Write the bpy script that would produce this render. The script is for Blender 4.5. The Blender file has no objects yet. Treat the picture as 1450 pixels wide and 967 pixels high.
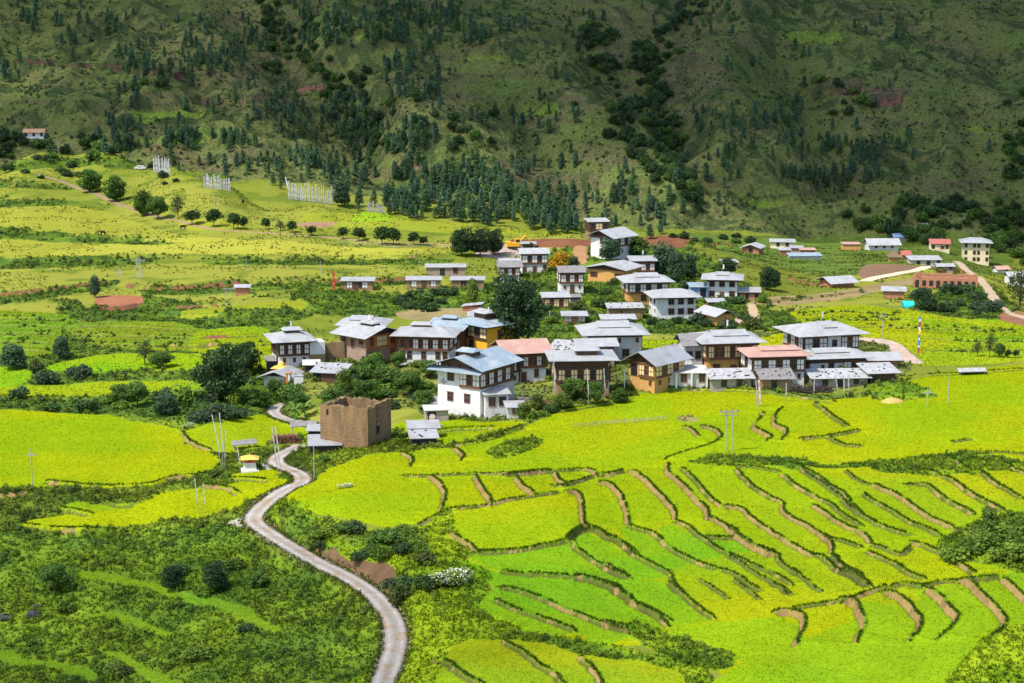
import bpy, math, random
import numpy as np
from mathutils import Vector, Matrix, Euler

# ------------------------------------------------------------------ camera, sky, sun, exposure
SC = bpy.context.scene
ROOT = SC.collection
PITCH = math.radians(10.0)
FPX = 2700.0                       # focal length in photo pixels (photo is 1450 wide)
cam = bpy.data.cameras.new('camera')
cam.sensor_width = 36.0
cam.lens = 36.0 * FPX / 1450.0
cam.clip_start = 1.0
cam.clip_end = 12000.0
camo = bpy.data.objects.new('camera', cam)
ROOT.objects.link(camo)
camo.location = (0, 0, 0)
camo.rotation_euler = (math.radians(90) - PITCH, 0, 0)
SC.camera = camo

SUN_EL = math.radians(56.0)
SUN_AZ = math.radians(234.0)       # clockwise from +Y: behind the camera, a little to the left
SUN_DIR = np.array([math.sin(SUN_AZ)*math.cos(SUN_EL), math.cos(SUN_AZ)*math.cos(SUN_EL), math.sin(SUN_EL)])
world = bpy.data.worlds.new('World')
SC.world = world
world.use_nodes = True
wn = world.node_tree
bg = wn.nodes['Background']
sky = wn.nodes.new('ShaderNodeTexSky')
sky.sky_type = 'NISHITA'
sky.sun_disc = False
sky.sun_elevation = SUN_EL
sky.sun_rotation = SUN_AZ
sky.air_density = 1.0
sky.dust_density = 1.5
wn.links.new(sky.outputs[0], bg.inputs[0])
bg.inputs[1].default_value = 0.15
sun = bpy.data.lights.new('sun', 'SUN')
sun.energy = 3.3
sun.angle = math.radians(0.6)
sun.color = (1.0, 0.95, 0.86)
suno = bpy.data.objects.new('sun', sun)
ROOT.objects.link(suno)
suno.rotation_euler = Vector(-SUN_DIR).to_track_quat('-Z', 'Y').to_euler()
suno.location = (0, 0, 400)
SC.view_settings.view_transform = 'Standard'
SC.view_settings.look = 'None'
SC.view_settings.gamma = 1.0
SC.view_settings.use_curve_mapping = False
SC.view_settings.exposure = 1.04
SC.cycles.max_bounces = 8
SC.cycles.diffuse_bounces = 4
SC.cycles.glossy_bounces = 2
SC.cycles.transparent_max_bounces = 12
SC.cycles.use_denoising = True
SC.render.use_persistent_data = False

RNG = np.random.default_rng(7)
random.seed(7)

# ------------------------------------------------------------------ small maths
def _hash(ix, iy, seed):
    h = (ix.astype(np.int64)*374761393 + iy.astype(np.int64)*668265263 + seed*974711) & 0xffffffff
    h = ((h ^ (h >> 13)) * 1274126177) & 0xffffffff
    return ((h ^ (h >> 16)) & 0xffff) / 65535.0

def vnoise(x, y, seed=0):
    ix = np.floor(x); iy = np.floor(y)
    fx = x-ix; fy = y-iy
    fx = fx*fx*(3-2*fx); fy = fy*fy*(3-2*fy)
    a = _hash(ix, iy, seed); b = _hash(ix+1, iy, seed)
    c = _hash(ix, iy+1, seed); d = _hash(ix+1, iy+1, seed)
    return (a*(1-fx)+b*fx)*(1-fy) + (c*(1-fx)+d*fx)*fy

def fbm(x, y, octv=4, seed=0):
    s = 0.0; amp = 0.5
    for k in range(octv):
        s = s + amp*vnoise(x*2**k + 17.3*k, y*2**k - 9.1*k, seed+k)
        amp *= 0.5
    return s/(1-0.5**octv)          # 0..1

def sstep(a, b, x):
    t = np.clip((x-a)/(b-a), 0, 1)
    return t*t*(3-2*t)

def ray(px, py):
    """photo pixel -> (x/y, z/y) of its line of sight"""
    u = (np.asarray(px, float)-725.0)/FPX
    v = (483.5-np.asarray(py, float))/FPX
    dy = math.cos(PITCH)+v*math.sin(PITCH)
    dz = -math.sin(PITCH)+v*math.cos(PITCH)
    return u/dy, dz/dy

def spline(pts, n=8, closed=False):
    p = np.array(pts, float)
    if len(p) < 3:
        t = np.linspace(0, 1, n*2)[:, None]
        return p[0]*(1-t)+p[-1]*t
    if closed:
        q = np.vstack([p[-1], p, p[0], p[1]])
    else:
        q = np.vstack([2*p[0]-p[1], p, 2*p[-1]-p[-2]])
    out = []
    for i in range(1, len(q)-2):
        a, b, c, d = q[i-1], q[i], q[i+1], q[i+2]
        t = np.linspace(0, 1, n, endpoint=False)[:, None]
        out.append(0.5*((2*b)+(-a+c)*t+(2*a-5*b+4*c-d)*t**2+(-a+3*b-3*c+d)*t**3))
    if not closed:
        out.append(q[-2][None])
    return np.vstack(out)
# ------------------------------------------------------------------ terrain: control points (photo pixel, distance)
CP = [
 # near right bowl of paddies
 (640,967,187),(800,967,188),(1000,967,186),(1200,967,184),(1400,967,181),(1450,900,198),
 (800,900,204),(1000,900,203),(1150,900,202),(1300,900,200),
 (760,850,217),(900,850,217),(1050,850,216),(1200,850,214),(1400,850,208),
 (700,800,228),(850,800,230),(1000,800,231),(1150,800,230),(1300,790,229),(1450,790,225),
 (680,745,243),(800,740,245),(1000,740,248),(1200,740,246),(1350,740,243),(1450,730,242),
 (640,700,259),(800,690,264),(1000,690,265),(1200,690,263),(1420,690,255),
 (560,690,264),(470,690,266),(600,650,284),(800,645,286),(1000,640,286),(1200,640,282),(1400,640,278),
 (520,642,289),(640,632,293),(700,610,303),(800,590,312),(900,565,327),(1030,560,328),(1200,560,325),(1400,560,322),
 (420,712,258),(480,737,247),(545,747,243),(600,742,244),
 # road and its lower side
 (540,967,197),(565,890,212),(530,845,223),(470,808,235),(420,785,243),(370,755,254),(340,740,259),(365,710,267),(410,684,276),(425,672,281),(385,655,289),
 (400,632,303),(420,605,327),(385,582,346),(405,570,352),
 # bank between road and upper fields (bottom)
 (590,900,207),(600,840,219),(560,840,222),(640,800,228),(620,870,212),
 # scrub slope bottom left
 (400,967,203),(250,967,209),(100,967,213),(-60,967,214),(450,900,217),(300,900,222),(100,900,228),(-60,900,230),
 (380,850,231),(200,850,236),(0,850,240),(350,790,245),(200,790,250),(0,800,249),(300,745,259),(150,755,258),(0,740,262),
 # left fields
 (250,710,269),(100,700,274),(-60,700,275),(320,680,281),(200,660,292),(50,650,298),(300,640,299),(200,615,318),(50,610,322),
 (320,600,326),(-60,600,329),(120,580,340),(0,570,347),
 # left middle
 (250,560,350),(100,540,368),(0,530,376),(350,540,364),(250,520,375),(150,500,390),(50,480,406),(300,490,391),(380,470,404),(200,460,420),
 (0,440,446),(150,425,458),(300,430,445),(400,430,440),(100,395,492),(300,395,488),(0,380,515),(200,365,535),(0,340,575),(350,340,562),
 (100,300,640),(250,310,612),(0,270,700),(100,250,735),(0,240,775),(200,260,700),(350,290,650),
 (60,215,800),(150,212,800),(250,240,735),(330,265,685),(450,291,640),(530,302,628),(620,314,618),(720,321,612),(820,331,602),
 (480,330,580),(620,345,556),(480,370,518),(620,395,484),(500,410,466),(560,440,440),
 # hamlet
 (440,515,376),(500,512,377),(590,515,375),(680,495,391),(420,548,356),(520,560,350),(600,560,343),(640,588,321),(700,590,319),
 (760,560,333),(760,500,384),(730,470,410),(830,540,342),(870,565,328),(930,552,334),(1000,548,336),(1090,550,334),(1180,550,333),(1230,542,337),
 (1000,510,358),(1170,510,362),(900,500,368),(1100,490,378),(1260,520,352),(1330,525,348),(1430,512,357),
 # behind the hamlet, up to the upper houses
 (800,465,415),(900,465,415),(1020,462,418),(1120,460,420),(820,440,441),(960,450,432),(1080,440,446),(800,414,476),(920,430,458),(1030,424,468),
 (860,400,494),(720,403,490),(760,385,520),(910,393,506),(860,362,550),(740,352,562),(960,375,540),(1000,350,580),
 (1080,410,492),(1060,385,530),(1100,430,466),(960,345,585),
 # right, falling to the far houses
 (1250,490,388),(1350,490,386),(1450,480,392),(1200,450,432),(1300,445,438),(1420,452,432),(1180,425,478),(1280,425,478),(1420,440,452),
 (1150,400,540),(1300,405,545),(1200,385,590),(1380,395,590),(1330,385,620),(1100,370,650),(1240,365,690),(1330,370,720),(1440,420,560),
 (1060,355,720),(1130,352,760),(1210,352,790),(1330,354,800),(1385,372,800),(1440,385,760),(1270,340,850),(1180,330,860),(1060,330,860),(1400,330,880),
 # mountain
 (1450,300,930),(1300,300,930),(1150,300,925),(1030,300,905),(950,300,880),
 (-60,180,920),(100,180,920),(250,190,905),(350,230,860),(450,262,845),(560,280,840),(700,300,840),(820,318,842),(900,322,850),
 (-60,100,1020),(150,100,1020),(350,150,955),(450,200,920),(600,220,915),(750,240,915),(900,250,925),(1000,240,950),(1150,230,985),(1300,230,990),(1450,230,990),
 (350,80,1050),(500,100,1030),(700,130,1025),(900,150,1040),(1100,130,1080),(1300,130,1095),(1450,130,1095),
 (-60,0,1140),(150,0,1145),(350,0,1150),(500,0,1150),(700,0,1165),(900,0,1190),(1100,0,1215),(1300,0,1235),(1450,0,1235),
]
cpx, cpy, cY = [np.array(v, float) for v in zip(*CP)]
ca, cs = ray(cpx, cpy)
cz = cs*cY
# points no one sees: the valley behind the left crest, the mountain above the frame, the margins
HID = [(-60,830,-78),(60,860,-74),(150,850,-76),(250,795,-78),(330,745,-84),(450,710,-88),(530,700,-90),(620,690,-92),(720,690,-94),(820,680,-96),
       (-60,2200,430),(400,2200,430),(800,2300,430),(1200,2400,430),(1500,2400,430),(-60,1500,150),(500,1500,150),(900,1550,150),(1450,1600,150),
       (-60,140,-84),(500,140,-72),(1000,140,-66),(1500,140,-62)]
hx, hY, hz = [np.array(v, float) for v in zip(*HID)]
ha = (hx-725)/FPX
Aall = np.concatenate([ca, ha]); Yall = np.concatenate([cY, hY]); Zall = np.concatenate([cz, hz])

def _uv(a, Y):
    return np.stack([a*4.2, np.log(Y)], -1)
def _tps(r2):
    return np.where(r2 > 0, r2*np.log(np.maximum(r2, 1e-12)), 0.0)
P_ = _uv(Aall, Yall)
n_ = len(P_)
D2 = ((P_[:, None]-P_[None])**2).sum(-1)
K_ = _tps(D2)+np.eye(n_)*6e-5
M_ = np.zeros((n_+3, n_+3))
M_[:n_, :n_] = K_
M_[:n_, n_] = 1; M_[:n_, n_+1:] = P_
M_[n_, :n_] = 1; M_[n_+1:, :n_] = P_.T
W_ = np.linalg.solve(M_, np.concatenate([Zall, np.zeros(3)]))

CA = np.linspace(-0.46, 0.46, 190)
CQ = np.linspace(math.log(135), math.log(2800), 420)
gA, gQ = np.meshgrid(CA, CQ)
Pg = np.stack([gA.ravel()*4.2, gQ.ravel()], -1)
CZ = np.empty(len(Pg))
for i in range(0, len(Pg), 8000):
    d2 = ((Pg[i:i+8000, None]-P_[None])**2).sum(-1)
    CZ[i:i+8000] = _tps(d2)@W_[:n_] + W_[n_] + Pg[i:i+8000]@W_[n_+1:]
CZ = CZ.reshape(gA.shape)

def bilin(Zg, a, q):
    fa = np.clip((a-CA[0])/(CA[1]-CA[0]), 0, len(CA)-1.001)
    fq = np.clip((q-CQ[0])/(CQ[1]-CQ[0]), 0, len(CQ)-1.001)
    ia = fa.astype(int); iq = fq.astype(int)
    fa = fa-ia; fq = fq-iq
    return (Zg[iq, ia]*(1-fa)+Zg[iq, ia+1]*fa)*(1-fq)+(Zg[iq+1, ia]*(1-fa)+Zg[iq+1, ia+1]*fa)*fq

# fine grid: columns fan out from the viewpoint, rows get coarser with distance
cols = np.concatenate([np.linspace(-0.42, -0.305, 60, endpoint=False), np.linspace(-0.305, 0.305, 1080, endpoint=False), np.linspace(0.305, 0.42, 61)])
rows = [142.0]
while rows[-1] < 2700:
    Y = rows[-1]
    d = np.interp(Y, [142, 178, 180, 345, 400, 650, 690, 830, 850, 1250, 1320, 2700], [1.2, 1.0, .36, .36, .5, 1.15, 1.8, 1.8, 1.25, 1.25, 6, 40])
    rows.append(Y+d)
rows = np.array(rows)
A, Yg = np.meshgrid(cols, rows)
X = A*Yg
Q = np.log(Yg)
Z = bilin(CZ, A, Q)
NR, NC = Z.shape

def cast(px, py, Zs=None):
    """photo pixel -> ground point (x, y): first place where its line of sight meets the terrain"""
    Zs = Z if Zs is None else Zs
    a, s = ray(px, py)
    a = np.atleast_1d(a); s = np.atleast_1d(s)
    fi = np.interp(a, cols, np.arange(NC))
    i0 = np.clip(fi.astype(int), 0, NC-2); f = fi-i0
    out = np.empty((len(a), 2))
    for k in range(len(a)):
        z = Zs[:, i0[k]]*(1-f[k])+Zs[:, i0[k]+1]*f[k]
        g = z-s[k]*rows
        hit = np.nonzero(g >= 0)[0]
        j = hit[0] if len(hit) else NR-1
        if j > 0:
            t = -g[j-1]/(g[j]-g[j-1]+1e-12)
            y = rows[j-1]+np.clip(t, 0, 1)*(rows[j]-rows[j-1])
        else:
            y = rows[0]
        out[k] = (a[k]*y, y)
    return out

def height(x, y, Zs=None):
    Zs = Z if Zs is None else Zs
    x = np.asarray(x, float); y = np.asarray(y, float)
    fi = np.interp(x/y, cols, np.arange(NC)); fj = np.interp(y, rows, np.arange(NR))
    i0 = np.clip(fi.astype(int), 0, NC-2); j0 = np.clip(fj.astype(int), 0, NR-2)
    f = fi-i0; g = fj-j0
    return (Zs[j0, i0]*(1-f)+Zs[j0, i0+1]*f)*(1-g)+(Zs[j0+1, i0]*(1-f)+Zs[j0+1, i0+1]*f)*g

def sample(F, x, y):
    """nearest value of a grid field F at ground points"""
    i = np.clip(np.rint(np.interp(np.asarray(x)/np.asarray(y), cols, np.arange(NC))).astype(int), 0, NC-1)
    j = np.clip(np.rint(np.interp(y, rows, np.arange(NR))).astype(int), 0, NR-1)
    return F[j, i]

def block(pts, R):
    """index window of the grid around ground points, R metres of margin"""
    x = pts[:, 0]; y = pts[:, 1]
    y0, y1 = y.min()-R, y.max()+R
    a = np.concatenate([(x-R)/np.maximum(y, 100), (x+R)/np.maximum(y, 100)])
    j0, j1 = np.searchsorted(rows, [y0, y1]); i0, i1 = np.searchsorted(cols, [a.min()-0.004, a.max()+0.004])
    return slice(max(j0-1, 0), min(j1+1, NR)), slice(max(i0-1, 0), min(i1+1, NC))

def polydist(pts, R):
    """window, signed distance (positive on the left of the walking direction) and 0..1 position along"""
    sl = block(pts, R)
    bx = X[sl]; by = Yg[sl]
    best = np.full(bx.shape, 1e9); sgn = np.ones(bx.shape); par = np.zeros(bx.shape)
    seg = np.hypot(*(pts[1:]-pts[:-1]).T)
    cum = np.concatenate([[0], np.cumsum(seg)]); L = cum[-1]+1e-9
    for k in range(len(pts)-1):
        p, q = pts[k], pts[k+1]
        d = q-p; l2 = d@d+1e-12
        t = np.clip(((bx-p[0])*d[0]+(by-p[1])*d[1])/l2, 0, 1)
        ex = bx-p[0]-t*d[0]; ey = by-p[1]-t*d[1]
        dd = np.hypot(ex, ey)
        m = dd < best
        best[m] = dd[m]
        sgn[m] = np.where(d[0]*ey[m]-d[1]*ex[m] >= 0, 1, -1)
        par[m] = (cum[k]+t[m]*seg[k])/L
    return sl, best*sgn, par, L

def inpoly(poly, sl=None):
    """mask of grid points inside a ground polygon, inside its window"""
    sl = block(poly, 1.0) if sl is None else sl
    bx = X[sl]; by = Yg[sl]
    m = np.zeros(bx.shape, bool)
    n = len(poly)
    for k in range(n):
        x0, y0 = poly[k]; x1, y1 = poly[(k+1) % n]
        if y0 == y1: continue
        c = ((by >= min(y0, y1)) & (by < max(y0, y1)))
        xi = x0+(by-y0)*(x1-x0)/(y1-y0)
        m ^= c & (bx < xi)
    return sl, m

# macro relief of the mountain: gullies and spurs, drawn as lines on its slope
def carve(pix, depth, width, taper=0.15, asym=0.0):
    pts = cast(*np.array(spline(pix, 5)).T)
    sl, d, par, L = polydist(pts, width*2.6)
    e = sstep(0, taper, par)*sstep(0, taper, 1-par)
    w = width*(1+asym*np.sign(d))
    Z[sl] += 1.35*depth*e*np.exp(-(d/w)**2)*sstep(845, 880, Yg[sl])

nzm = sstep(800, 900, Yg)
warp = 30*(fbm(X/90, Yg/90, 3, 11)-0.5)
rid = 1-np.abs(2*fbm((X+warp)/75, (Yg+warp)/140, 4, 5)-1)
Z0 = Z.copy()
Z += nzm*((rid-0.75)*28 + 12*(fbm(X/28, Yg/28, 5, 23)-0.5) + 1.0*(fbm(X/6, Yg/6, 2, 24)-0.5))
carve([(985,-30),(963,34),(907,79),(925,115),(935,152),(952,193),(945,235),(1000,300)], -17, 24)
carve([(842,40),(842,76),(859,121),(890,186),(925,245)], -13, 18)
carve([(380,-20),(395,50),(420,85),(470,120),(520,190),(570,215),(640,262),(720,310)], -16, 24)
carve([(1110,60),(1122,103),(1157,165),(1198,241),(1240,290)], -8, 16)
carve([(694,103),(740,150),(760,200),(800,260),(830,312)], -9, 18)
carve([(430,-20),(480,60),(506,152),(556,176),(608,214),(660,250)], 11, 26)
carve([(640,-20),(700,60),(760,95),(825,138),(887,221),(939,276),(1036,324)], 13, 30)
carve([(1040,-30),(1010,60),(1000,130),(1030,220),(1120,300)], 12, 34)
Z = np.where(Yg > 835, np.where(Z-Z0 > 17, Z0+17, Z), Z)
# gentle unevenness everywhere near
Z += (1-nzm)*(1.0*(fbm(X/26, Yg/26, 4, 3)-0.5)*sstep(330, 420, Yg) + 0.35*(fbm(X/11, Yg/11, 3, 4)-0.5))
# ------------------------------------------------------------------ what grows where: colours and classes on the ground
MEADOW, RICE, SCRUB, SOIL, ROAD, MOUNT, YARD, BANK = range(8)
CLS = np.full(Z.shape, MEADOW, np.int8)
COL = np.zeros(Z.shape+(3,))
RISE = np.full(Z.shape, 99.0)      # distance to the nearest terrace riser
n1 = fbm(X/38, Yg/38, 4, 31)
n2 = fbm(X/7, Yg/7, 4, 32)
n3 = fbm(X/1.7, Yg/1.7, 3, 33)

def mixc(a, b, t):
    a = np.asarray(a, float); b = np.asarray(b, float)
    return a*(1-t[..., None])+b*t[..., None]

# base: pasture
COL[:] = mixc((0.135, 0.160, 0.020), (0.185, 0.195, 0.030), sstep(.35, .65, n1))
COL[:] = mixc(COL, np.array((0.085, 0.120, 0.016)), 0.75*sstep(.50, .68, n2))
# mountain
mm = sstep(838, 850, Yg) > .5
streak = fbm(X/20, Z/1.9+Yg/60, 4, 41)
cm = mixc((0.098, 0.122, 0.034), (0.128, 0.136, 0.044), sstep(.3, .7, n1))
cm = mixc(cm, np.array((0.105, 0.078, 0.050)), 0.5*sstep(.50, .62, 0.55*streak+0.45*fbm(X/45, Yg/60, 3, 45)))
cm = mixc(cm, np.array((0.105, 0.150, 0.036)), 0.55*sstep(.60, .70, fbm(X/34, Z/7, 3, 46)))
cm = mixc(cm, np.array((0.040, 0.062, 0.024)), 0.80*sstep(.53, .60, 0.6*fbm(X/5, Yg/5, 3, 47)+0.4*fbm(X/40, Yg/40, 2, 48)))
COL[mm] = cm[mm]
CLS[mm] = MOUNT

def ground(pix):
    return cast(*np.array(pix, float).T)

def area(pix, col, cls=None, var=0.12, blend=1.0, smooth=True, warp=1.2):
    pts = ground(spline(pix, 4, True) if smooth else pix)
    sl = block(pts, 3.0)
    bx, by = X[sl], Yg[sl]
    wx = warp*(n2[sl]-.5)*2
    m = np.zeros(bx.shape, bool); n = len(pts)
    qx, qy = bx+wx, by+wx
    for k in range(n):
        x0, y0 = pts[k]; x1, y1 = pts[(k+1) % n]
        if y0 == y1: continue
        m ^= ((qy >= min(y0, y1)) & (qy < max(y0, y1))) & (qx < x0+(qy-y0)*(x1-x0)/(y1-y0))
    c = np.array(col)*(1+var*(n2[sl]-.5)*2+var*(n3[sl]-.5))[..., None]
    if blend < 1: c = COL[sl]*(1-blend)+c*blend
    COL[sl][m] = c[m]
    if cls is not None: CLS[sl][m] = cls
    return sl, m

def C(ox, oy, s, pts):
    return [(ox+x/s, oy+y/s) for x, y in pts]
K7 = lambda *p: C(800, 560, 3.452, p)
K8 = lambda *p: C(1030, 600, 3.452, p)
K5 = lambda *p: C(1125, 720, 3.914, p)
K4 = lambda *p: C(850, 720, 3.867, p)
K6 = lambda *p: C(440, 660, 3.15, p)

YELLOW = (0.196, 0.252, 0.004)
GREEN = (0.150, 0.245, 0.007)
LUSH = (0.132, 0.245, 0.007)
DEEP = (0.080, 0.125, 0.012)
SCRUBC = (0.052, 0.085, 0.012)
GRASS = (0.125, 0.165, 0.016)
TAN = (0.205, 0.140, 0.055)
REDSOIL = (0.150, 0.066, 0.036)
PINKSOIL = (0.36, 0.27, 0.22)

# --- scrub and rough grass, before the fields
area([(-80,588),(100,586),(280,596),(440,596),(450,680),(400,740),(300,760),(-80,770)], (0.105,0.150,0.015), SCRUB, .35)
area([(-80,500),(60,470),(120,440),(200,420),(330,440),(400,440),(420,520),(440,560),(420,590),(300,600),(180,590),(60,588),(-80,592)], (0.062,0.102,0.016), SCRUB, .45)
area([(-80,755),(60,752),(200,748),(290,740),(330,745),(400,790),(470,825),(520,850),(540,880),(535,920),(510,990),(-80,990)], (0.088,0.142,0.014), SCRUB, .4)
for q in ([(108,812),(150,814),(200,822),(280,840),(340,862),(400,885),(396,893),(330,874),(270,850),(190,832),(120,822)], [(128,868),(170,872),(220,888),(245,898),(235,902),(190,890),(135,876)], [(-40,918),(0,922),(60,938),(130,958),(125,967),(50,950),(-40,932)], [(148,922),(190,932),(240,955),(300,985),(270,990),(210,958),(150,932)]): area(q, (0.105,0.185,0.010), RICE, .25, warp=1.3)
area([(-80,700),(60,690),(150,695),(215,708),(200,720),(100,735),(30,750),(-80,760)], (0.075,0.11,0.014), SCRUB, .3)
area([(240,655),(320,630),(380,615),(440,615),(450,640),(425,662),(405,690),(360,690),(290,695),(240,685)], (0.105,0.150,0.015), SCRUB, .3)
area([(395,690),(430,700),(470,735),(545,750),(600,744),(650,700),(700,740),(690,800),(700,850),(760,895),(900,920),(1000,950),(960,990),(500,990),(560,930),(570,880),(545,850),(500,822),(440,790),(395,755),(385,720)], (0.140,0.205,0.010), BANK, .25)
area([(384,738),(410,742),(440,756),(490,778),(540,800),(566,822),(572,850),(556,846),(520,816),(470,793),(420,772),(390,755)], (0.115,0.070,0.040), SOIL, .5, smooth=False, warp=1.8)
area([(400,720),(440,722),(490,745),(560,755),(610,750),(590,790),(520,770),(450,752),(400,745)], (0.085,0.130,0.014), SCRUB, .35)
area([(440,560),(560,570),(620,590),(760,600),(800,575),(900,555),(1000,550),(1250,545),(1290,500),(1240,470),(1100,470),(900,485),(800,490),(700,490),(600,470),(480,500),(400,500),(390,545)], (0.110,0.125,0.030), SCRUB, .3)
area([(560,420),(700,400),(860,400),(1000,440),(1120,440),(1150,460),(1050,472),(900,476),(760,480),(640,440),(540,450),(420,440),(440,410)], (0.068,0.110,0.016), SCRUB, .45)
area([(700,380),(840,345),(940,345),(1020,345),(1080,370),(1110,410),(1080,440),(980,430),(860,410),(760,405)], (0.075,0.118,0.016), SCRUB, .4)
area([(980,345),(1040,350),(1100,372),(1160,385),(1180,410),(1100,420),(1060,400),(1010,370)], (0.115,0.135,0.020), MEADOW, .3)
area([(1285,430),(1330,415),(1400,405),(1440,440),(1430,458),(1360,452),(1300,445)], (0.060,0.095,0.014), SCRUB, .3)
area([(960,330),(1100,335),(1200,335),(1300,330),(1420,340),(1420,390),(1300,372),(1180,392),(1080,372),(1000,350)], (0.082,0.120,0.022), MEADOW, .35)
# meadows, upper left
area([(-60,300),(100,290),(250,330),(420,355),(560,352),(640,345),(700,340),(600,362),(450,364),(300,362),(200,361),(-60,372)], (0.200,0.210,0.026), MEADOW, .12, warp=2)
area([(60,362),(200,340),(330,338),(520,350),(600,352),(560,362),(420,362),(200,361)], (0.255,0.255,0.034), MEADOW, .08, warp=2)
area([(440,300),(560,306),(700,322),(810,332),(740,334),(640,330),(560,325),(440,318)], (0.185,0.212,0.020), MEADOW, .1, warp=1)
area([(520,300),(560,305),(548,312),(500,312)], (0.170,0.260,0.012), MEADOW, .1, warp=1)
area([(260,310),(340,312),(345,322),(270,326)], (0.205,0.218,0.024), MEADOW, .1, warp=1)
area([(270,438),(340,432),(420,425),(430,440),(340,450),(260,452)], (0.180,0.205,0.016), MEADOW, .2)
area([(560,445),(600,438),(650,436),(690,445),(600,455)], (0.20,0.16,0.075), YARD, .2)
area([(425,640),(440,600),(500,600),(560,605),(620,592),(760,600),(800,580),(760,600),(640,642),(520,652),(450,672),(430,690),(405,700)], (0.120,0.165,0.014), SCRUB, .3)
area([(740,606),(790,585),(860,574),(940,555),(1070,556),(1180,570),(1230,564),(1270,549),(1290,530),(1250,540),(1180,556),(1070,546),(940,546),(850,565),(760,585),(720,600)], (0.115,0.150,0.020), SCRUB, .3)
# --- rice
for q in ([(-60,321),(60,329),(140,335),(240,342),(235,346),(140,345),(60,341),(-60,334)], [(-60,369),(100,366),(200,362),(220,368),(200,375),(100,379),(-60,383)], [(-60,257),(50,261),(95,265),(95,269),(50,268),(-60,265)], [(-60,285),(95,284),(100,289),(-60,293)],
  [(158,398),(60,412),(-60,426),(-60,436),(60,423),(155,407)], [(205,408),(280,406),(360,402),(360,410),(280,416),(205,420)], [(88,424),(135,438),(200,440),(260,448),(420,438),(430,452),(300,462),(180,458),(95,452)], [(95,452),(200,458),(300,464),(300,470),(200,466),(95,462)],
  [(-60,470),(70,470),(95,480),(100,500),(70,510),(60,490),(-60,478)], [(300,366),(450,367),(620,366),(620,374),(450,376),(300,374)], [(300,404),(400,399),(600,394),(600,402),(420,410),(300,412)], [(225,470),(290,478),(290,500),(240,498)], [(600,410),(690,408),(700,432),(620,432)], [(420,410),(480,412),(560,415),(560,425),(470,424),(420,420)],
  [(240,236),(280,238),(330,250),(320,254),(270,246)], [(0,232),(120,222),(200,232),(180,240),(100,236),(0,244)]):
    area(q, (0.070,0.112,0.016), SCRUB, .45, warp=3)
RB = 0.06
area([(398,704),(418,712),(440,719),(481,735),(545,746),(589,742),(618,730),(643,722),(640,745),(673,783),(660,792),(690,812),(700,833),(680,850),(676,866),(726,879),(773,901),(865,915),(930,912),(1000,935),(1060,990),(1560,990),(1560,500),(1450,516),(1340,527),(1300,535),(1270,547),(1230,562),(1180,568),(1120,562),(1070,554),(1000,551),(940,553),(900,560),(850,572),(790,583),(745,603),(700,620),(640,634),(560,640),(520,645),(470,662),(440,680),(412,696)], YELLOW, RICE, RB, smooth=False, warp=.5)
area([(600,990),(640,914),(700,903),(780,912),(870,930),(960,948),(985,990)], (0.180,0.235,0.007), RICE, RB, smooth=False, warp=.4)
area([(560,625),(620,612),(700,598),(745,600),(700,612),(640,628)], YELLOW, RICE, RB, warp=.3)
area([(555,606),(600,592),(690,598),(730,598),(700,606),(620,612)], YELLOW, RICE, RB, warp=.3)
area([(-80,586),(60,582),(150,588),(200,598),(252,608),(262,627),(300,640),(312,655),(300,668),(250,682),(160,691),(60,688),(-80,698)], YELLOW, RICE, RB, smooth=False, warp=.4)
area([(262,612),(300,600),(380,586),(405,598),(438,612),(400,625),(330,640),(295,637),(275,628)], (0.195,0.268,0.006), RICE, RB, warp=.3)
area([(24,745),(70,730),(200,713),(225,700),(300,690),(345,680),(392,673),(410,682),(380,700),(330,722),(280,734),(200,742),(100,752)], YELLOW, RICE, RB, smooth=False, warp=.4)
area([(80,720),(110,712),(150,714),(190,716),(120,724)], GREEN, RICE, RB, warp=.3)
area([(330,672),(380,664),(405,668),(390,673),(340,682)], YELLOW, RICE, RB, warp=.3)
area([(70,517),(130,505),(200,500),(280,500),(310,506),(280,522),(150,528),(80,526)], GREEN, RICE, RB, warp=.4)
area([(-60,548),(80,545),(160,540),(270,540),(280,552),(200,561),(60,564),(-60,562)], (0.170,0.235,0.008), RICE, RB, warp=.4)
area([(-60,523),(30,520),(42,537),(10,549),(-60,550)], GREEN, RICE, RB, warp=.4)
area([(-60,444),(40,442),(100,447),(85,470),(70,500),(-60,506)], (0.120,0.185,0.012), RICE, .25, warp=.6)
area([(100,460),(230,456),(300,470),(300,492),(180,495),(110,480)], (0.125,0.175,0.014), RICE, .25, warp=.8)
area([(280,470),(380,466),(385,520),(340,515),(280,500)], (0.165,0.225,0.008), RICE, .2, warp=1.2)
area([(770,488),(840,482),(905,480),(985,478),(1080,474),(1140,474),(1150,500),(1000,515),(900,505),(800,498)], (0.220,0.262,0.006), RICE, RB, warp=.4)
area([(1118,444),(1160,436),(1215,432),(1290,440),(1370,452),(1470,458),(1520,500),(1440,512),(1330,518),(1290,512),(1262,488),(1225,478),(1150,462)], (0.205,0.255,0.008), RICE, .14, warp=.5)
area([(1300,452),(1400,462),(1470,470),(1470,482),(1380,480),(1310,470)], (0.150,0.225,0.008), RICE, .14, warp=.5)
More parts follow.
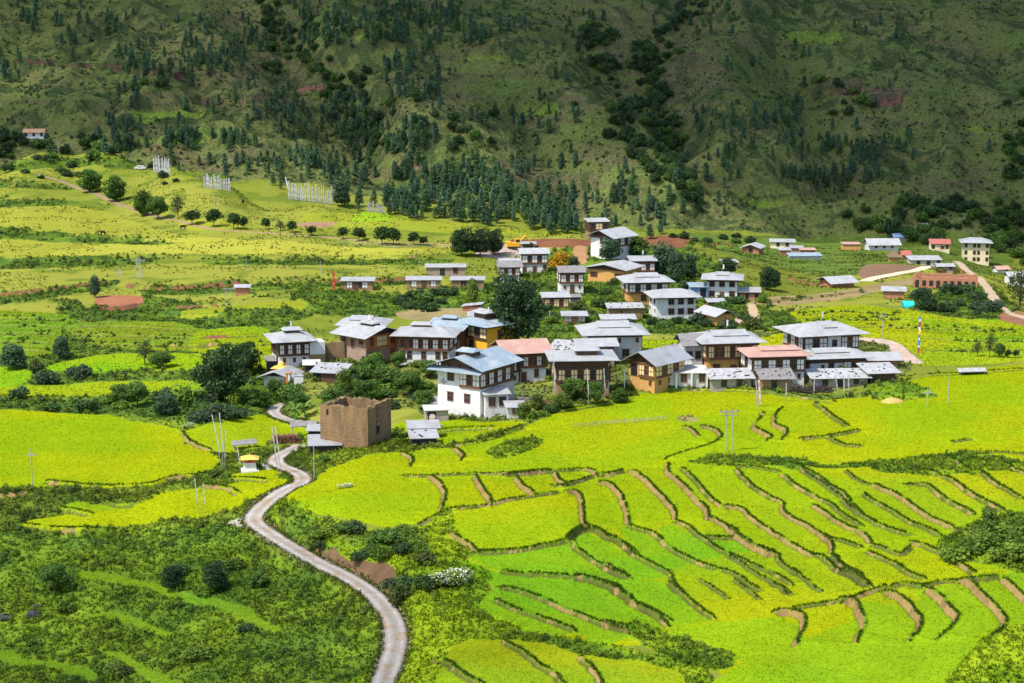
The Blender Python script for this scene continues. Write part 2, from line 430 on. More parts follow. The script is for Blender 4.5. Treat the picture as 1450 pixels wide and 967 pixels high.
# tints inside the big field
area(K6((660,400),(810,470),(960,485),(1100,490),(1250,512),(1340,545),(1449,622),(1560,640),(1560,740),(1400,770),(1180,742),(1050,760),(960,735),(870,680),(740,645),(745,600),(820,545),(720,470)), LUSH, None, RB, smooth=False, warp=.4)
area(K6((690,398),(735,392),(860,388),(1000,368),(1150,338),(1180,370),(1250,420),(1420,505),(1340,540),(1240,505),(1090,486),(830,466)), LUSH, None, RB, smooth=False, warp=.3)
area(K7((20,700),(90,655),(200,690),(330,780),(510,885),(320,900),(200,850),(60,750)), LUSH, None, RB, smooth=False, warp=.3)
area(K7((260,650),(305,640),(430,685),(580,790),(760,852),(740,890),(620,890),(520,860),(470,850),(330,775)), LUSH, None, RB, smooth=False, warp=.3)
area(K7((455,650),(530,620),(640,685),(760,765),(895,825),(870,840),(760,850),(600,795),(500,735)), LUSH, None, RB, smooth=False, warp=.3)
area(K7((700,700),(830,695),(900,740),(1030,780),(1020,810),(900,820),(790,770)), LUSH, None, RB, smooth=False, warp=.3)
area(K4((-60,390),(80,345),(160,388),(370,402),(480,520),(620,612),(380,650),(300,655),(200,690),(60,740),(-80,745)), LUSH, None, RB, smooth=False, warp=.3)
area(K4((370,655),(640,620),(850,600),(960,590),(1090,610),(1100,660),(1050,760),(1450,560),(1560,800),(1560,980),(550,980),(700,900),(780,840),(700,820),(560,770)), (0.150,0.250,0.006), None, .12, smooth=False, warp=.4)
area(K5((330,500),(520,440),(720,430),(900,410),(1140,370),(1272,340),(1400,330),(1400,1000),(300,1000),(-60,900),(0,720),(320,745)), (0.143,0.248,0.007), None, .12, smooth=False, warp=.4)
area([(1180,640),(1300,665),(1480,690),(1480,770),(1350,755),(1250,720),(1190,680)], (0.200,0.245,0.006), None, RB, blend=.7, warp=2)
area([(950,810),(1030,785),(1150,770),(1300,850),(1200,855),(1020,880),(980,850)], (0.205,0.248,0.005), None, RB, blend=.7, warp=1.5)
area([(1000,700),(1120,680),(1230,770),(1120,770),(1010,740)], (0.212,0.256,0.005), None, RB, blend=.7, warp=1.5)
# rough strips across the big field
STRIPS = [
 [(975,653),(1000,648),(1030,642),(1070,650),(1120,649),(1180,657),(1250,652),(1300,657),(1330,665),(1300,667),(1230,662),(1150,664),(1060,659),(1000,658)],
 [(1325,775),(1360,752),(1400,738),(1470,725),(1500,800),(1440,812),(1400,800),(1350,792)],
 [(893,888),(925,889),(990,905),(1035,925),(1040,942),(1000,950),(940,928),(900,905)],
 [(690,905),(740,890),(800,905),(880,922),(900,935),(830,928),(740,905)],
 [(1225,552),(1250,540),(1300,545),(1330,560),(1300,565),(1250,568)],
 [(690,640),(720,625),(760,618),(765,630),(730,645),(700,650)],
 [(1230,665),(1300,645),(1400,640),(1460,660),(1400,670),(1300,672)],
]
for p in STRIPS: area(p, (0.110,0.170,0.012), SCRUB, .3, warp=.8)
area([(1390,905),(1450,890),(1520,900),(1520,990),(1340,990)], (0.165,0.235,0.010), BANK, .3)
area(K7((545,105),(600,98),(655,112),(640,128),(570,125)), (0.22,0.19,0.06), BANK, .3, warp=.3)

# slow drift of ripeness over the fields
rm = CLS == RICE
dr = fbm(X/17+3, Yg/17, 3, 61)
COL[rm] *= mixc((1.10, 1.0, .9), (.86, .98, 1.1), sstep(.32, .68, dr))[rm]
# --- bare earth
area([(905,338),(950,333),(985,340),(960,352),(920,350)], REDSOIL, SOIL, .25)
area([(721,340),(780,338),(832,340),(832,350),(770,350),(725,348)], REDSOIL, SOIL, .25)
area([(812,350),(832,350),(831,371),(816,371)], (0.30,0.17,0.085), SOIL, .2, warp=.3)
area([(672,360),(700,350),(722,345),(738,352),(728,366),(735,374),(712,368)], PINKSOIL, YARD, .1, warp=.5)
area([(1042,448),(1052,446),(1068,460),(1044,458)], PINKSOIL, YARD, .1, warp=.3)
area([(1062,428),(1100,420),(1160,417),(1240,402),(1300,392),(1330,395),(1260,408),(1190,424),(1100,432)], (0.21,0.16,0.075), YARD, .25)
area([(1225,376),(1260,374),(1310,378),(1290,386),(1240,396),(1215,390)], (0.17,0.105,0.065), SOIL, .2)
area([(137,420),(165,418),(198,420),(200,431),(165,437),(137,434)], (0.24,0.10,0.055), SOIL, .2, warp=.4)
area([(415,318),(450,314),(480,316),(450,322)], (0.27,0.16,0.10), SOIL, .2)
area([(1412,450),(1440,440),(1480,470),(1450,462)], (0.20,0.10,0.06), SOIL, .2)
area([(200,205),(245,200),(300,225),(320,245),(260,240)], (0.11,0.08,0.045), None, .25, blend=.5, warp=4)
area([(1225,125),(1285,128),(1280,140),(1235,146)], (0.14,0.085,0.06), None, .35, .6, warp=5)
area([(1140,125),(1215,112),(1225,128),(1150,135)], (0.09,0.06,0.045), None, .35, .5, warp=6)
area([(945,90),(1010,70),(1030,110),(960,140)], (0.10,0.07,0.05), None, .3, blend=.35, warp=8)
area([(200,195),(300,190),(280,200),(210,204)], (0.12,0.17,0.03), None, .3)
for p in ([(1120,45),(1190,48),(1180,62),(1125,60)], [(1050,285),(1120,282),(1080,292)], [(740,152),(790,152),(785,165),(745,165)], [(480,52),(520,50),(600,50)], [(650,80),(710,80),(700,84)], [(190,155),(300,160),(200,172)], [(1365,178),(1430,182),(1380,186)]):
    area(p, (0.13,0.18,0.030), None, .3, warp=3)
area([(690,255),(740,225),(790,265),(830,305),(800,312),(750,285)], (0.095,0.065,0.045), None, .3, blend=.45, warp=8)

# --- terrace risers
EDGE = []
def riser(pix, h=0.5, w=0.45, soil=0.6, reach=6.0, col=TAN, lush=1.0):
    """a step in the ground; the upper field lies to the left of the walking direction"""
    wob = np.array(spline(pix, 8))
    pts = cast(*wob.T)
    pts = pts+(np.stack([fbm(pts[:, 0]/1.6, pts[:, 1]/1.6, 2, 71), fbm(pts[:, 0]/1.6, pts[:, 1]/1.6, 2, 72)], 1)-.5)*.5
    EDGE.append((pts, w, h))
    sl, d, par, L = polydist(pts, reach)
    e = sstep(0, min(.06, 1.0/L), par)*sstep(0, min(.06, 1.0/L), 1-par)
    a = np.abs(d)
    inside = (par > 0.0005) & (par < .9995)
    e = np.where(inside, e, 0)
    st = np.where(d > 0, sstep(0, w, d), 0)-.5
    st = np.where(d <= 0, -.5, st)
    Z[sl] += h*e*st*(1-sstep(w*1.2, reach, a))
    rd = np.where(inside | (a < .3), a, 99)
    RISE[sl] = np.minimum(RISE[sl], rd+(1-e)*.3)
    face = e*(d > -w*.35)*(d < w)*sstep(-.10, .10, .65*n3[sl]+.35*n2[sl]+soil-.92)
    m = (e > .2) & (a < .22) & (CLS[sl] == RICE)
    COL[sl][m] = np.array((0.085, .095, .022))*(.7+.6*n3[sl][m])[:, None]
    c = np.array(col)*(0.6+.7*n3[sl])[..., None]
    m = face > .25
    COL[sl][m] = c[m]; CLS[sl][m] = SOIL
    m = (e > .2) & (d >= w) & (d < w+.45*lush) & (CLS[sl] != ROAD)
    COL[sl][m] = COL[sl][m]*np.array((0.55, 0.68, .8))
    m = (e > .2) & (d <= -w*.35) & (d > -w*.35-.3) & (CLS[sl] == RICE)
    COL[sl][m] = COL[sl][m]*np.array((0.75, .75, .8))  # shadow line at the riser's foot, put into the ground colour

T = []   # (pixels, height, width, soil)
for p in (
  K7((300,368),(340,378),(390,415),(440,470),(490,520),(520,565),(530,610)), K7((490,335),(495,375),(540,410),(590,455),(625,500),(660,535),(685,570),(685,605)),
  K7((0,470),(45,470),(70,500),(75,560),(85,620),(105,650)), K7((150,420),(200,430),(240,460),(270,510),(290,570),(305,635)),
  K7((960,75),(950,100),(915,150),(960,180),(995,200),(970,225)), K7((1050,60),(1015,100),(1020,140),(1070,170),(1070,195),(1040,220)),
  K6((530,45),(575,90),(590,140),(570,200)), K6((720,40),(745,90),(780,140),(795,180)), K6((905,40),(920,70),(960,110),(990,135))):
    T.append((p, .75, .33, .74))
for p in (K7((570,155),(620,170),(645,200)), K7((650,150),(720,165),(750,190),(745,215),(700,240)), K7((95,362),(125,375),(150,395)),
  K6((1085,25),(1095,65),(1140,85)), K6((620,300),(680,340),(720,370),(735,390)), C(280,560,3.452,[(990,280),(1040,310),(1030,350)]), C(280,560,3.452,[(1240,260),(1290,290),(1280,320)]),
  K8((700,295),(760,325),(820,350),(890,400),(960,450),(1040,490),(1100,515)), K8((400,390),(460,420),(530,470),(600,510),(660,545),(690,590)),
  K7((690,600),(740,615),(790,655),(840,695),(900,735),(980,765),(1040,775)), K7((765,545),(850,555),(900,595),(960,640),(1050,700),(1130,745),(1210,785)),
  K7((1060,525),(1060,570),(1110,605),(1180,640),(1250,690),(1300,720),(1285,780)),
  C(0,400,3.452,[(880,740),(940,790),(1020,820)])):
    T.append((p, .6, .26, .60))
for p in (K5((470,470),(530,470),(590,500),(630,550),(665,590),(685,620),(660,680),(620,735)), K5((720,450),(790,490),(850,560),(880,610),(840,670),(770,725)),
  K5((890,410),(960,410),(1010,470),(1080,530),(1130,580),(1150,620),(1130,670),(1060,725)), K5((1140,385),(1190,430),(1240,480),(1290,530)),
  K5((270,530),(320,520),(340,580),(370,630),(340,710),(320,745)), K4((940,578),(1030,570),(1090,590),(1105,640),(1070,700),(1045,760))):
    T.append((p, .9, .38, .68))
for p in (K7((560,355),(610,395),(650,440),(690,490),(740,530),(760,545)), K7((20,700),(90,650),(130,650),(200,690),(260,715),(330,780),(400,820),(470,855),(510,880)),
  K7((300,635),(360,655),(430,680),(500,740),(580,790),(680,830),(760,850)), K7((525,612),(590,640),(640,680),(690,710),(760,760),(850,800),(895,820)),
  K7((690,690),(760,692),(830,690)), K7((830,360),(870,410),(930,460),(1000,500),(1060,525)), K7((1050,380),(1110,430),(1180,470),(1230,500)),
  K7((1110,340),(1200,385),(1280,440),(1350,480),(1400,550),(1450,590)), K7((20,700),(60,750),(120,800),(200,850),(300,895)), K7((40,890),(120,900),(200,930),(260,960)),
  K7((1210,30),(1260,70),(1310,110),(1380,155)), K7((150,395),(240,382),(300,368)),
  K8((550,370),(600,420),(680,470),(760,505),(840,530),(910,545)), K8((650,340),(720,385),(800,430),(880,480),(960,510),(1040,550)),
  K8((860,300),(920,300),(970,300),(1010,335),(1080,380),(1140,410),(1200,445)), K8((1040,255),(1100,280),(1160,325),(1240,375),(1310,410),(1350,430)),
  K8((1180,235),(1240,245),(1300,290),(1370,330),(1450,375)), K8((1240,190),(1330,190),(1400,220),(1450,245)),
  K8((660,620),(740,650),(820,690),(880,735),(960,770)), K8((400,640),(470,660),(540,710),(620,750),(680,800)), K8((880,575),(960,600),(1060,640),(1130,690),(1200,735)),
  K8((0,500),(60,560),(140,610),(240,640)),
  K6((735,390),(860,385),(1000,365),(1150,335)), K6((830,470),(960,485),(1100,490),(1250,510),(1340,545),(1449,620)), K6((830,545),(900,550),(1000,585),(1100,630),(1250,690),(1430,740)),
  K6((810,595),(880,630),(960,660),(1080,700),(1180,740)), K6((840,775),(920,820),(1000,880),(1080,930),(1120,985)), K6((1190,850),(1250,910),(1290,970)), K6((540,870),(620,890),(680,940),(760,975)),
  K4((360,400),(430,460),(500,520),(560,570),(620,610)), K4((60,430),(130,480),(200,530),(290,580),(390,625)), K4((0,300),(80,345),(160,385)), K4((0,620),(70,635),(180,675)),
  K7((1150,215),(1250,205),(1310,200),(1450,170)), K7((750,215),(700,240),(620,265),(550,285),(470,315))):
    T.append((p, .50, .26, .30))
for p in (K4((540,390),(620,440),(700,500)), K4((720,380),(800,440),(870,500)), K4((880,370),(960,420),(1060,480)), K4((1040,340),(1120,400),(1200,460)), K8((0,650),(60,680),(130,730),(220,780),(290,840)),
  K8((330,210),(400,260),(480,310),(560,370)), K8((570,230),(640,280),(700,300)), K8((1250,140),(1330,140),(1450,150)), K8((1100,90),(1200,75))):
    T.append((p, .25, .2, .2))
for p in (K5((0,555),(110,538),(250,512),(330,492)), K5((330,500),(430,462),(530,425)), K5((530,440),(600,420),(720,440)), K5((720,440),(800,410),(900,405)), K5((960,400),(1060,390),(1140,380)),
  K7((1285,780),(1340,830),(1400,880),(1450,920)), K8((490,640),(560,700),(640,760),(700,800)), K7((1040,775),(1030,800),(1080,850),(1150,880)), K7((895,820),(960,850),(1030,880),(1100,930)), K7((760,850),(830,880),(900,930),(960,960)), K7((510,880),(520,920),(560,960)),
  K6((1150,335),(1165,310),(1210,290),(1245,285)), K6((1449,620),(1520,660),(1600,720)), K6((1240,285),(1340,320),(1449,390)), K7((1250,690),(1320,705),(1380,720),(1450,745)), K8((690,590),(760,610),(850,640),(910,600)), K8((1100,515),(1160,540),(1200,560)),
  K7((1230,500),(1290,530),(1360,590),(1450,640)), K7((1280,200),(1350,240),(1450,250)), K8((1350,480),(1400,560),(1450,620)), K8((940,230),(1000,240),(1040,255)), K8((1000,160),(1100,180),(1180,235))):
    T.append((p, .42, .22, .30))
for p in (K6((640,190),(760,180),(900,150),(1000,135),(1110,115)), K6((480,265),(560,225),(640,190)), K6((400,45),(520,45),(720,35),(900,35),(1080,22)), K7((830,352),(900,350),(1050,375)), K7((-80,440),(0,440),(80,420),(150,395)), K7((-300,395),(-200,380),(-100,372),(0,368),(95,362))):
    T.append((p, .35, .22, .35))
for i, (p, h, w, s) in enumerate(T):
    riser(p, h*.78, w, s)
# fields that end in a step facing the viewer
C4 = lambda *p: C(0, 660, 3.149, p)
for p, h, s in ((C4((-100,125),(60,130),(120,115)), .6, .3), (C4((190,70),(300,85),(480,95),(640,90),(700,80),(800,50),(980,45)), .6, .3), (C4((60,262),(200,285),(370,290),(520,278)), .7, .2),
  (C4((250,195),(330,205),(400,220)), .5, .2), (C4((430,150),(520,175),(600,175)), .5, .2), (C4((900,95),(1000,100),(1060,130)), .4, .3), (C4((1000,60),(1100,60),(1200,70)), .4, .2),
  ([(75,527),(150,529),(280,523)], .5, .2), ([(-20,564),(60,566),(200,562),(275,553)], .6, .2), ([(555,640),(620,612),(700,606)], .5, .3), ([(640,632),(690,622),(745,604)], .5, .3),
  ([(790,584),(850,573),(900,562)], .4, .2), ([(900,553),(1000,552),(1080,556),(1180,570)], .4, .2), ([(1270,533),(1350,530),(1450,523)], .3, .2)):
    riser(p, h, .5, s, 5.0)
for p, h, s, c in (
  ([(-60,258),(50,262),(95,266)], 2.0, .2, TAN), ([(-60,286),(40,290),(95,286)], 1.4, .0, TAN), ([(-60,322),(60,331),(140,336),(230,342)], 2.0, .2, REDSOIL), ([(-60,370),(100,367),(200,362),(218,372)], 2.4, .15, TAN),
  ([(-60,424),(60,411),(120,404),(158,399)], 1.4, .6, REDSOIL), ([(175,404),(230,409),(280,406),(350,401)], 1.6, .55, REDSOIL), ([(137,436),(165,438),(200,432)], 2.4, .9, REDSOIL),
  ([(225,432),(270,434),(330,430)], 1.0, .4, REDSOIL), ([(218,363),(300,364),(450,365),(600,364)], 1.3, .15, TAN), ([(300,402),(400,396),(480,395)], 1.2, .3, REDSOIL), ([(460,398),(540,397),(600,393)], 1.4, .6, REDSOIL),
  ([(-40,452),(50,451),(95,453)], .9, .1, TAN), ([(-40,462),(50,461),(88,464)], .9, .1, TAN), ([(-40,473),(50,472),(80,474)], .9, .1, TAN), ([(-40,484),(40,484),(72,486)], .9, .1, TAN), ([(-40,497),(40,496),(68,498)], .9, .1, TAN),
  ([(100,462),(180,462),(260,467)], .9, .1, TAN), ([(100,474),(180,475),(270,479)], .9, .2, TAN), ([(110,486),(180,488),(300,490)], .9, .2, TAN), ([(280,478),(330,477),(385,474)], .8, .4, REDSOIL), ([(280,488),(330,488),(385,487)], .8, .3, TAN), ([(290,500),(340,500),(385,500)], .8, .2, TAN),
  ([(205,447),(300,447),(430,440)], 1.4, .1, TAN), ([(300,420),(400,418),(480,420)], 1.2, .1, TAN),
  ([(770,476),(850,477),(960,476),(1090,472)], 1.4, .25, TAN), ([(900,497),(940,499),(960,508)], .5, .2, TAN), ([(930,487),(990,488)], .5, .2, TAN),
  ([(1140,457),(1200,452),(1300,452)], .6, .1, TAN), ([(1160,470),(1230,462),(1300,464),(1440,470)], .6, .1, TAN), ([(1300,478),(1380,482),(1450,482)], .6, .2, TAN), ([(1130,446),(1200,440),(1270,446)], .7, .1, TAN), ([(1300,495),(1380,496),(1450,494)], .5, .1, TAN),
  ([(1000,350),(1030,344),(1040,352)], 1.5, .5, REDSOIL), ([(1110,392),(1140,400),(1158,404)], 1.2, .7, REDSOIL), ([(1085,428),(1150,421),(1230,412)], .7, .5, TAN), ([(1326,386),(1360,383),(1390,395)], 2.0, .7, REDSOIL), ([(900,350),(960,342),(1000,346)], 1.2, .3, REDSOIL)):
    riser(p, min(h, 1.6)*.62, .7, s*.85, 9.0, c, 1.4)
# terraces and cut tracks on the mountain
for p, h, s, c in (([(20,85),(90,92),(150,95),(210,104),(300,112)], 3, .5, (0.11,0.06,0.045)), ([(270,143),(330,143),(420,135)], 2, .5, (0.13,0.07,0.05)), ([(420,128),(450,124),(460,132)], 3, .9, (0.25,0.13,0.09)),
  ([(150,170),(260,172),(370,166)], 2, .2, TAN), ([(200,205),(330,192),(480,195),(520,190)], 2, .3, (0.11,0.06,0.045)), ([(430,160),(480,165),(560,172)], 2, .1, TAN), ([(90,150),(200,152),(330,158)], 2, .1, TAN),
  ([(480,55),(600,52)], 2, .1, TAN), ([(1050,292),(1120,283)], 2, .1, TAN), ([(1230,146),(1280,140)], 6, .8, (0.20,0.10,0.075)), ([(1140,135),(1220,128)], 4, .5, (0.12,0.06,0.05)), ([(1300,132),(1360,140)], 3, .2, (0.10,0.055,0.045)),
  ([(340,120),(420,118)], 2, .1, TAN), ([(300,225),(400,228),(520,236)], 2, .2, (0.10,0.06,0.045)), ([(560,232),(600,236)], 2, .6, (0.2,0.15,0.08))):
    riser(p, h*.8, 1.5, s*.75, 14.0, np.array(c)*.8, 2)

# --- roads and tracks: the ground is levelled across their width
ROADS = []
def road(pix, half, col, level=True, feather=1.4, strip=True):
    pts = cast(*np.array(spline(pix, 10)).T)
    k = np.ones(9)/9
    pad = np.vstack([np.repeat(pts[:1], 4, 0), pts, np.repeat(pts[-1:], 4, 0)])
    pts = np.stack([np.convolve(pad[:, 0], k, 'valid'), np.convolve(pad[:, 1], k, 'valid')], 1)
    zc = height(pts[:, 0], pts[:, 1])
    k = np.ones(15)/15
    zc = np.convolve(np.concatenate([np.repeat(zc[:1], 7), zc, np.repeat(zc[-1:], 7)]), k, 'valid')
    sl, d, par, L = polydist(pts, half+feather+.5)
    seg = np.hypot(*(pts[1:]-pts[:-1]).T); cum = np.concatenate([[0], np.cumsum(seg)])/seg.sum()
    zr = np.interp(par, cum, zc)
    a = np.abs(d)+.35*(n3[sl]-.5)
    if level:
        t = 1-sstep(half+.1, half+feather, a)
        Z[sl] = Z[sl]*(1-t)+(zr-.03)*t
    m = a < half+.15
    COL[sl][m] = (np.array(col)*(0.8+.5*n3[sl])[..., None])[m]
    CLS[sl][m] = ROAD
    m = (a >= half+.15) & (a < half+.7) & (CLS[sl] != SOIL)
    COL[sl][m] = COL[sl][m]*.6+np.array((0.12,0.13,0.03))*.4
    if strip: ROADS.append((pts, zc, half))
ROADC = (0.28, 0.245, 0.22)
road([(528,1000),(545,960),(560,915),(557,880),(535,848),(498,820),(455,800),(415,776),(382,756),(362,742),(360,730),(378,711),(404,693),(428,682),(424,671),(402,662),(390,653),(398,643),(425,632)], 1.5, ROADC)
road([(455,602),(430,599),(405,594),(390,587),(388,579),(402,571)], 1.4, ROADC)
road([(1222,479),(1252,483),(1266,490),(1279,502),(1295,513)], 1.7, PINKSOIL, strip=False)
road([(50,246),(82,255),(107,265),(134,273),(154,283),(179,293),(199,299),(223,307),(250,311)], 1.1, (0.21,0.15,0.09), strip=False)
road([(250,311),(300,325),(370,329),(440,334),(520,342),(600,344),(680,352)], .9, (0.26,0.17,0.10), strip=False)
road([(1215,398),(1256,390),(1287,384),(1315,379)], 1.8, (0.48,0.40,0.28), strip=False)
road([(1352,371),(1374,386),(1392,398),(1404,420),(1432,442),(1460,452)], 1.3, (0.33,0.25,0.17), strip=False)
road([(1070,462),(1067,440),(1062,430)], 1.0, (0.34,0.25,0.15), strip=False)
area([(322,741),(345,730),(368,722),(372,748),(392,760),(372,758),(348,748)], ROADC, ROAD, .12, warp=.3)
area([(370,655),(392,645),(412,636),(400,655),(380,665)], ROADC, ROAD, .12, warp=.3)

# rank growth makes the rough ground billow
rough = ((CLS == SCRUB) | (CLS == BANK)).astype(float)
Z += rough*(.75*(fbm(X/2.6, Yg/2.6, 3, 201)-.45)+.9*(fbm(X/7, Yg/7, 2, 202)-.5))*(Yg < 620)
pt = fbm(X/5, Yg/5, 4, 203)
tint = mixc((.70, .80, .95), (1.15, 1.12, .95), sstep(.34, .66, pt))
tint = mixc(tint, np.array((1.45, 1.38, 1.0)), .7*sstep(.60, .72, fbm(X/9+5, Yg/9, 3, 204)))
COL[rough > .5] *= tint[rough > .5]
# ------------------------------------------------------------------ materials
def newmat(name):
    m = bpy.data.materials.new(name); m.use_nodes = True
    nt = m.node_tree
    return m, nt, nt.nodes['Principled BSDF']

def rgba(c): return (c[0], c[1], c[2], 1.0)

def vcol_mat(name, rough=.9, bump=0.0, bscale=3.0, detail=.25, dscale=1.5, trans=0.0, spec=.15, randv=0.0):
    """base colour from the mesh's own colour attribute, varied by fine noise in object space"""
    m, nt, b = newmat(name)
    N = nt.nodes; L = nt.links
    at = N.new('ShaderNodeAttribute'); at.attribute_name = 'Col'
    tc = N.new('ShaderNodeTexCoord')
    col = at.outputs['Color']
    if detail:
        nz = N.new('ShaderNodeTexNoise'); nz.inputs['Scale'].default_value = dscale; nz.inputs['Detail'].default_value = 5; nz.inputs['Roughness'].default_value = .65
        L.new(tc.outputs['Object'], nz.inputs['Vector'])
        mr = N.new('ShaderNodeMapRange'); mr.inputs[1].default_value = .3; mr.inputs[2].default_value = .7; mr.inputs[3].default_value = 1-detail; mr.inputs[4].default_value = 1+detail
        L.new(nz.outputs['Fac'], mr.inputs[0])
        mx = N.new('ShaderNodeVectorMath'); mx.operation = 'SCALE'
        L.new(col, mx.inputs[0]); L.new(mr.outputs[0], mx.inputs['Scale'])
        col = mx.outputs[0]
    if randv:
        oi = N.new('ShaderNodeObjectInfo')
        mr2 = N.new('ShaderNodeMapRange'); mr2.inputs[3].default_value = 1-randv; mr2.inputs[4].default_value = 1+randv
        L.new(oi.outputs['Random'], mr2.inputs[0])
        mx2 = N.new('ShaderNodeVectorMath'); mx2.operation = 'SCALE'
        L.new(col, mx2.inputs[0]); L.new(mr2.outputs[0], mx2.inputs['Scale'])
        col = mx2.outputs[0]
    L.new(col, b.inputs['Base Color'])
    b.inputs['Roughness'].default_value = rough
    b.inputs['Specular IOR Level'].default_value = spec
    if bump:
        nb = N.new('ShaderNodeTexNoise'); nb.inputs['Scale'].default_value = bscale; nb.inputs['Detail'].default_value = 6; nb.inputs['Roughness'].default_value = .7
        L.new(tc.outputs['Object'], nb.inputs['Vector'])
        bp = N.new('ShaderNodeBump'); bp.inputs['Strength'].default_value = 1.0; bp.inputs['Distance'].default_value = bump
        L.new(nb.outputs['Fac'], bp.inputs['Height']); L.new(bp.outputs[0], b.inputs['Normal'])
    if trans:
        tr = N.new('ShaderNodeBsdfTranslucent'); L.new(col, tr.inputs['Color'])
        mxs = N.new('ShaderNodeMixShader'); mxs.inputs[0].default_value = trans
        L.new(b.outputs[0], mxs.inputs[1]); L.new(tr.outputs[0], mxs.inputs[2])
        L.new(mxs.outputs[0], N['Material Output'].inputs['Surface'])
    return m

M_GROUND = vcol_mat('ground_cover', .95, .12, 1.1, .14, 1.6, 0, 0)
M_HILL = vcol_mat('hillside_cover', .95, 1.5, .28, .5, .7, 0, 0)
M_LEAF = vcol_mat('leaves', .6, 0, 0, 0, 1, .42, .2, .16)
M_RICE = vcol_mat('rice_blades', .7, 0, 0, 0, 1, .5, .1)
M_BARK = vcol_mat('bark', .9, .05, 6, .3, 4)

def numpy_mesh(name, verts, faces, col=None, mat=None, smooth=False, loops=4):
    """verts (n,3), faces (m,loops) -> mesh with a colour per vertex"""
    me = bpy.data.meshes.new(name)
    nv, nf = len(verts), len(faces)
    me.vertices.add(nv); me.vertices.foreach_set('co', np.ascontiguousarray(verts, np.float32).ravel())
    me.loops.add(nf*loops); me.loops.foreach_set('vertex_index', np.ascontiguousarray(faces, np.int32).ravel())
    me.polygons.add(nf)
    me.polygons.foreach_set('loop_start', np.arange(nf, dtype=np.int32)*loops)
    me.polygons.foreach_set('use_smooth', np.full(nf, smooth, bool))
    if col is not None:
        at = me.color_attributes.new('Col', 'FLOAT_COLOR', 'POINT')
        at.data.foreach_set('color', np.concatenate([col, np.ones((nv, 1))], 1).astype(np.float32).ravel())
    me.update(calc_edges=True)
    if mat: me.materials.append(mat)
    return me

def put(name, me, parent=None, loc=None):
    o = bpy.data.objects.new(name, me)
    ROOT.objects.link(o)
    if parent is not None: o.parent = parent
    if loc is not None: o.location = loc
    return o

def tag(o, label=None, cat=None, group=None, kind=None):
    if label: o['label'] = label
    if cat: o['category'] = cat
    if group: o['group'] = group
    if kind: o['kind'] = kind
    return o

# ------------------------------------------------------------------ ground and mountain sheets
def sheet(name, j0, j1, mat):
    n = (j1-j0)*NC
    v = np.stack([X[j0:j1], Yg[j0:j1], Z[j0:j1]], -1).reshape(-1, 3)
    idx = np.arange(n).reshape(j1-j0, NC)
    f = np.stack([idx[:-1, :-1], idx[:-1, 1:], idx[1:, 1:], idx[1:, :-1]], -1).reshape(-1, 4)
    c = np.clip(COL[j0:j1].reshape(-1, 3), 0.002, .9)
    o = put(name, numpy_mesh(name, v, f, c, mat, True))
    o['kind'] = 'structure'
    return o
JS = int(np.searchsorted(rows, 838))
sheet('ground', 0, JS+1, M_GROUND)
sheet('mountain', JS, NR, M_HILL)

# road surface: a cracked concrete strip a few centimetres proud of the levelled ground
def road_mat():
    m, nt, b = newmat('worn_concrete')
    N = nt.nodes; L = nt.links
    tc = N.new('ShaderNodeTexCoord')
    n1_ = N.new('ShaderNodeTexNoise'); n1_.inputs['Scale'].default_value = .35; n1_.inputs['Detail'].default_value = 6
    n2_ = N.new('ShaderNodeTexNoise'); n2_.inputs['Scale'].default_value = 2.2; n2_.inputs['Detail'].default_value = 8
    for q in (n1_, n2_): L.new(tc.outputs['Object'], q.inputs['Vector'])
    r = N.new('ShaderNodeValToRGB')
    r.color_ramp.elements[0].position = .36; r.color_ramp.elements[0].color = (0.27, 0.20, 0.14, 1)
    r.color_ramp.elements[1].position = .46; r.color_ramp.elements[1].color = (0.28, 0.252, 0.232, 1)
    e = r.color_ramp.elements.new(.7); e.color = (0.33, 0.30, 0.282, 1)
    L.new(n1_.outputs['Fac'], r.inputs[0])
    mr = N.new('ShaderNodeMapRange'); mr.inputs[1].default_value = .3; mr.inputs[2].default_value = .7; mr.inputs[3].default_value = .78; mr.inputs[4].default_value = 1.1
    L.new(n2_.outputs['Fac'], mr.inputs[0])
    mx = N.new('ShaderNodeVectorMath'); mx.operation = 'SCALE'
    L.new(r.outputs[0], mx.inputs[0]); L.new(mr.outputs[0], mx.inputs['Scale']); at = N.new('ShaderNodeAttribute'); at.attribute_name = 'Col'; my = N.new('ShaderNodeVectorMath'); my.operation = 'MULTIPLY'; L.new(mx.outputs[0], my.inputs[0]); L.new(at.outputs['Color'], my.inputs[1]); L.new(my.outputs[0], b.inputs['Base Color'])
    b.inputs['Roughness'].default_value = .85
    bp = N.new('ShaderNodeBump'); bp.inputs['Distance'].default_value = .06; L.new(n2_.outputs['Fac'], bp.inputs['Height']); L.new(bp.outputs[0], b.inputs['Normal'])
    return m
M_ROAD = road_mat()
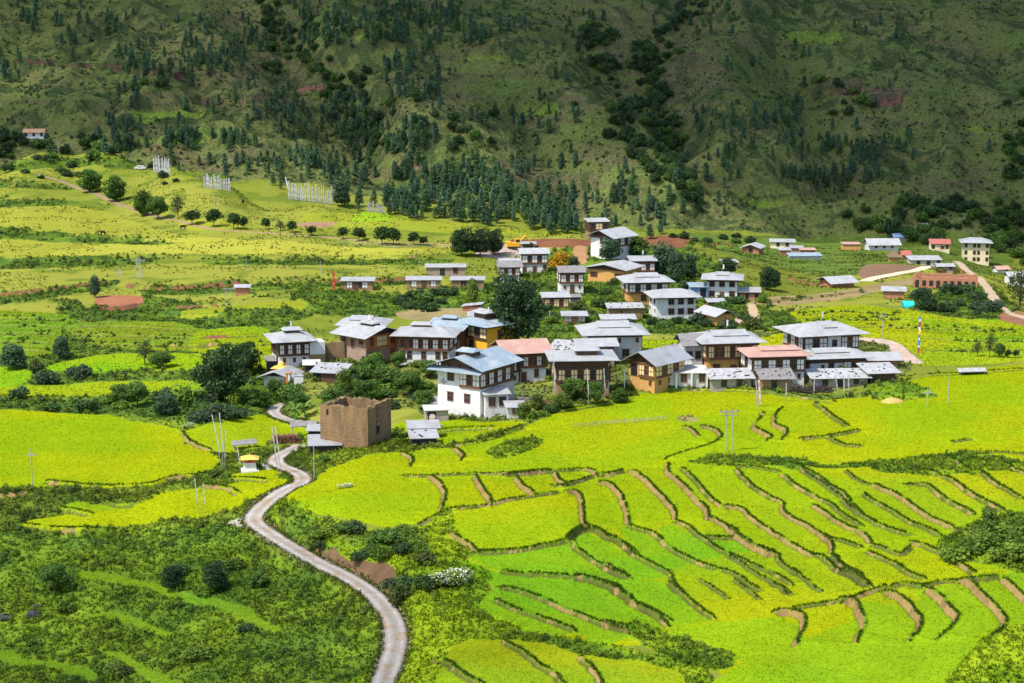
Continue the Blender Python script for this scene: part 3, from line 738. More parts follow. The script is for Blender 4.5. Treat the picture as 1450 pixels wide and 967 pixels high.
for pts, zc, half in ROADS:
    d = np.gradient(pts, axis=0); d /= np.hypot(*d.T)[:, None]+1e-9
    nrm = np.stack([-d[:, 1], d[:, 0]], 1)
    us = np.array([-1, -.98, -.72, -.5, -.3, 0, .3, .5, .72, .98, 1]); dz = np.array([-.35, 0, .02, .0, .025, .04, .025, .0, .02, 0, -.35])
    tone = np.array([[.5,.45,.36],[.55,.52,.42],[.85,.82,.78],[1.16,1.15,1.14],[.95,.92,.88],[.74,.76,.62],[.95,.92,.88],[1.16,1.15,1.14],[.85,.82,.78],[.55,.52,.42],[.5,.45,.36]])
    v = []
    for u, z in zip(us, dz):
        jit = .12*(vnoise(np.arange(len(pts))*.9, np.zeros(len(pts))+u*7, 5)-.5) if abs(u) > .9 else 0
        pp = pts+nrm*(u*half+jit)[:, None] if not np.isscalar(jit) else pts+nrm*u*half
        v.append(np.column_stack([pp, zc+z]))
    v = np.stack(v, 1); R_, K_n = v.shape[:2]
    idx = np.arange(R_*K_n).reshape(R_, K_n)
    f = np.stack([idx[:-1, :-1], idx[:-1, 1:], idx[1:, 1:], idx[1:, :-1]], -1).reshape(-1, 4)[:, ::-1]
    o = put('road', numpy_mesh('road', v.reshape(-1, 3), f, np.tile(tone, (R_, 1)), M_ROAD, True)); o['kind'] = 'structure'
# ------------------------------------------------------------------ unseen clouds added above the frame to shade the mountain and near slope
def cloud_mat(lo, hi):
    m = bpy.data.materials.new('cloud_vapour'); m.use_nodes = True
    nt = m.node_tree; N = nt.nodes; L = nt.links
    for n in list(N):
        if n.type != 'OUTPUT_MATERIAL': N.remove(n)
    tc = N.new('ShaderNodeTexCoord'); nz = N.new('ShaderNodeTexNoise'); nz.inputs['Scale'].default_value = .011; nz.inputs['Detail'].default_value = 3
    L.new(tc.outputs['Object'], nz.inputs['Vector'])
    mr = N.new('ShaderNodeMapRange'); mr.inputs[1].default_value = .40; mr.inputs[2].default_value = .62; mr.inputs[3].default_value = lo; mr.inputs[4].default_value = hi
    L.new(nz.outputs['Fac'], mr.inputs[0])
    df = N.new('ShaderNodeBsdfDiffuse'); df.inputs['Color'].default_value = (.8, .8, .8, 1)
    tl = N.new('ShaderNodeBsdfTranslucent'); tl.inputs['Color'].default_value = (.85, .85, .85, 1)
    tp = N.new('ShaderNodeBsdfTransparent')
    a = N.new('ShaderNodeMixShader'); a.inputs[0].default_value = .4; L.new(df.outputs[0], a.inputs[1]); L.new(tl.outputs[0], a.inputs[2])
    gr = N.new('ShaderNodeTexGradient'); gr.gradient_type = 'SPHERICAL'; mpg = N.new('ShaderNodeMapping'); mpg.inputs['Scale'].default_value = (2, 2, .2); mpg.inputs['Location'].default_value = (-1, -1, -.1)
    L.new(tc.outputs['Generated'], mpg.inputs[0]); L.new(mpg.outputs[0], gr.inputs[0])
    m2 = N.new('ShaderNodeMapRange'); m2.interpolation_type = 'SMOOTHSTEP'; m2.inputs[1].default_value = .0; m2.inputs[2].default_value = .42; L.new(gr.outputs['Fac'], m2.inputs[0])
    ml = N.new('ShaderNodeMath'); ml.operation = 'MULTIPLY'; L.new(mr.outputs[0], ml.inputs[0]); L.new(m2.outputs[0], ml.inputs[1])
    b = N.new('ShaderNodeMixShader'); L.new(ml.outputs[0], b.inputs[0]); L.new(tp.outputs[0], b.inputs[1]); L.new(a.outputs[0], b.inputs[2])
    L.new(b.outputs[0], [n for n in N if n.type == 'OUTPUT_MATERIAL'][0].inputs['Surface'])
    return m
M_CLOUD = cloud_mat(.26, .70)
M_CLOUD3 = cloud_mat(.12, .45)
M_CLOUD2 = cloud_mat(.82, .97)
def cloud(target, height_, sx, sy, sz, rot, seed, label):
    """a lumpy cloud whose shadow falls round the target ground point"""
    c = np.array(target)+SUN_DIR*(height_/SUN_DIR[2])
    nu, nv_ = 72, 30
    u, v = np.meshgrid(np.linspace(0, 2*math.pi, nu, endpoint=False), np.linspace(.02, math.pi-.02, nv_))
    n = np.stack([np.cos(u)*np.sin(v), np.sin(u)*np.sin(v), np.cos(v)], -1)
    r = .72+.55*fbm(n[..., 0]*2.2+seed*3, n[..., 1]*2.2+n[..., 2], 4, 60+seed)
    p = n*r[..., None]*np.array([sx, sy, sz])
    p[..., 2] = np.where(p[..., 2] < 0, p[..., 2]*.45, p[..., 2])
    cr, sr = math.cos(rot), math.sin(rot)
    p = np.stack([p[..., 0]*cr-p[..., 1]*sr, p[..., 0]*sr+p[..., 1]*cr, p[..., 2]], -1)
    idx = np.arange(nu*nv_).reshape(nv_, nu)
    f = np.stack([idx[:-1], np.roll(idx[:-1], -1, 1), np.roll(idx[1:], -1, 1), idx[1:]], -1).reshape(-1, 4)
    o = put('cloud', numpy_mesh('cloud', p.reshape(-1, 3), f, None, {1: M_CLOUD2, 3: M_CLOUD3}.get(seed, M_CLOUD), True), None, c)
    tag(o, label, 'cloud')
cloud((380, 1080, -45), 1150, 560, 380, 90, .10, 1, 'unseen cloud added to shade the bare right mountainside')
cloud((0, 1270, 40), 1150, 620, 230, 60, .05, 5, 'unseen thin cloud added to darken the top of the mountain')
cloud((-330, 1130, -10), 1200, 520, 330, 90, .05, 2, 'unseen broken cloud added to shade the wooded left mountainside')

cloud((-66, 206, -76), 520, 76, 52, 24, .2, 3, 'small unseen cloud added to shade the scrubby slope below the road')
# ------------------------------------------------------------------ leaf geometry
def unit(v): return v/(np.linalg.norm(v, axis=-1, keepdims=True)+1e-9)

def quads(cen, nrm, size, aspect, rng, tip=.35):
    """leaf-shaped quads round centres, perpendicular to nrm"""
    n = len(cen)
    t = unit(np.cross(nrm, unit(rng.normal(size=(n, 3)))))
    b = np.cross(nrm, t)
    s = (size if np.ndim(size) else np.full(n, size))[:, None]
    a = aspect
    return np.stack([cen-t*s, cen+b*s*a-t*s*tip*.3, cen+t*s, cen-b*s*a+t*s*tip*.3], 1)

def crown_mesh(name, lobes, n, size, col, seed, mat=None, var=.28, shell=.55, droop=0):
    """lobes: (x, y, z, rx, ry, rz) ellipsoids; leaves sit mostly near their surfaces"""
    rng = np.random.default_rng(seed)
    lb = np.array(lobes, float)
    w = (lb[:, 3]*lb[:, 4]+lb[:, 3]*lb[:, 5]); w /= w.sum()
    k = rng.choice(len(lb), n, p=w)
    d = unit(rng.normal(size=(n, 3)))
    r = shell+(1.06-shell)*rng.random(n)**.6
    c = lb[k, :3]+d*r[:, None]*lb[k, 3:6]
    c += rng.normal(size=(n, 3))*size*.5
    nr = unit(d*.9+rng.normal(size=(n, 3))*.7+np.array([0, 0, .45]))
    v = quads(c, nr, size*(.6+.8*rng.random(n)), .62, rng)
    lv = (1+var*(rng.random(len(lb))-.5)*1.6)[k]*(1+var*(rng.random(n)-.5)*2)
    hue = rng.normal(size=n)*.10
    cc = np.array(col)[None]*lv[:, None]*np.stack([1+hue, np.ones(n), 1-hue], 1)
    return numpy_mesh(name, v.reshape(-1, 3), np.arange(4*n).reshape(-1, 4), np.repeat(np.clip(cc, .003, .9), 4, 0), mat or M_LEAF)

def limb_mesh(name, segs, col=(0.10, 0.075, 0.05)):
    """segs: list of (p0, r0, p1, r1) tapered limbs -> one mesh"""
    V = []; F = []
    for p0, r0, p1, r1 in segs:
        p0 = np.array(p0, float); p1 = np.array(p1, float)
        d = unit(p1-p0); t = unit(np.cross(d, [0.3, .9, .2])); b = np.cross(d, t)
        o = len(V)
        for p, r in ((p0, r0), (p1, r1)):
            for k in range(6):
                a = k*math.pi/3
                V.append(p+(t*math.cos(a)+b*math.sin(a))*r)
        for k in range(6):
            F.append((o+k, o+(k+1) % 6, o+6+(k+1) % 6, o+6+k))
    V = np.array(V)
    c = np.tile(np.array(col), (len(V), 1))
    return numpy_mesh(name, V, np.array(F), c, M_BARK, True)

# unit broadleaf (height 1, spread about .8)
def broadleaf(seed, col, leaf=.036, n=3600, spread=.40, low=.22, mat=None):
    rng = np.random.default_rng(seed)
    lobes = []; limbs = [((0, 0, -.08), .030, (0, 0, low+.1), .022)]
    m = 11
    for k in range(m):
        a = k*2.4+rng.random(); t = (k+.5)/m
        z = low+.12+(.80-low)*t
        rr = spread*math.sin(math.pi*(.16+.74*t))**.8*(.45+.6*rng.random())
        x, y = math.cos(a)*rr*.78, math.sin(a)*rr*.78
        s = .13+.085*rng.random()
        lobes.append((x, y, z, s*1.2, s*1.2, s*.85))
        limbs.append(((0, 0, low+.05*rng.random()+.25*t), .013, (x*.8, y*.8, z-.02), .005))
    if low < .13: lobes += [(.12, .05, .27, .26, .26, .16), (-.14, -.06, .34, .27, .27, .18), (.05, -.16, .42, .26, .26, .2)]
    lobes.append((0, 0, .86, .14, .14, .12)); lobes.append((0, 0, .6, .2, .2, .2))
    return crown_mesh('crown', lobes, n, leaf, col, seed, mat), limb_mesh('trunk', limbs)

def bush_crown(seed, col, n=800, leaf=.075, mat=None):
    rng = np.random.default_rng(seed)
    lobes = []
    for k in range(9):
        a = k*2.4+rng.random(); r = .42*math.sqrt((k+.3)/9)
        s = .16+.17*rng.random()
        lobes.append((math.cos(a)*r, math.sin(a)*r, .28+.42*(1-r*1.6)*rng.random()+.05, s, s, s*.95))
    return crown_mesh('crown', lobes, n, leaf, col, seed, mat, shell=.5)

def pine(seed, col, n=520):
    """unit chir pine: open tiers of needle sprays on a straight trunk"""
    rng = np.random.default_rng(seed)
    k = rng.random(n)
    z = .14+.86*k**.9
    tier = np.round(z*11)/11+rng.normal(size=n)*.018
    rmax = .27*np.clip((1.08-tier), 0, 1)**.5*(.7+.3*np.sin(tier*40+seed)**2)*(tier > .08)
    a = np.floor(rng.random(n)*9)*(2*math.pi/9)+tier*17+rng.normal(size=n)*.25
    r = rmax*rng.random(n)**.55
    c = np.stack([np.cos(a)*r, np.sin(a)*r, tier+.05*r/.2-.01], 1)
    d = np.stack([np.cos(a), np.sin(a), np.full(n, .2)], 1)
    nr = unit(np.array([0, 0, 1.])+.8*rng.normal(size=(n, 3))+d*.4)
    v = quads(c, nr, .050*(.6+.8*rng.random(n)), .6, rng)
    cc = np.array(col)[None]*(1+.5*(rng.random(n)-.5))[:, None]
    return v, np.repeat(np.clip(cc, .003, .9), 4, 0)

PINES = []
for s in range(5):
    col = [(0.080, 0.150, 0.070), (0.088, 0.160, 0.064), (0.070, 0.136, 0.080), (0.096, 0.164, 0.060), (0.074, 0.140, 0.084)][s]
    v, c = pine(s, col)
    tr = limb_mesh('pine_trunk', [((0, 0, -.06), .018, (0, 0, .96), .004)])
    tv = np.array([q.co for q in tr.vertices]); tf = np.array([list(p.vertices) for p in tr.polygons])
    tc_ = np.tile(np.array([[0.075, 0.055, 0.04]]), (len(tv), 1))
    allv = np.vstack([v.reshape(-1, 3), tv]); allc = np.vstack([c, tc_])
    allf = np.vstack([np.arange(len(v)*4).reshape(-1, 4), tf+len(v)*4])
    PINES.append((allv, allf, allc, numpy_mesh('pine_tree', allv, allf, allc, M_LEAF)))

DARK = (0.042, 0.082, 0.026); MID = (0.080, 0.148, 0.024); LIGHT = (0.140, 0.215, 0.022); BLUEG = (0.050, 0.092, 0.042); OLIVE = (0.090, 0.120, 0.026)
TREES = {'dark': broadleaf(1, (0.034, 0.068, 0.024), .030, 5200, .40, .12), 'mid': broadleaf(2, MID), 'round': broadleaf(3, (0.050, 0.105, 0.015), .04, 3000, .46, .08),
         'wide': broadleaf(4, (0.042, 0.084, 0.026), .034, 4600, .52, .10), 'sparse': broadleaf(5, (0.062, 0.085, 0.028), .030, 900, .36, .2),
         'light': broadleaf(6, (0.105, 0.165, 0.022), .04, 2200, .30, .10), 'small': broadleaf(7, (0.034, 0.072, 0.018), .055, 1100, .44, .30),
         'blue': broadleaf(8, BLUEG, .04, 2600, .40, .10), 'flower': broadleaf(9, (0.34, 0.20, 0.010), .045, 2000, .50, .12)}
BUSHES = {'dark': [bush_crown(21, DARK), bush_crown(22, (0.028, 0.058, 0.018))], 'mid': [bush_crown(23, MID), bush_crown(24, (0.050, 0.098, 0.020)), bush_crown(25, (0.045, 0.084, 0.026))],
          'light': [bush_crown(26, LIGHT), bush_crown(27, (0.100, 0.170, 0.018))], 'blue': [bush_crown(28, BLUEG), bush_crown(29, (0.048, 0.080, 0.038))], 'olive': [bush_crown(30, OLIVE)]}

def place(px, py):
    g = cast(px, py)[0]
    return float(g[0]), float(g[1]), float(height(*g))

def tree(px, py, w, h, kind, label, cat='tree', group=None, name=None):
    x, y, z = place(px, py)
    k = y/FPX
    H = h*k*1.03; W = w*k
    cm_, tm = TREES[kind]
    e = bpy.data.objects.new(name or 'broadleaf_tree', None); ROOT.objects.link(e)
    sp = W/(.86 if kind != 'wide' else 1.05)
    e.location = (x, y, z-.1); e.scale = (sp, sp, H); e.rotation_euler = (0, 0, random.random()*6.28)
    put('trunk', tm, e); put('crown', cm_, e)
    return tag(e, label, cat, group)

def bush(px, py, w, h, kind, label=None, group=None, cat='bush'):
    x, y, z = place(px, py)
    k = y/FPX
    o = put('bush', random.choice(BUSHES[kind]))
    o.location = (x, y, z-.12*h*k); o.scale = (w*k/1.0, w*k/1.0, h*k*1.05); o.rotation_euler = (0, 0, random.random()*6.28)
    return tag(o, label or 'rounded green bush', cat, group)

# ------------------------------------------------------------------ forest on the mountain
CLUST = [ # x0, x1, y0, y1, count, kind, where
 (70,130,45,85,8,'p',0),(150,345,60,105,46,'p',0),(200,385,22,62,22,'p',0),(0,200,0,45,30,'p',0),(0,30,75,115,8,'p',0),(280,385,62,105,16,'p',0),(140,420,112,150,16,'p',0),
 (160,280,168,212,20,'p',1),(240,365,195,248,38,'p',1),(345,405,150,192,9,'p',1),(400,525,132,205,46,'p',1),(370,505,195,262,34,'p',1),
 (400,600,0,60,80,'p',2),(600,715,0,62,36,'p',2),(520,640,62,118,26,'p',2),(540,650,118,190,16,'p',2),(480,620,172,235,52,'p',3),(500,730,238,318,150,'p',3),(700,835,262,326,66,'p',3),
 (640,760,130,245,22,'p',2),(760,905,150,305,24,'p',4),(900,1015,0,45,24,'p',4),(840,1030,285,335,24,'p',4),(740,880,20,110,20,'p',4),
 (1030,1140,142,212,26,'p',5),(1100,1165,205,272,16,'p',5),(1165,1255,205,272,44,'p',5),(1250,1295,180,245,9,'p',5),(950,1045,205,252,20,'p',5),(975,1040,150,192,10,'p',5),(1000,1450,10,290,26,'p',5),
 (190,232,110,135,4,'b',0),(500,620,130,180,16,'b',2),(640,700,160,215,10,'b',2),(830,870,40,150,24,'b',4),(860,905,140,225,22,'b',4),(905,945,60,160,34,'b',4),(930,965,150,265,36,'b',4),(385,450,20,100,22,'b',2),(450,520,90,140,12,'b',2),
 (1425,1450,130,265,18,'b',6),(1220,1450,282,338,70,'b',6),(1385,1460,300,372,34,'b',6),(1400,1460,380,440,14,'b',6),(1280,1360,318,352,14,'b',6),(1160,1230,105,160,10,'b',5),(0,150,180,222,34,'b',7),(140,200,165,215,10,'p',1),
]
WHERE = ['on the upper left mountainside', 'on the cut terraces of the left mountainside', 'high on the middle of the mountain', 'in the dark pine wood at the foot of the mountain', 'along the wooded gully and spurs behind the tower', 'scattered over the bare right mountainside', 'beside the far houses at the valley end', 'round the red roofed house on the left']
rf = np.random.default_rng(99)
pin = []; brd = []
for x0, x1, y0, y1, n, kind, wh in CLUST:
    n = int(n*1.45) if kind == 'p' else n
    px = rf.uniform(x0, x1, n); py = rf.uniform(y0, y1, n)
    if n >= 20:                     # looser clumps instead of an even scatter
        c = rf.integers(0, max(4, n//6), n); cxs = rf.uniform(x0, x1, n); cys = rf.uniform(y0, y1, n)
        px = np.where(rf.random(n) < .7, cxs[c]+rf.normal(size=n)*11, px); py = np.where(rf.random(n) < .7, cys[c]+rf.normal(size=n)*5, py)
    g = cast(px, py+4)
    for (gx, gy), q in zip(g, py):
        if gy < 700: continue
        (pin if kind == 'p' else brd).append((gx, gy, wh))
for path, n, wh in (([(985,-10),(963,34),(907,79),(925,115),(935,152),(952,193),(945,235),(985,290)], 95, 4), ([(842,40),(842,76),(859,121),(890,186),(920,240)], 48, 4), ([(380,0),(395,50),(420,85),(470,120),(520,190),(570,215)], 50, 2)):
    s_ = spline(path, 12); q = s_[rf.integers(0, len(s_), n)]+np.stack([rf.normal(size=n)*8, rf.normal(size=n)*4], 1)
    brd += [(gx, gy, wh) for gx, gy in cast(q[:, 0], q[:, 1]) if gy > 700]
pin.sort(key=lambda t: t[1])
rest = []
for i, (x, y, wh) in enumerate(pin):
    hgt = rf.uniform(4.2, 8.2)*(1.08 if wh in (2, 3) else .92); wd = hgt*rf.uniform(.85, 1.3); rz = rf.random()*6.28; z = float(height(x, y))-.2
    pm = PINES[i % 5]
    if i % 3 == 0 and len(pin)-i > 0 and i//3 < 300 or i < 60:
        o = put('pine_tree', pm[3]); o.location = (x, y, z); o.scale = (wd, wd, hgt); o.rotation_euler = (0, 0, rz)
        tag(o, 'dark green pine tree '+WHERE[wh], 'pine', 'pine trees '+WHERE[wh])
    else:
        rest.append((x, y, z, wd, hgt, rz, i % 5))
def merge(items, protos, name, mat):
    V = []; F = []; Cc = []; o = 0
    for x, y, z, w, h, r, k in items:
        v, f, c = protos[k][:3]
        cr, sr = math.cos(r), math.sin(r)
        V.append(np.stack([(v[:, 0]*cr-v[:, 1]*sr)*w+x, (v[:, 0]*sr+v[:, 1]*cr)*w+y, v[:, 2]*h+z], 1)); F.append(f+o); o += len(v)
        Cc.append(c*(.85+.3*((x*7.7+y*3.1) % 1)))
    ob = put(name, numpy_mesh(name, np.vstack(V), np.vstack(F), np.vstack(Cc), mat)); ob['kind'] = 'stuff'
    return ob
merge(rest, PINES, 'forest', M_LEAF)
def raw(me):
    v = np.empty(len(me.vertices)*3, np.float32); me.vertices.foreach_get('co', v)
    c = np.empty(len(me.vertices)*4, np.float32); me.color_attributes['Col'].data.foreach_get('color', c)
    return v.reshape(-1, 3), np.arange(len(me.vertices)).reshape(-1, 4), c.reshape(-1, 4)[:, :3]
brd.sort(key=lambda t: t[1])
thick = [raw(m_) for m_ in BUSHES['dark']+BUSHES['mid']]
far = []
for i, (x, y, wh) in enumerate(brd):
    if i < 285: continue
    hgt = rf.uniform(3.0, 6.0); far.append((x, y, float(height(x, y))-.3, hgt*1.05, hgt*1.1, rf.random()*6.28, int(rf.integers(0, 5))))
merge(far, thick, 'woodland', M_LEAF)
for x, y, wh in brd[:285]:
    hgt = rf.uniform(3.0, 6.0) if wh != 6 else rf.uniform(3.2, 6.8); z = float(height(x, y))
    o = put('leafy_tree', random.choice(BUSHES['dark' if rf.random() < (.5 if wh != 6 else .15) else 'mid']))
    o.location = (x, y, z-.3); o.scale = (hgt*1.05, hgt*1.05, hgt*1.1); o.rotation_euler = (0, 0, rf.random()*6.28)
    tag(o, 'rounded dark leafy tree '+WHERE[wh], 'tree', 'leafy trees '+WHERE[wh])

# ------------------------------------------------------------------ scattered ground cover
AREA = np.gradient(rows)[:, None]*(np.gradient(cols)[None]*Yg)
def scatter(mask, dens, rng):
    """ground points with a density per square metre inside a mask of grid cells"""
    lam = np.where(mask, AREA*dens, 0)
    n = rng.poisson(lam)
    j, i = np.nonzero(n)
    r = n[j, i]
    j = np.repeat(j, r); i = np.repeat(i, r)
    fj = j+rng.random(len(j))-.5; fi = i+rng.random(len(i))-.5
    y = np.interp(fj, np.arange(NR), rows); a = np.interp(fi, np.arange(NC), cols)
    x = a*y
    return x, y, height(x, y), COL[j, i], RISE[j, i]

def blades(x, y, z, col, h, w, nb, rng, name, mat, lean=.35, up=.9):
    n = len(x)*nb
    bx = np.repeat(x, nb)+rng.normal(size=n)*.07; by = np.repeat(y, nb)+rng.normal(size=n)*.07; bz = np.repeat(z, nb)
    hh = np.repeat(h, nb)*(.7+.5*rng.random(n)); ww = w*(.7+.6*rng.random(n))
    a = rng.random(n)*2*math.pi
    t = np.stack([np.cos(a), np.sin(a), 0*a], 1)
    L = np.stack([rng.normal(size=n)*lean, rng.normal(size=n)*lean, np.ones(n)], 1)*hh[:, None]
    b = np.stack([bx, by, bz-.06], 1)
    v = np.stack([b-t*ww[:, None]*.5, b+t*ww[:, None]*.5, b+L+t*ww[:, None]*.32, b+L-t*ww[:, None]*.32], 1)
    c = np.repeat(col, nb, 0)*(.90+.20*rng.random(n))[:, None]
    me = numpy_mesh(name, v.reshape(-1, 3), np.arange(4*n).reshape(-1, 4), np.repeat(np.clip(c, .003, .9), 4, 0), mat, True)
    nr = unit(np.array([0, 0, up])+rng.normal(size=(n, 3))*.2)
    me.normals_split_custom_set_from_vertices(np.repeat(nr, 4, 0).astype(np.float32))
    o = put(name, me); o['kind'] = 'stuff'
    return o
rs = np.random.default_rng(5)
INV = np.abs(A) < .30
near = (CLS == RICE) & INV & (RISE > .33)
x, y, z, c, r = scatter(near & (Yg < 352), 8.5, rs)
blades(x, y, z, c*1.3, np.full(len(x), .11), .085, 3, rs, 'rice', M_RICE, .30)
x, y, z, c, r = scatter(near & (Yg >= 352) & (Yg < 520), 2.0, rs)
blades(x, y, z, c*1.2, np.full(len(x), .15), .20, 3, rs, 'rice', M_RICE, .30)
x, y, z, c, r = scatter(((CLS == BANK) | (CLS == SCRUB)) & INV & (Yg < 300), 5.0, rs)
q = fbm(x/3, y/3, 3, 91)
blades(x, y, z, c*(.85+.5*q)[:, None], .16+.5*q*rs.random(len(x)), .11, 5, rs, 'grass', M_RICE, .6)
x, y, z, c, r = scatter(((CLS == BANK) | (CLS == SCRUB)) & INV & (Yg >= 300) & (Yg < 520), .9, rs)
q = fbm(x/4, y/4, 3, 92)
blades(x, y, z, c*(.85+.5*q)[:, None], .2+.5*q*rs.random(len(x)), .22, 4, rs, 'grass', M_RICE, .6)
x, y, z, c, r = scatter((CLS == MEADOW) & INV & (Yg > 340) & (Yg < 800), .35, rs)
k_ = fbm(x/9, y/9, 3, 95) > .5
x, y, z, c = x[k_], y[k_], z[k_], c[k_]
blades(x, y, z, c*.85, .12+.3*rs.random(len(x)), .35, 3, rs, 'grass', M_RICE, .6)
# grass along the risers
ex, ey = [], []
for pts, w, h in EDGE:                      # the standing crop ends in a dense dark green wall above each riser
    if pts[:, 1].mean() > 345: continue
    seg = np.hypot(*(pts[1:]-pts[:-1]).T); cum = np.concatenate([[0], np.cumsum(seg)]); n = int(cum[-1]*13*min(1, h/.4))
    t = rs.random(n)*cum[-1]; q = np.stack([np.interp(t, cum, pts[:, 0]), np.interp(t, cum, pts[:, 1])], 1)
    dd = np.stack([np.interp(t, cum, np.gradient(pts[:, 0])), np.interp(t, cum, np.gradient(pts[:, 1]))], 1); dd /= np.hypot(*dd.T)[:, None]+1e-9
    o_ = w+.02+.20*rs.random(n)
    q = q+np.stack([-dd[:, 1], dd[:, 0]], 1)*o_[:, None]
    ex.append(q[:, 0]); ey.append(q[:, 1])
x = np.concatenate(ex); y = np.concatenate(ey); k_ = (np.abs(x/y) < .3) & (fbm(x/2, y/2, 2, 55) > .28); x, y = x[k_], y[k_]
cg = np.array([[.062, .112, .007]])*(.7+.7*fbm(x/3, y/3, 3, 56))[:, None]
blades(x, y, height(x, y), cg, .16+.20*rs.random(len(x)), .075, 4, rs, 'grass', M_RICE, .35)
# grass creeping over the road's edges
ex, ey = [], []
for pts, zc, half in ROADS:
    seg = np.hypot(*(pts[1:]-pts[:-1]).T); cum = np.concatenate([[0], np.cumsum(seg)])
    for s_ in (-1, 1):
        n = int(cum[-1]*16); t = rs.random(n)*cum[-1]; q = np.stack([np.interp(t, cum, pts[:, 0]), np.interp(t, cum, pts[:, 1])], 1)
        dd = np.stack([np.interp(t, cum, np.gradient(pts[:, 0])), np.interp(t, cum, np.gradient(pts[:, 1]))], 1); dd /= np.hypot(*dd.T)[:, None]+1e-9
        o_ = s_*(half-.30*fbm(t/3, t*0+s_*9, 3, 57)+.75*rs.random(n)**1.3)
        q = q+np.stack([-dd[:, 1], dd[:, 0]], 1)*o_[:, None]; ex.append(q[:, 0]); ey.append(q[:, 1])
x = np.concatenate(ex); y = np.concatenate(ey)
blades(x, y, height(x, y), np.array([[.10, .15, .014]])*(.6+.8*rs.random((len(x), 1))), .12+.25*rs.random(len(x)), .09, 4, rs, 'grass', M_RICE, .5)

def clumps(x, y, z, size, cols_, nq, leaf, rng, name):
    n = len(x); m = n*nq
    d = unit(rng.normal(size=(m, 3))); d[:, 2] = np.abs(d[:, 2])
    S = np.repeat(size, nq)[:, None]
    c = np.stack([np.repeat(x, nq), np.repeat(y, nq), np.repeat(z, nq)], 1)+d*S*np.array([.55, .55, .8])*(.5+.55*rng.random(m))[:, None]
    nr = unit(d+rng.normal(size=(m, 3))*.6+np.array([0, 0, .4]))
    v = quads(c, nr, leaf*S[:, 0]*(.6+.8*rng.random(m)), .6, rng)
    cc = np.repeat(cols_, nq, 0)*(.7+.6*rng.random(m))[:, None]
    o = put(name, numpy_mesh(name, v.reshape(-1, 3), np.arange(4*m).reshape(-1, 4), np.repeat(np.clip(cc, .003, .9), 4, 0), M_LEAF)); o['kind'] = 'stuff'
    return o
def pal(n, rng, cs):
    cs = np.array(cs); return cs[rng.integers(0, len(cs), n)]*(.8+.4*rng.random(n))[:, None]
PAL = [(0.070, 0.130, 0.014), (0.090, 0.155, 0.014), (0.125, 0.190, 0.016), (0.050, 0.095, 0.018), (0.085, 0.120, 0.030), (0.15, 0.20, 0.018)]
cl = fbm(X/9, Yg/9, 3, 77)
x, y, z, c, r = scatter((CLS == SCRUB) & INV & (Yg < 300) & (cl > .44), .75, rs)
clumps(x, y, z, .3+.9*rs.random(len(x))**1.7, c*(.75+.4*rs.random((len(x), 1))), 64, .15, rs, 'undergrowth')
x, y, z, c, r = scatter((CLS == BANK) & INV & (Yg < 300) & (cl > .52), .35, rs)
clumps(x, y, z, .35+.6*rs.random(len(x)), c*(.75+.3*rs.random((len(x), 1))), 56, .15, rs, 'undergrowth')
x, y, z, c, r = scatter((CLS == SCRUB) & INV & (Yg >= 300) & (Yg < 800) & (cl > .46), .22, rs)
clumps(x, y, z, .5+1.1*rs.random(len(x))**1.4, pal(len(x), rs, PAL), 60, .17, rs, 'undergrowth')
x, y, z, c, r = scatter((CLS == MEADOW) & INV & (Yg >= 340) & (Yg < 820) & (cl > .58), .016, rs)
clumps(x, y, z, .2+.7*rs.random(len(x))**3, pal(len(x), rs, PAL)*1.15, 24, .24, rs, 'undergrowth')
x, y, z, c, r = scatter((RISE < 1.6) & (Yg > 345) & (Yg < 820) & INV & (CLS != ROAD), .50, rs)
k_ = fbm(x/6, y/6, 2, 98) > .45
clumps(x[k_], y[k_], z[k_], (.3+.6*rs.random(len(x)))[k_], pal(k_.sum(), rs, PAL), 18, .32, rs, 'undergrowth')
# low shrubs all over the mountain
ms = .55*fbm(X/30, Yg/30, 3, 82)+.45*fbm(X/9, Yg/9, 2, 83)
x, y, z, c, r = scatter((CLS == MOUNT) & INV & (Yg < 1260) & (ms > .44), .085, rs)
clumps(x, y, z, .45+1.6*rs.random(len(x))**3, pal(len(x), rs, [(0.042, 0.078, 0.020), (0.055, 0.090, 0.022), (0.036, 0.062, 0.022), (0.075, 0.105, 0.026)]), 12, .36, rs, 'shrubbery')
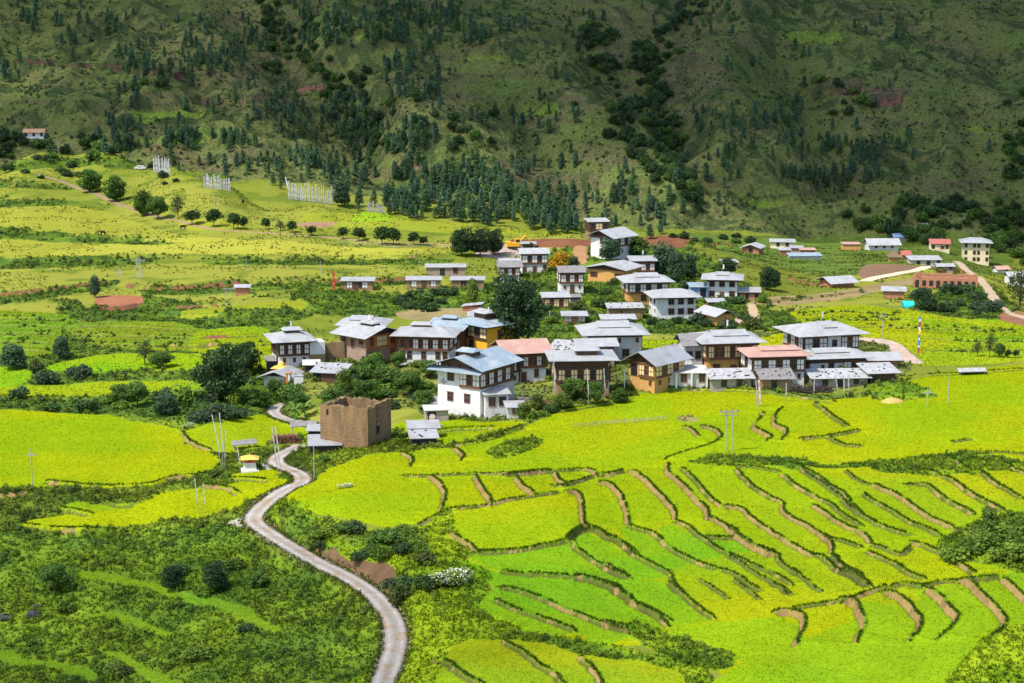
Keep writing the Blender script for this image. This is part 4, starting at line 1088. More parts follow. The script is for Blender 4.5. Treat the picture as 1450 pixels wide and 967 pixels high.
# ------------------------------------------------------------------ building materials
def surf(name, col, rough=.85, var=.2, vscale=1.2, stain=None, sscale=.5, bump=.02, bscale=8, corr=None, spec=.2, metal=0, streak=0):
    m, nt, b = newmat(name)
    N = nt.nodes; L = nt.links
    tc = N.new('ShaderNodeTexCoord'); vec = tc.outputs['Object']
    oi = N.new('ShaderNodeObjectInfo')
    ad = N.new('ShaderNodeVectorMath'); ad.operation = 'ADD'; L.new(vec, ad.inputs[0])
    sc_ = N.new('ShaderNodeVectorMath'); sc_.operation = 'SCALE'; sc_.inputs[0].default_value = (37, 53, 11); L.new(oi.outputs['Random'], sc_.inputs['Scale']); L.new(sc_.outputs[0], ad.inputs[1])
    mp = N.new('ShaderNodeMapping'); L.new(ad.outputs[0], mp.inputs[0])
    mp.inputs['Scale'].default_value = (1, 1, .22 if streak else 1)
    n1_ = N.new('ShaderNodeTexNoise'); n1_.inputs['Scale'].default_value = vscale; n1_.inputs['Detail'].default_value = 6; n1_.inputs['Roughness'].default_value = .65; L.new(mp.outputs[0], n1_.inputs['Vector'])
    mr = N.new('ShaderNodeMapRange'); mr.inputs[1].default_value = .3; mr.inputs[2].default_value = .7; mr.inputs[3].default_value = 1-var; mr.inputs[4].default_value = 1+var*.6; L.new(n1_.outputs['Fac'], mr.inputs[0])
    mx = N.new('ShaderNodeVectorMath'); mx.operation = 'SCALE'; mx.inputs[0].default_value = col[:3]; L.new(mr.outputs[0], mx.inputs['Scale'])
    out = mx.outputs[0]
    if stain:
        n2_ = N.new('ShaderNodeTexNoise'); n2_.inputs['Scale'].default_value = sscale; n2_.inputs['Detail'].default_value = 7; n2_.inputs['Roughness'].default_value = .7; L.new(mp.outputs[0], n2_.inputs['Vector'])
        m2 = N.new('ShaderNodeMapRange'); m2.inputs[1].default_value = .50; m2.inputs[2].default_value = .66; L.new(n2_.outputs['Fac'], m2.inputs[0])
        mc = N.new('ShaderNodeMix'); mc.data_type = 'RGBA'; L.new(m2.outputs[0], mc.inputs[0]); L.new(out, mc.inputs[6]); mc.inputs[7].default_value = rgba(stain)
        out = mc.outputs[2]
    L.new(out, b.inputs['Base Color'])
    b.inputs['Roughness'].default_value = rough; b.inputs['Specular IOR Level'].default_value = spec; b.inputs['Metallic'].default_value = metal
    bp = N.new('ShaderNodeBump'); bp.inputs['Distance'].default_value = bump
    if corr:
        wv = N.new('ShaderNodeTexWave'); wv.inputs['Scale'].default_value = corr; wv.bands_direction = 'X'; L.new(vec, wv.inputs['Vector'])
        L.new(wv.outputs['Fac'], bp.inputs['Height'])
    else:
        n3_ = N.new('ShaderNodeTexNoise'); n3_.inputs['Scale'].default_value = bscale; n3_.inputs['Detail'].default_value = 5; L.new(vec, n3_.inputs['Vector']); L.new(n3_.outputs['Fac'], bp.inputs['Height'])
    L.new(bp.outputs[0], b.inputs['Normal'])
    return m
MT = dict(
 white=surf('whitewash', (.56, .555, .535), .9, .10, 1.0, (.46, .42, .36), .45, streak=1),
 cream=surf('cream_plaster', (.66, .58, .36), .9, .12, .9, (.5, .42, .28), .4, streak=1),
 orange=surf('ochre_plaster', (.46, .25, .075), .9, .14, .9, (.42, .24, .09), .4, streak=1),
 saffron=surf('saffron_paint', (.66, .33, .025), .85, .12, .9, (.5, .26, .04), .4),
 mud=surf('rammed_earth', (.235, .155, .080), .95, .25, 1.4, (.15, .105, .06), .5, .05, streak=1),
 ruin=surf('weathered_earth_wall', (.205, .128, .064), .95, .38, 1.0, (.115, .080, .048), .55, .10, 2.5, streak=1),
 stone=surf('rubble_stone', (.30, .26, .21), .95, .3, 3.5, (.18, .15, .12), .8, .08, 4),
 brick=surf('brown_block', (.30, .21, .15), .95, .2, 2.5, (.20, .14, .10), .7, .04, 5),
 red=surf('red_brick', (.36, .16, .09), .95, .25, 2, (.22, .11, .07), .7, .04, 5),
 grey=surf('grey_cement', (.42, .41, .39), .9, .15, 1.1, (.30, .28, .25), .5),
 blue=surf('blue_sheet', (.16, .27, .45), .6, .15, 1.1, (.3, .34, .4), .6),
 timber=surf('dark_timber', (.085, .048, .032), .75, .25, 2.5, None, .5),
 brown=surf('brown_timber', (.155, .072, .038), .75, .25, 2.5, None, .5),
 ochre=surf('painted_timber', (.42, .15, .045), .75, .2, 2.5, None, .5),
 black=surf('blackened_boards', (.035, .030, .030), .8, .25, 2.5),
 pane=surf('window_glass', (.020, .022, .028), .15, .1, 1, spec=.5, bump=.002),
 panel=surf('white_panel', (.62, .61, .58), .9, .06, 2),
 panely=surf('cream_panel', (.66, .50, .26), .9, .08, 2),
 tin=surf('white_tin', (.385, .39, .395), .5, .16, .8, (.30, .275, .25), .35, .03, corr=5.0, spec=.35),
 bluetin=surf('blue_grey_tin', (.27, .345, .40), .42, .10, .8, (.44, .46, .48), .35, .03, corr=5.0, spec=.35),
 greytin=surf('grey_tin', (.34, .35, .37), .45, .14, .8, (.24, .22, .21), .4, .03, corr=5.0, spec=.35),
 pink=surf('faded_red_tin', (.46, .27, .215), .55, .10, .8, (.50, .34, .27), .35, .03, corr=5.0),
 rust=surf('rusty_tin', (.44, .25, .13), .6, .14, .8, (.40, .24, .14), .5, .03, corr=5.0),
 redtin=surf('red_tin', (.42, .13, .10), .5, .12, .8, (.34, .13, .10), .5, .03, corr=5.0),
 patch=surf('patched_tin', (.34, .34, .345), .5, .3, 1.3, (.17, .155, .145), 1.4, .05, 4),
 slate=surf('slate', (.20, .19, .19), .8, .35, 3.0, (.11, .10, .10), 1.2, .08, 4),
 thatch=surf('thatch', (.16, .11, .07), .95, .3, 3.0, None, 1, .1, 6),
 cloth=surf('white_cloth', (.60, .60, .62), .9, .08, 2),
 clothmid=surf('weathered_white_cloth', (.46, .45, .47), .9, .15, 2),
 clothfar=surf('greyish_cloth', (.30, .29, .30), .9, .15, 2),
 yellow=surf('yellow_roof_paint', (.52, .37, .07), .6, .1, 2),
 scarlet=surf('red_band_paint', (.45, .07, .04), .7, .1, 2),
 steel=surf('galvanised_pole', (.30, .30, .29), .5, .1, 2, spec=.4),
 wood=surf('weathered_pole', (.27, .24, .21), .9, .2, 3),
 log=surf('stacked_logs', (.17, .075, .045), .9, .35, 5, (.12, .07, .05), 3, .06),
 twig=surf('brushwood', (.075, .050, .048), .95, .5, 6, (.15, .11, .10), 4, .1),
 turq=surf('turquoise_sheet', (.02, .42, .40), .6, .1, 2),
 digger=surf('yellow_machine_paint', (.70, .36, .02), .5, .1, 2, (.4, .22, .04), 2),
 rock=surf('dark_rock', (.045, .043, .045), .95, .3, 2, (.05, .05, .05), 1, .1, 3),
 hide=surf('black_hide', (.02, .017, .015), .7, .2, 3),
 flagred=surf('red_cloth', (.5, .06, .04), .9, .1, 2), flagblue=surf('blue_cloth', (.06, .16, .42), .9, .1, 2), flaggreen=surf('green_cloth', (.10, .33, .10), .9, .1, 2), flagyellow=surf('yellow_cloth', (.72, .52, .05), .9, .1, 2),
 pinkcloth=surf('pink_cloth', (.62, .40, .40), .9, .1, 2),
 hay=surf('straw', (.40, .28, .09), .95, .2, 4, None, 1, .08),
)

class MB:
    """collects boxes, prisms and tubes and links them as one mesh object"""
    def __init__(s): s.v = []; s.f = []
    def add(s, vs, fs):
        o = len(s.v); s.v += [tuple(map(float, p)) for p in vs]; s.f += [tuple(o+i for i in f) for f in fs]
        return s
    def box(s, x0, x1, y0, y1, z0, z1):
        return s.add([(x0,y0,z0),(x1,y0,z0),(x1,y1,z0),(x0,y1,z0),(x0,y0,z1),(x1,y0,z1),(x1,y1,z1),(x0,y1,z1)],
                     [(0,3,2,1),(4,5,6,7),(0,1,5,4),(1,2,6,5),(2,3,7,6),(3,0,4,7)])
    def taper(s, x0, x1, y0, y1, z0, z1, t):
        return s.add([(x0-t,y0-t,z0),(x1+t,y0-t,z0),(x1+t,y1+t,z0),(x0-t,y1+t,z0),(x0,y0,z1),(x1,y0,z1),(x1,y1,z1),(x0,y1,z1)],
                     [(0,3,2,1),(4,5,6,7),(0,1,5,4),(1,2,6,5),(2,3,7,6),(3,0,4,7)])
    def tube(s, p0, p1, r0, r1=None, n=7):
        r1 = r0 if r1 is None else r1
        p0 = np.array(p0, float); p1 = np.array(p1, float); d = unit(p1-p0); t = unit(np.cross(d, [.31, .9, .17])); b = np.cross(d, t)
        vs = [p+(t*math.cos(2*math.pi*k/n)+b*math.sin(2*math.pi*k/n))*r for p, r in ((p0, r0), (p1, r1)) for k in range(n)]
        return s.add(vs, [(k, (k+1) % n, n+(k+1) % n, n+k) for k in range(n)]+[tuple(range(n))[::-1], tuple(range(n, 2*n))])
    def slab(s, q, th):
        """a thin plate: quad or polygon q (counter-clockwise from above) with thickness th downwards"""
        q = [np.array(p, float) for p in q]; n = len(q)
        nr = unit(np.cross(q[1]-q[0], q[2]-q[0]))
        lo = [p-nr*th for p in q]
        return s.add(q+lo, [tuple(range(n)), tuple(range(2*n-1, n-1, -1))]+[(k, n+k, n+(k+1) % n, (k+1) % n) for k in range(n)])
    def build(s, name, mat, parent=None):
        me = bpy.data.meshes.new(name); me.from_pydata(s.v, [], s.f); me.validate()
        me.materials.append(MT[mat] if isinstance(mat, str) else mat)
        return put(name, me, parent)

def face_pt(face, u, out, z, w, d):
    """local point on a wall face: u along the face seen from outside (left to right), out = distance outwards"""
    if face == 'F': return (u-0, -d/2-out, z)
    if face == 'B': return (-u, d/2+out, z)
    if face == 'R': return (w/2+out, u, z)
    if face == 'L': return (-w/2-out, -u, z)
def fbox(mb, face, u0, u1, o0, o1, z0, z1, w, d):
    p = face_pt(face, u0, o0, z0, w, d); q = face_pt(face, u1, o1, z1, w, d)
    mb.box(min(p[0], q[0]), max(p[0], q[0]), min(p[1], q[1]), max(p[1], q[1]), min(p[2], q[2]), max(p[2], q[2]))

def window(root, face, u, z0, ww, wh, w, d, out, fm='brown', mull=1):
    f = MB(); t = .13
    fbox(f, face, u-ww/2, u-ww/2+t, out, out+.10, z0, z0+wh, w, d); fbox(f, face, u+ww/2-t, u+ww/2, out, out+.10, z0, z0+wh, w, d)
    fbox(f, face, u-ww/2+t, u+ww/2-t, out, out+.09, z0, z0+t, w, d); fbox(f, face, u-ww/2-.05, u+ww/2+.05, out, out+.15, z0+wh, z0+wh+t, w, d)
    for k in range(mull):
        c = u-ww/2+ww*(k+1)/(mull+1); fbox(f, face, c-.04, c+.04, out+.01, out+.085, z0+t, z0+wh, w, d)
    fbox(f, face, u-ww/2+t, u+ww/2-t, out+.015, out+.075, z0+wh*.62, z0+wh*.62+.08, w, d)
    o = f.build('window', fm, root)
    p = MB(); fbox(p, face, u-ww/2+.02, u+ww/2-.02, out-.01, out+.03, z0+.02, z0+wh-.01, w, d); p.build('pane', 'pane', o)

def wall_row(root, face, spec, z0, h, w, d, out, fm, pm, panels):
    """openings of one storey on one face. spec: letters in equal slots; 'R:' sets a timber bay with panels"""
    span = w if face in 'FB' else d
    bay = spec.startswith('R:')
    lo, hi = -span/2, span/2
    if '@' in spec:
        spec, rng_ = spec.split('@'); a, b = map(float, rng_.split(',')); lo, hi = -span/2+span*a, -span/2+span*b
    s = spec[2:] if bay else spec
    if not s: return
    if bay:
        m = MB(); fbox(m, face, lo+.02, hi-.02, out+.003, out+.12, z0+.08, z0+h-.1, w, d)
        for zz, oo in ((z0+.02, .26), (z0+.24, .20), (z0+h-.22, .24), (z0+h-.42, .18)):
            fbox(m, face, lo-.03, hi+.03, out+.004, out+oo, zz, zz+.13, w, d)
        m.build('timber_bay', fm if fm != 'ochre' else 'ochre', root)
        out2 = out+.12; margin = .1; zb = z0+.44; hb = h-.44-.5
    else:
        out2 = out; margin = .0; hb = min(h*.56, 1.5); zb = z0+max(h*.26, min(1.0, h*.3)) if h < 3.6 else z0+h*.45
    n = len(s); sl = (hi-lo-2*margin)/n
    for k, ch in enumerate(s):
        u = lo+margin+sl*(k+.5)
        if ch == 'w':
            g = .05
            q = MB(); fbox(q, face, u-sl/2+g, u+sl/2-g, out2-.01, out2+.03, zb, zb+hb, w, d); pl = q.build('panel', panels, root)
            q = MB(); fbox(q, face, u-sl/2+g, u+sl/2-g, out2, out2+.05, zb+hb*.46, zb+hb*.54, w, d)
            if sl > .7: fbox(q, face, u-.05, u+.05, out2, out2+.06, zb, zb+hb, w, d)
            q.build('crossbar', fm, pl)
        elif ch == 'b': window(root, face, u, zb, min(sl*.86, 1.25) if bay else min(sl*.70, 1.4), hb, w, d, out2, fm)
        elif ch == 's': window(root, face, u, z0+h*.42, min(sl*.5, .55), min(h*.32, .8), w, d, out2, fm, 0)
        elif ch == 'l': window(root, face, u, zb, min(sl*.85, 2.0), hb*.8, w, d, out2, fm, 3)
        elif ch == 'd':
            m = MB(); fbox(m, face, u-.55, u+.55, out2, out2+.08, z0, z0+2.0, w, d); o = m.build('door', fm, root)
            m = MB(); fbox(m, face, u-.42, u+.42, out2-.02, out2+.095, z0+.02, z0+1.85, w, d); m.build('door_leaf', 'timber', o)
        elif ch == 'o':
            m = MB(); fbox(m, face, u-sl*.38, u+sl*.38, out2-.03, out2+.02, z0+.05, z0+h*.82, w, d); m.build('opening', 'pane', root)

def roof_slab(mb, q, th=.10): mb.slab(q, th)

def roof(root, kind, w, d, z, ov, rise, mat, attic=.5, cap=None, up=None, atticm='timber', mat2=None):
    """kinds: gx gable with ridge along x, gy ridge along y, hx hipped (ridge along x) with small raised gable, hy, sf shed falling to the front, sb to the back, fl flat hip"""
    W, D = w/2+ov, d/2+ov
    if attic > .12:
        m = MB(); m.box(-w/2+.35, w/2-.35, -d/2+.35, d/2-.35, z-.02, z+attic+.02)
        m.build('attic', atticm, root)
        m = MB()
        nx = max(2, int(w/2)); ny = max(2, int(d/2))
        for k in range(nx+1):
            for yy in (-d/2+.12, d/2-.12): m.box(-w/2+.08+(w-.16)*k/nx-.07, -w/2+.08+(w-.16)*k/nx+.07, yy-.07, yy+.07, z, z+attic+.05)
        for k in range(1, ny):
            for xx in (-w/2+.12, w/2-.12): m.box(xx-.07, xx+.07, -d/2+d*k/ny-.07, -d/2+d*k/ny+.07, z, z+attic+.05)
        m.build('attic_posts', 'timber', root)
    zb = z+attic
    m = MB(); th = .09
    if kind in ('gx', 'gy'):
        e = rise*ov/((d if kind == 'gx' else w)/2)
        if kind == 'gx':
            r0, r1 = (-W, 0, zb+rise), (W, 0, zb+rise)
            m.slab([(-W,-D,zb-e),(W,-D,zb-e),r1,r0], th); m.slab([r0,r1,(W,D,zb-e),(-W,D,zb-e)], th)
            gab = [[(-w/2+.3,-d/2,zb-.05),(-w/2+.3,d/2,zb-.05),(-w/2+.3,0,zb+rise-.12)],[(w/2-.3,-d/2,zb-.05),(w/2-.3,d/2,zb-.05),(w/2-.3,0,zb+rise-.12)]]
        else:
            r0, r1 = (0, -D, zb+rise), (0, D, zb+rise)
            m.slab([(-W,-D,zb-e),r0,r1,(-W,D,zb-e)], th); m.slab([r0,(W,-D,zb-e),(W,D,zb-e),r1], th)
            gab = [[(-w/2,-d/2+.3,zb-.05),(w/2,-d/2+.3,zb-.05),(0,-d/2+.3,zb+rise-.12)],[(-w/2,d/2-.3,zb-.05),(w/2,d/2-.3,zb-.05),(0,d/2-.3,zb+rise-.12)]]
        g = MB()
        for t in gab: g.add(t, [(0,1,2)])
        g.build('gable', atticm, root)
        # purlins under the overhang
        g = MB()
        for s in (-1, -.5, 0, .5, 1):
            if kind == 'gx': g.box(-W+.15, W-.15, s*d/2-.06, s*d/2+.06, zb+rise*(1-abs(s))-.24, zb+rise*(1-abs(s))-.12)
            else: g.box(s*w/2-.06, s*w/2+.06, -D+.15, D-.15, zb+rise*(1-abs(s))-.24, zb+rise*(1-abs(s))-.12)
        g.build('purlins', 'timber', root)
    elif kind in ('hx', 'hy'):
        if kind == 'hx': a, b = (-(W-D*.72) if W > D*.8 else -W*.2, 0), ((W-D*.72) if W > D*.8 else W*.2, 0)
        else: a, b = (0, -(D-W*.72) if D > W*.8 else -D*.2), (0, (D-W*.72) if D > W*.8 else D*.2)
        A0 = (a[0], a[1], zb+rise); B0 = (b[0], b[1], zb+rise); e = .12
        c = [(-W,-D,zb-e),(W,-D,zb-e),(W,D,zb-e),(-W,D,zb-e)]
        if kind == 'hx':
            m.slab([c[0],c[1],B0,A0], th); m.slab([c[2],c[3],A0,B0], th); m.slab([c[1],c[2],B0], th); m.slab([c[3],c[0],A0], th)
        else:
            m.slab([c[0],c[1],A0], th); m.slab([c[2],c[3],B0], th); m.slab([c[1],c[2],B0,A0], th); m.slab([c[3],c[0],A0,B0], th)
        s = MB(); s.box(-W+.2, W-.2, -D+.2, D-.2, zb-e-.13, zb-e-.095); s.build('soffit', 'timber', root)
    elif kind in ('sf', 'sb', 'sl', 'sr'):
        zf, zk = (zb, zb+rise) if kind == 'sf' else (zb+rise, zb)
        if kind in ('sf', 'sb'): m.slab([(-W,-D,zf),(W,-D,zf),(W,D,zk),(-W,D,zk)], th)
        else:
            zl, zr = (zb, zb+rise) if kind == 'sl' else (zb+rise, zb)
            m.slab([(-W,-D,zl),(W,-D,zr),(W,D,zr),(-W,D,zl)], th)
    ro = m.build('roof', mat, root)
    if kind in ('hx', 'gx', 'hy', 'gy') and cap is not None:
        # raised second roof over the ridge: (cx, cy, half width, half depth, lift, rise, material)
        for cx, cy, hw, hd, lift, rs_, mt in cap:
            if kind == 'hx' and lift < .22:      # a raised panel that runs parallel to the hip, open gablets at its ends
                r = MB(); hd = D*.50; ze = zb+rise*(1-hd/D)+.16; zr = zb+rise+.16
                r.slab([(cx-hw,-hd,ze),(cx+hw,-hd,ze),(cx+hw,0,zr),(cx-hw,0,zr)], .08); r.slab([(cx-hw,0,zr),(cx+hw,0,zr),(cx+hw,hd,ze),(cx-hw,hd,ze)], .08)
                r.build('upper_roof', mt or mat, ro)
                b = MB(); b.add([(cx+s*(hw-.25),y_,z_) for s in (-1, 1) for y_, z_ in ((-hd,ze-.09),(hd,ze-.09),(0,zr-.09))]+[(cx+s*(hw-.25),0,ze-.5) for s in (-1, 1)], [(0,2,1),(3,4,5),(0,1,6),(3,7,4)]); b.build('gablet', 'timber', ro)
                continue
            zc = zb+rise+lift
            b = MB(); b.box(cx-hw*.72, cx+hw*.72, cy-hd*.72, cy+hd*.72, zb+rise*.3, zc+.03); b.build('lantern', 'timber', ro)
            r = MB()
            if hw >= hd:
                r.slab([(cx-hw,cy-hd,zc),(cx+hw,cy-hd,zc),(cx+hw*.75,cy,zc+rs_),(cx-hw*.75,cy,zc+rs_)], .07); r.slab([(cx-hw*.75,cy,zc+rs_),(cx+hw*.75,cy,zc+rs_),(cx+hw,cy+hd,zc),(cx-hw,cy+hd,zc)], .07)
                r.slab([(cx+hw,cy-hd,zc),(cx+hw,cy+hd,zc),(cx+hw*.75,cy,zc+rs_)], .07); r.slab([(cx-hw,cy+hd,zc),(cx-hw,cy-hd,zc),(cx-hw*.75,cy,zc+rs_)], .07)
            else:
                r.slab([(cx-hw,cy-hd,zc),(cx,cy-hd*.9,zc+rs_),(cx,cy+hd*.9,zc+rs_),(cx-hw,cy+hd,zc)], .07); r.slab([(cx,cy-hd*.9,zc+rs_),(cx+hw,cy-hd,zc),(cx+hw,cy+hd,zc),(cx,cy+hd*.9,zc+rs_)], .07)
            r.build('upper_roof', mt or mat, ro)
    return zb+rise

def building(name, px, py, wpx, dm, yaw, storeys, rf, label, cat='house', finial=False, group=None, wm=None, dz=0.0, extra=None):
    """px, py: photo position of the foot of the front wall's middle; wpx: its width in photo pixels (turned by yaw);
    storeys: (height, material, step out, frame timber, panel, {face: openings})"""
    x, y, z = place(px, py)
    k = y/FPX/math.cos(math.atan2(x, y))
    w = wm or wpx*k/math.cos(math.radians(yaw))
    yw = math.radians(yaw)
    nx, ny = math.sin(yw), -math.cos(yw)          # outward normal of the front
    e = bpy.data.objects.new(name, None); ROOT.objects.link(e)
    e.location = (x-nx*dm/2, y-ny*dm/2, z+dz); e.rotation_euler = (0, 0, yw)
    tag(e, label, cat, group)
    zz = 0.0
    for i, (h, mat, out, fm, pm, faces) in enumerate(storeys):
        m = MB()
        z0 = -3.0 if i == 0 else zz
        if i == 0: m.taper(-w/2-out, w/2+out, -dm/2-out, dm/2+out, z0, zz+h, .12)
        else: m.box(-w/2-out, w/2+out, -dm/2-out, dm/2+out, z0+.002, zz+h)
        m.build('wall' if i == 0 else 'upper_storey', mat, e)
        for f, spec in faces.items():
            for sp in spec.split('|'):
                wall_row(e, f, sp, zz+(.12 if i == 0 and 'd' not in sp else .0), h, w, dm, out+(.06 if i == 0 else 0), fm, mat, pm)
        zz += h
    if len(storeys) > 1 or 'house' in name:
        m = MB(); o_ = storeys[-1][2]
        for oo, za, zb_ in ((.10, -.42, -.24), (.20, -.23, -.02)):
            m.box(-w/2-o_-oo, w/2+o_+oo, -dm/2-o_-oo, -dm/2-o_+.02, zz+za, zz+zb_); m.box(-w/2-o_-oo, w/2+o_+oo, dm/2+o_-.02, dm/2+o_+oo, zz+za, zz+zb_)
            m.box(-w/2-o_-oo, -w/2-o_+.02, -dm/2-o_+.02, dm/2+o_-.02, zz+za, zz+zb_); m.box(w/2+o_-.02, w/2+o_+oo, -dm/2-o_+.02, dm/2+o_-.02, zz+za, zz+zb_)
        m.build('cornice', 'timber', e)
    kind, ov, rise, mat = rf[:4]; kw = rf[4] if len(rf) > 4 else {}
    top = roof(e, kind, w, dm, zz, ov, rise, mat, **kw)
    if finial:
        m = MB(); m.tube((0, 0, top-.3), (0, 0, top+2.0), .035); f = m.build('finial', 'wood', e)
        m = MB(); m.box(.04, .34, -.012, .012, top+.8, top+1.9); m.build('pennant', 'cloth', f)
    if extra: extra(e, w, dm, zz)
    return e
# ------------------------------------------------------------------ the hamlet
B = building
W5 = 'R:wbwbwbwbw'
def emblem(e, w, d, zz):
    m = MB()
    for k in range(9):
        a = math.radians(200+16*k); b = math.radians(216+16*k)
        m.tube((-w/2+1.2+.62*math.cos(a), -d/2-.10, 5.9+.5*math.sin(a)), (-w/2+1.2+.62*math.cos(b), -d/2-.10, 5.9+.5*math.sin(b)), .06, n=5)
    m.tube((-w/2+1.2, -d/2-.10, 5.1), (-w/2+1.2, -d/2-.10, 6.2), .08, n=5); m.tube((-w/2+.9, -d/2-.10, 5.9), (-w/2+1.5, -d/2-.10, 5.5), .05, n=5)
    m.build('wall_emblem', 'wood', e)
    m = MB(); m.slab([(-w/2-1.2, -d/2-1.7, zz-.1), (w/2+1.0, -d/2-1.7, zz-.1), (w/2+1.0, -d/2+.4, zz+.42), (-w/2-1.2, -d/2+.4, zz+.42)], .08); m.build('eave_roof', 'bluetin', e)
B('white_house', 650, 588, 62, 10.5, -33, [(5.0, 'white', 0, 'brown', 'panel', {'F': '-b-b-@0,1', 'R': '-s-'}), (2.9, 'white', .0, 'brown', 'panel', {'F': 'b@.12,.5|R:wbw@.52,1', 'R': 'R:wbwbwbwb'})],
  ('gy', 1.4, 1.5, 'bluetin', dict(attic=1.0, cap=[(0, -2.0, 1.9, 1.8, .45, .5, 'bluetin')])), 'big whitewashed house with blue grey gable roof and painted wall emblem', extra=emblem)
B('white_annex', 704, 590, 33, 3.6, 14, [(3.9, 'white', 0, 'brown', 'panel', {'F': 'bb@.05,.95', 'R': 'b@.2,.8'})], ('sf', .45, .7, 'tin', dict(attic=.05)), 'small two storey white annex with plain white roof before the big white house', 'annex')
B('lean_to', 676, 586, 18, 2.6, -20, [(2.5, 'white', 0, 'brown', 'panel', {'F': 's-'})], ('sf', .2, .3, 'bluetin', dict(attic=.04)), 'low white lean-to between the big white house and its annex', 'lean-to')
B('store_shed', 730, 592, 22, 2.8, 6, [(1.9, 'grey', 0, 'brown', 'panel', {'F': '-b--'})], ('sf', .5, .4, 'tin', dict(attic=.05)), 'low grey shed with white tin roof right of the white annex', 'shed')
B('pink_roofed_house', 746, 541, 55, 8.0, 15, [(2.7, 'white', 0, 'brown', 'panel', {'F': '-dd-b-'}), (2.6, 'brown', .15, 'brown', 'panel', {'F': 'R:wbbwbbwb@.05,1', 'R': 'R:wbw'})],
  ('gx', 1.3, 1.4, 'pink', dict(attic=.8)), 'white and timber house under a wide faded pink roof')
B('rust_roofed_wing', 712, 546, 24, 6.0, -40, [(2.6, 'white', 0, 'timber', 'panel', {'R': 's-d'}), (2.5, 'timber', .1, 'timber', 'panel', {'F': 'R:wbw', 'R': 'R:wbwbw'})], ('gy', 1.0, 1.0, 'rust', dict(attic=.4)), 'dark timber wing with rusty orange roof joining the big white house', 'house wing')
B('flat_roofed_house', 826, 559, 74, 7.5, 4, [(2.3, 'mud', 0, 'timber', 'panely', {'F': '-d-b--'}), (2.7, 'timber', .2, 'timber', 'panely', {'F': 'R:wbwbwbwb', 'R': 'R:wbw', 'L': 'R:wbw'}), (1.0, 'timber', .05, 'timber', 'panel', {})],
  ('hx', 1.7, .7, 'tin', dict(attic=.5, cap=[(.8, -1.0, 2.4, 2.0, .5, .5, 'tin')])), 'dark timber house with low white roof and small raised roof behind flag poles')
B('mud_house', 845, 520, 50, 5, 8, [(4.2, 'brick', 0, 'brown', 'panel', {'F': '--s-b'})], ('gx', .9, .8, 'tin', dict(attic=.2)), 'brown walled house with white roof squeezed behind the flat roofed timber house')
B('stone_roofed_shed', 797, 526, 36, 5, -18, [(3.8, 'stone', 0, 'brown', 'panel', {'F': 'b--'})], ('sf', .8, 1.2, 'patch', dict(attic=.1)), 'stone walled shed with patched tin roof beside the pink roof', 'shed')
B('white_hall', 871, 512, 76, 9, 5, [(2.6, 'white', 0, 'brown', 'panel', {'F': '---b-'}), (2.6, 'white', 0, 'brown', 'panel', {'F': '-s-s-s@0,1', 'R': 'R:wbwb'})], ('hx', 1.6, 1.6, 'tin', dict(attic=.35, cap=[(0, 0, 3.2, 1.6, .12, .55, 'tin')])), 'white house with broad bright white roof behind the hamlet rooftops')
B('slate_roofed_house', 909, 553, 34, 8.5, -42, [(2.5, 'orange', 0, 'brown', 'panely', {'F': '--s', 'R': 'sss'}), (2.6, 'orange', .1, 'brown', 'panely', {'F': 'R:wbw@.4,1|o@.02,.36', 'R': 'R:wbwbw'})],
  ('gy', 1.3, 1.5, 'greytin', dict(attic=.6)), 'ochre house with grey gable roof and carved red bay window')
B('pillared_shed', 968, 548, 66, 5, 2, [(2.6, 'grey', 0, 'brown', 'panel', {'F': 'b-b-b'})], ('sf', .45, .35, 'grey', dict(attic=.05)), 'long low grey shed with three brown windows and white pillars', 'shed',
  extra=lambda e, w, d, zz: [(lambda m: (m.box(-w/2+w*k/3-.16, -w/2+w*k/3+.16, -d/2-.5, -d/2-.2, -3, zz+.05), m.build('pillar', 'white', e)))(MB()) for k in range(4)])
B('grey_house', 982, 529, 24, 6, 8, [(5.6, 'grey', 0, 'timber', 'panel', {'F': 'b-|-b'}), ], ('gx', .9, 1.3, 'slate', dict(attic=.15)), 'narrow blue grey house with slate roof left of the ochre house')
B('ochre_house', 1036, 531, 71, 8.5, 9, [(3.0, 'orange', 0, 'brown', 'panely', {'F': 'l-db-@.1,.95', 'L': '-b-'}), (2.9, 'brown', .2, 'brown', 'panely', {'F': 'R:wbbwbwbbw', 'L': 'R:wbw'})],
  ('hx', 1.7, 1.3, 'tin', dict(attic=.45, cap=[(.2, 0, 3.4, 2.0, .2, .55, 'tin')])), 'large ochre house with carved timber upper floor and speckled white roof', finial=True)
B('pink_hipped_house', 1102, 546, 74, 7.5, 8, [(2.5, 'white', 0, 'timber', 'panel', {'F': 's-s-s'}), (2.7, 'timber', .15, 'timber', 'panel', {'F': 'R:wbwbwbw', 'L': 'R:wbw'})], ('hx', 1.2, .9, 'pink', dict(attic=.45, cap=[(.6, .3, 3.6, 1.7, .1, .35, 'pink')])), 'dark timber house with white panels under a pale pink hipped roof')
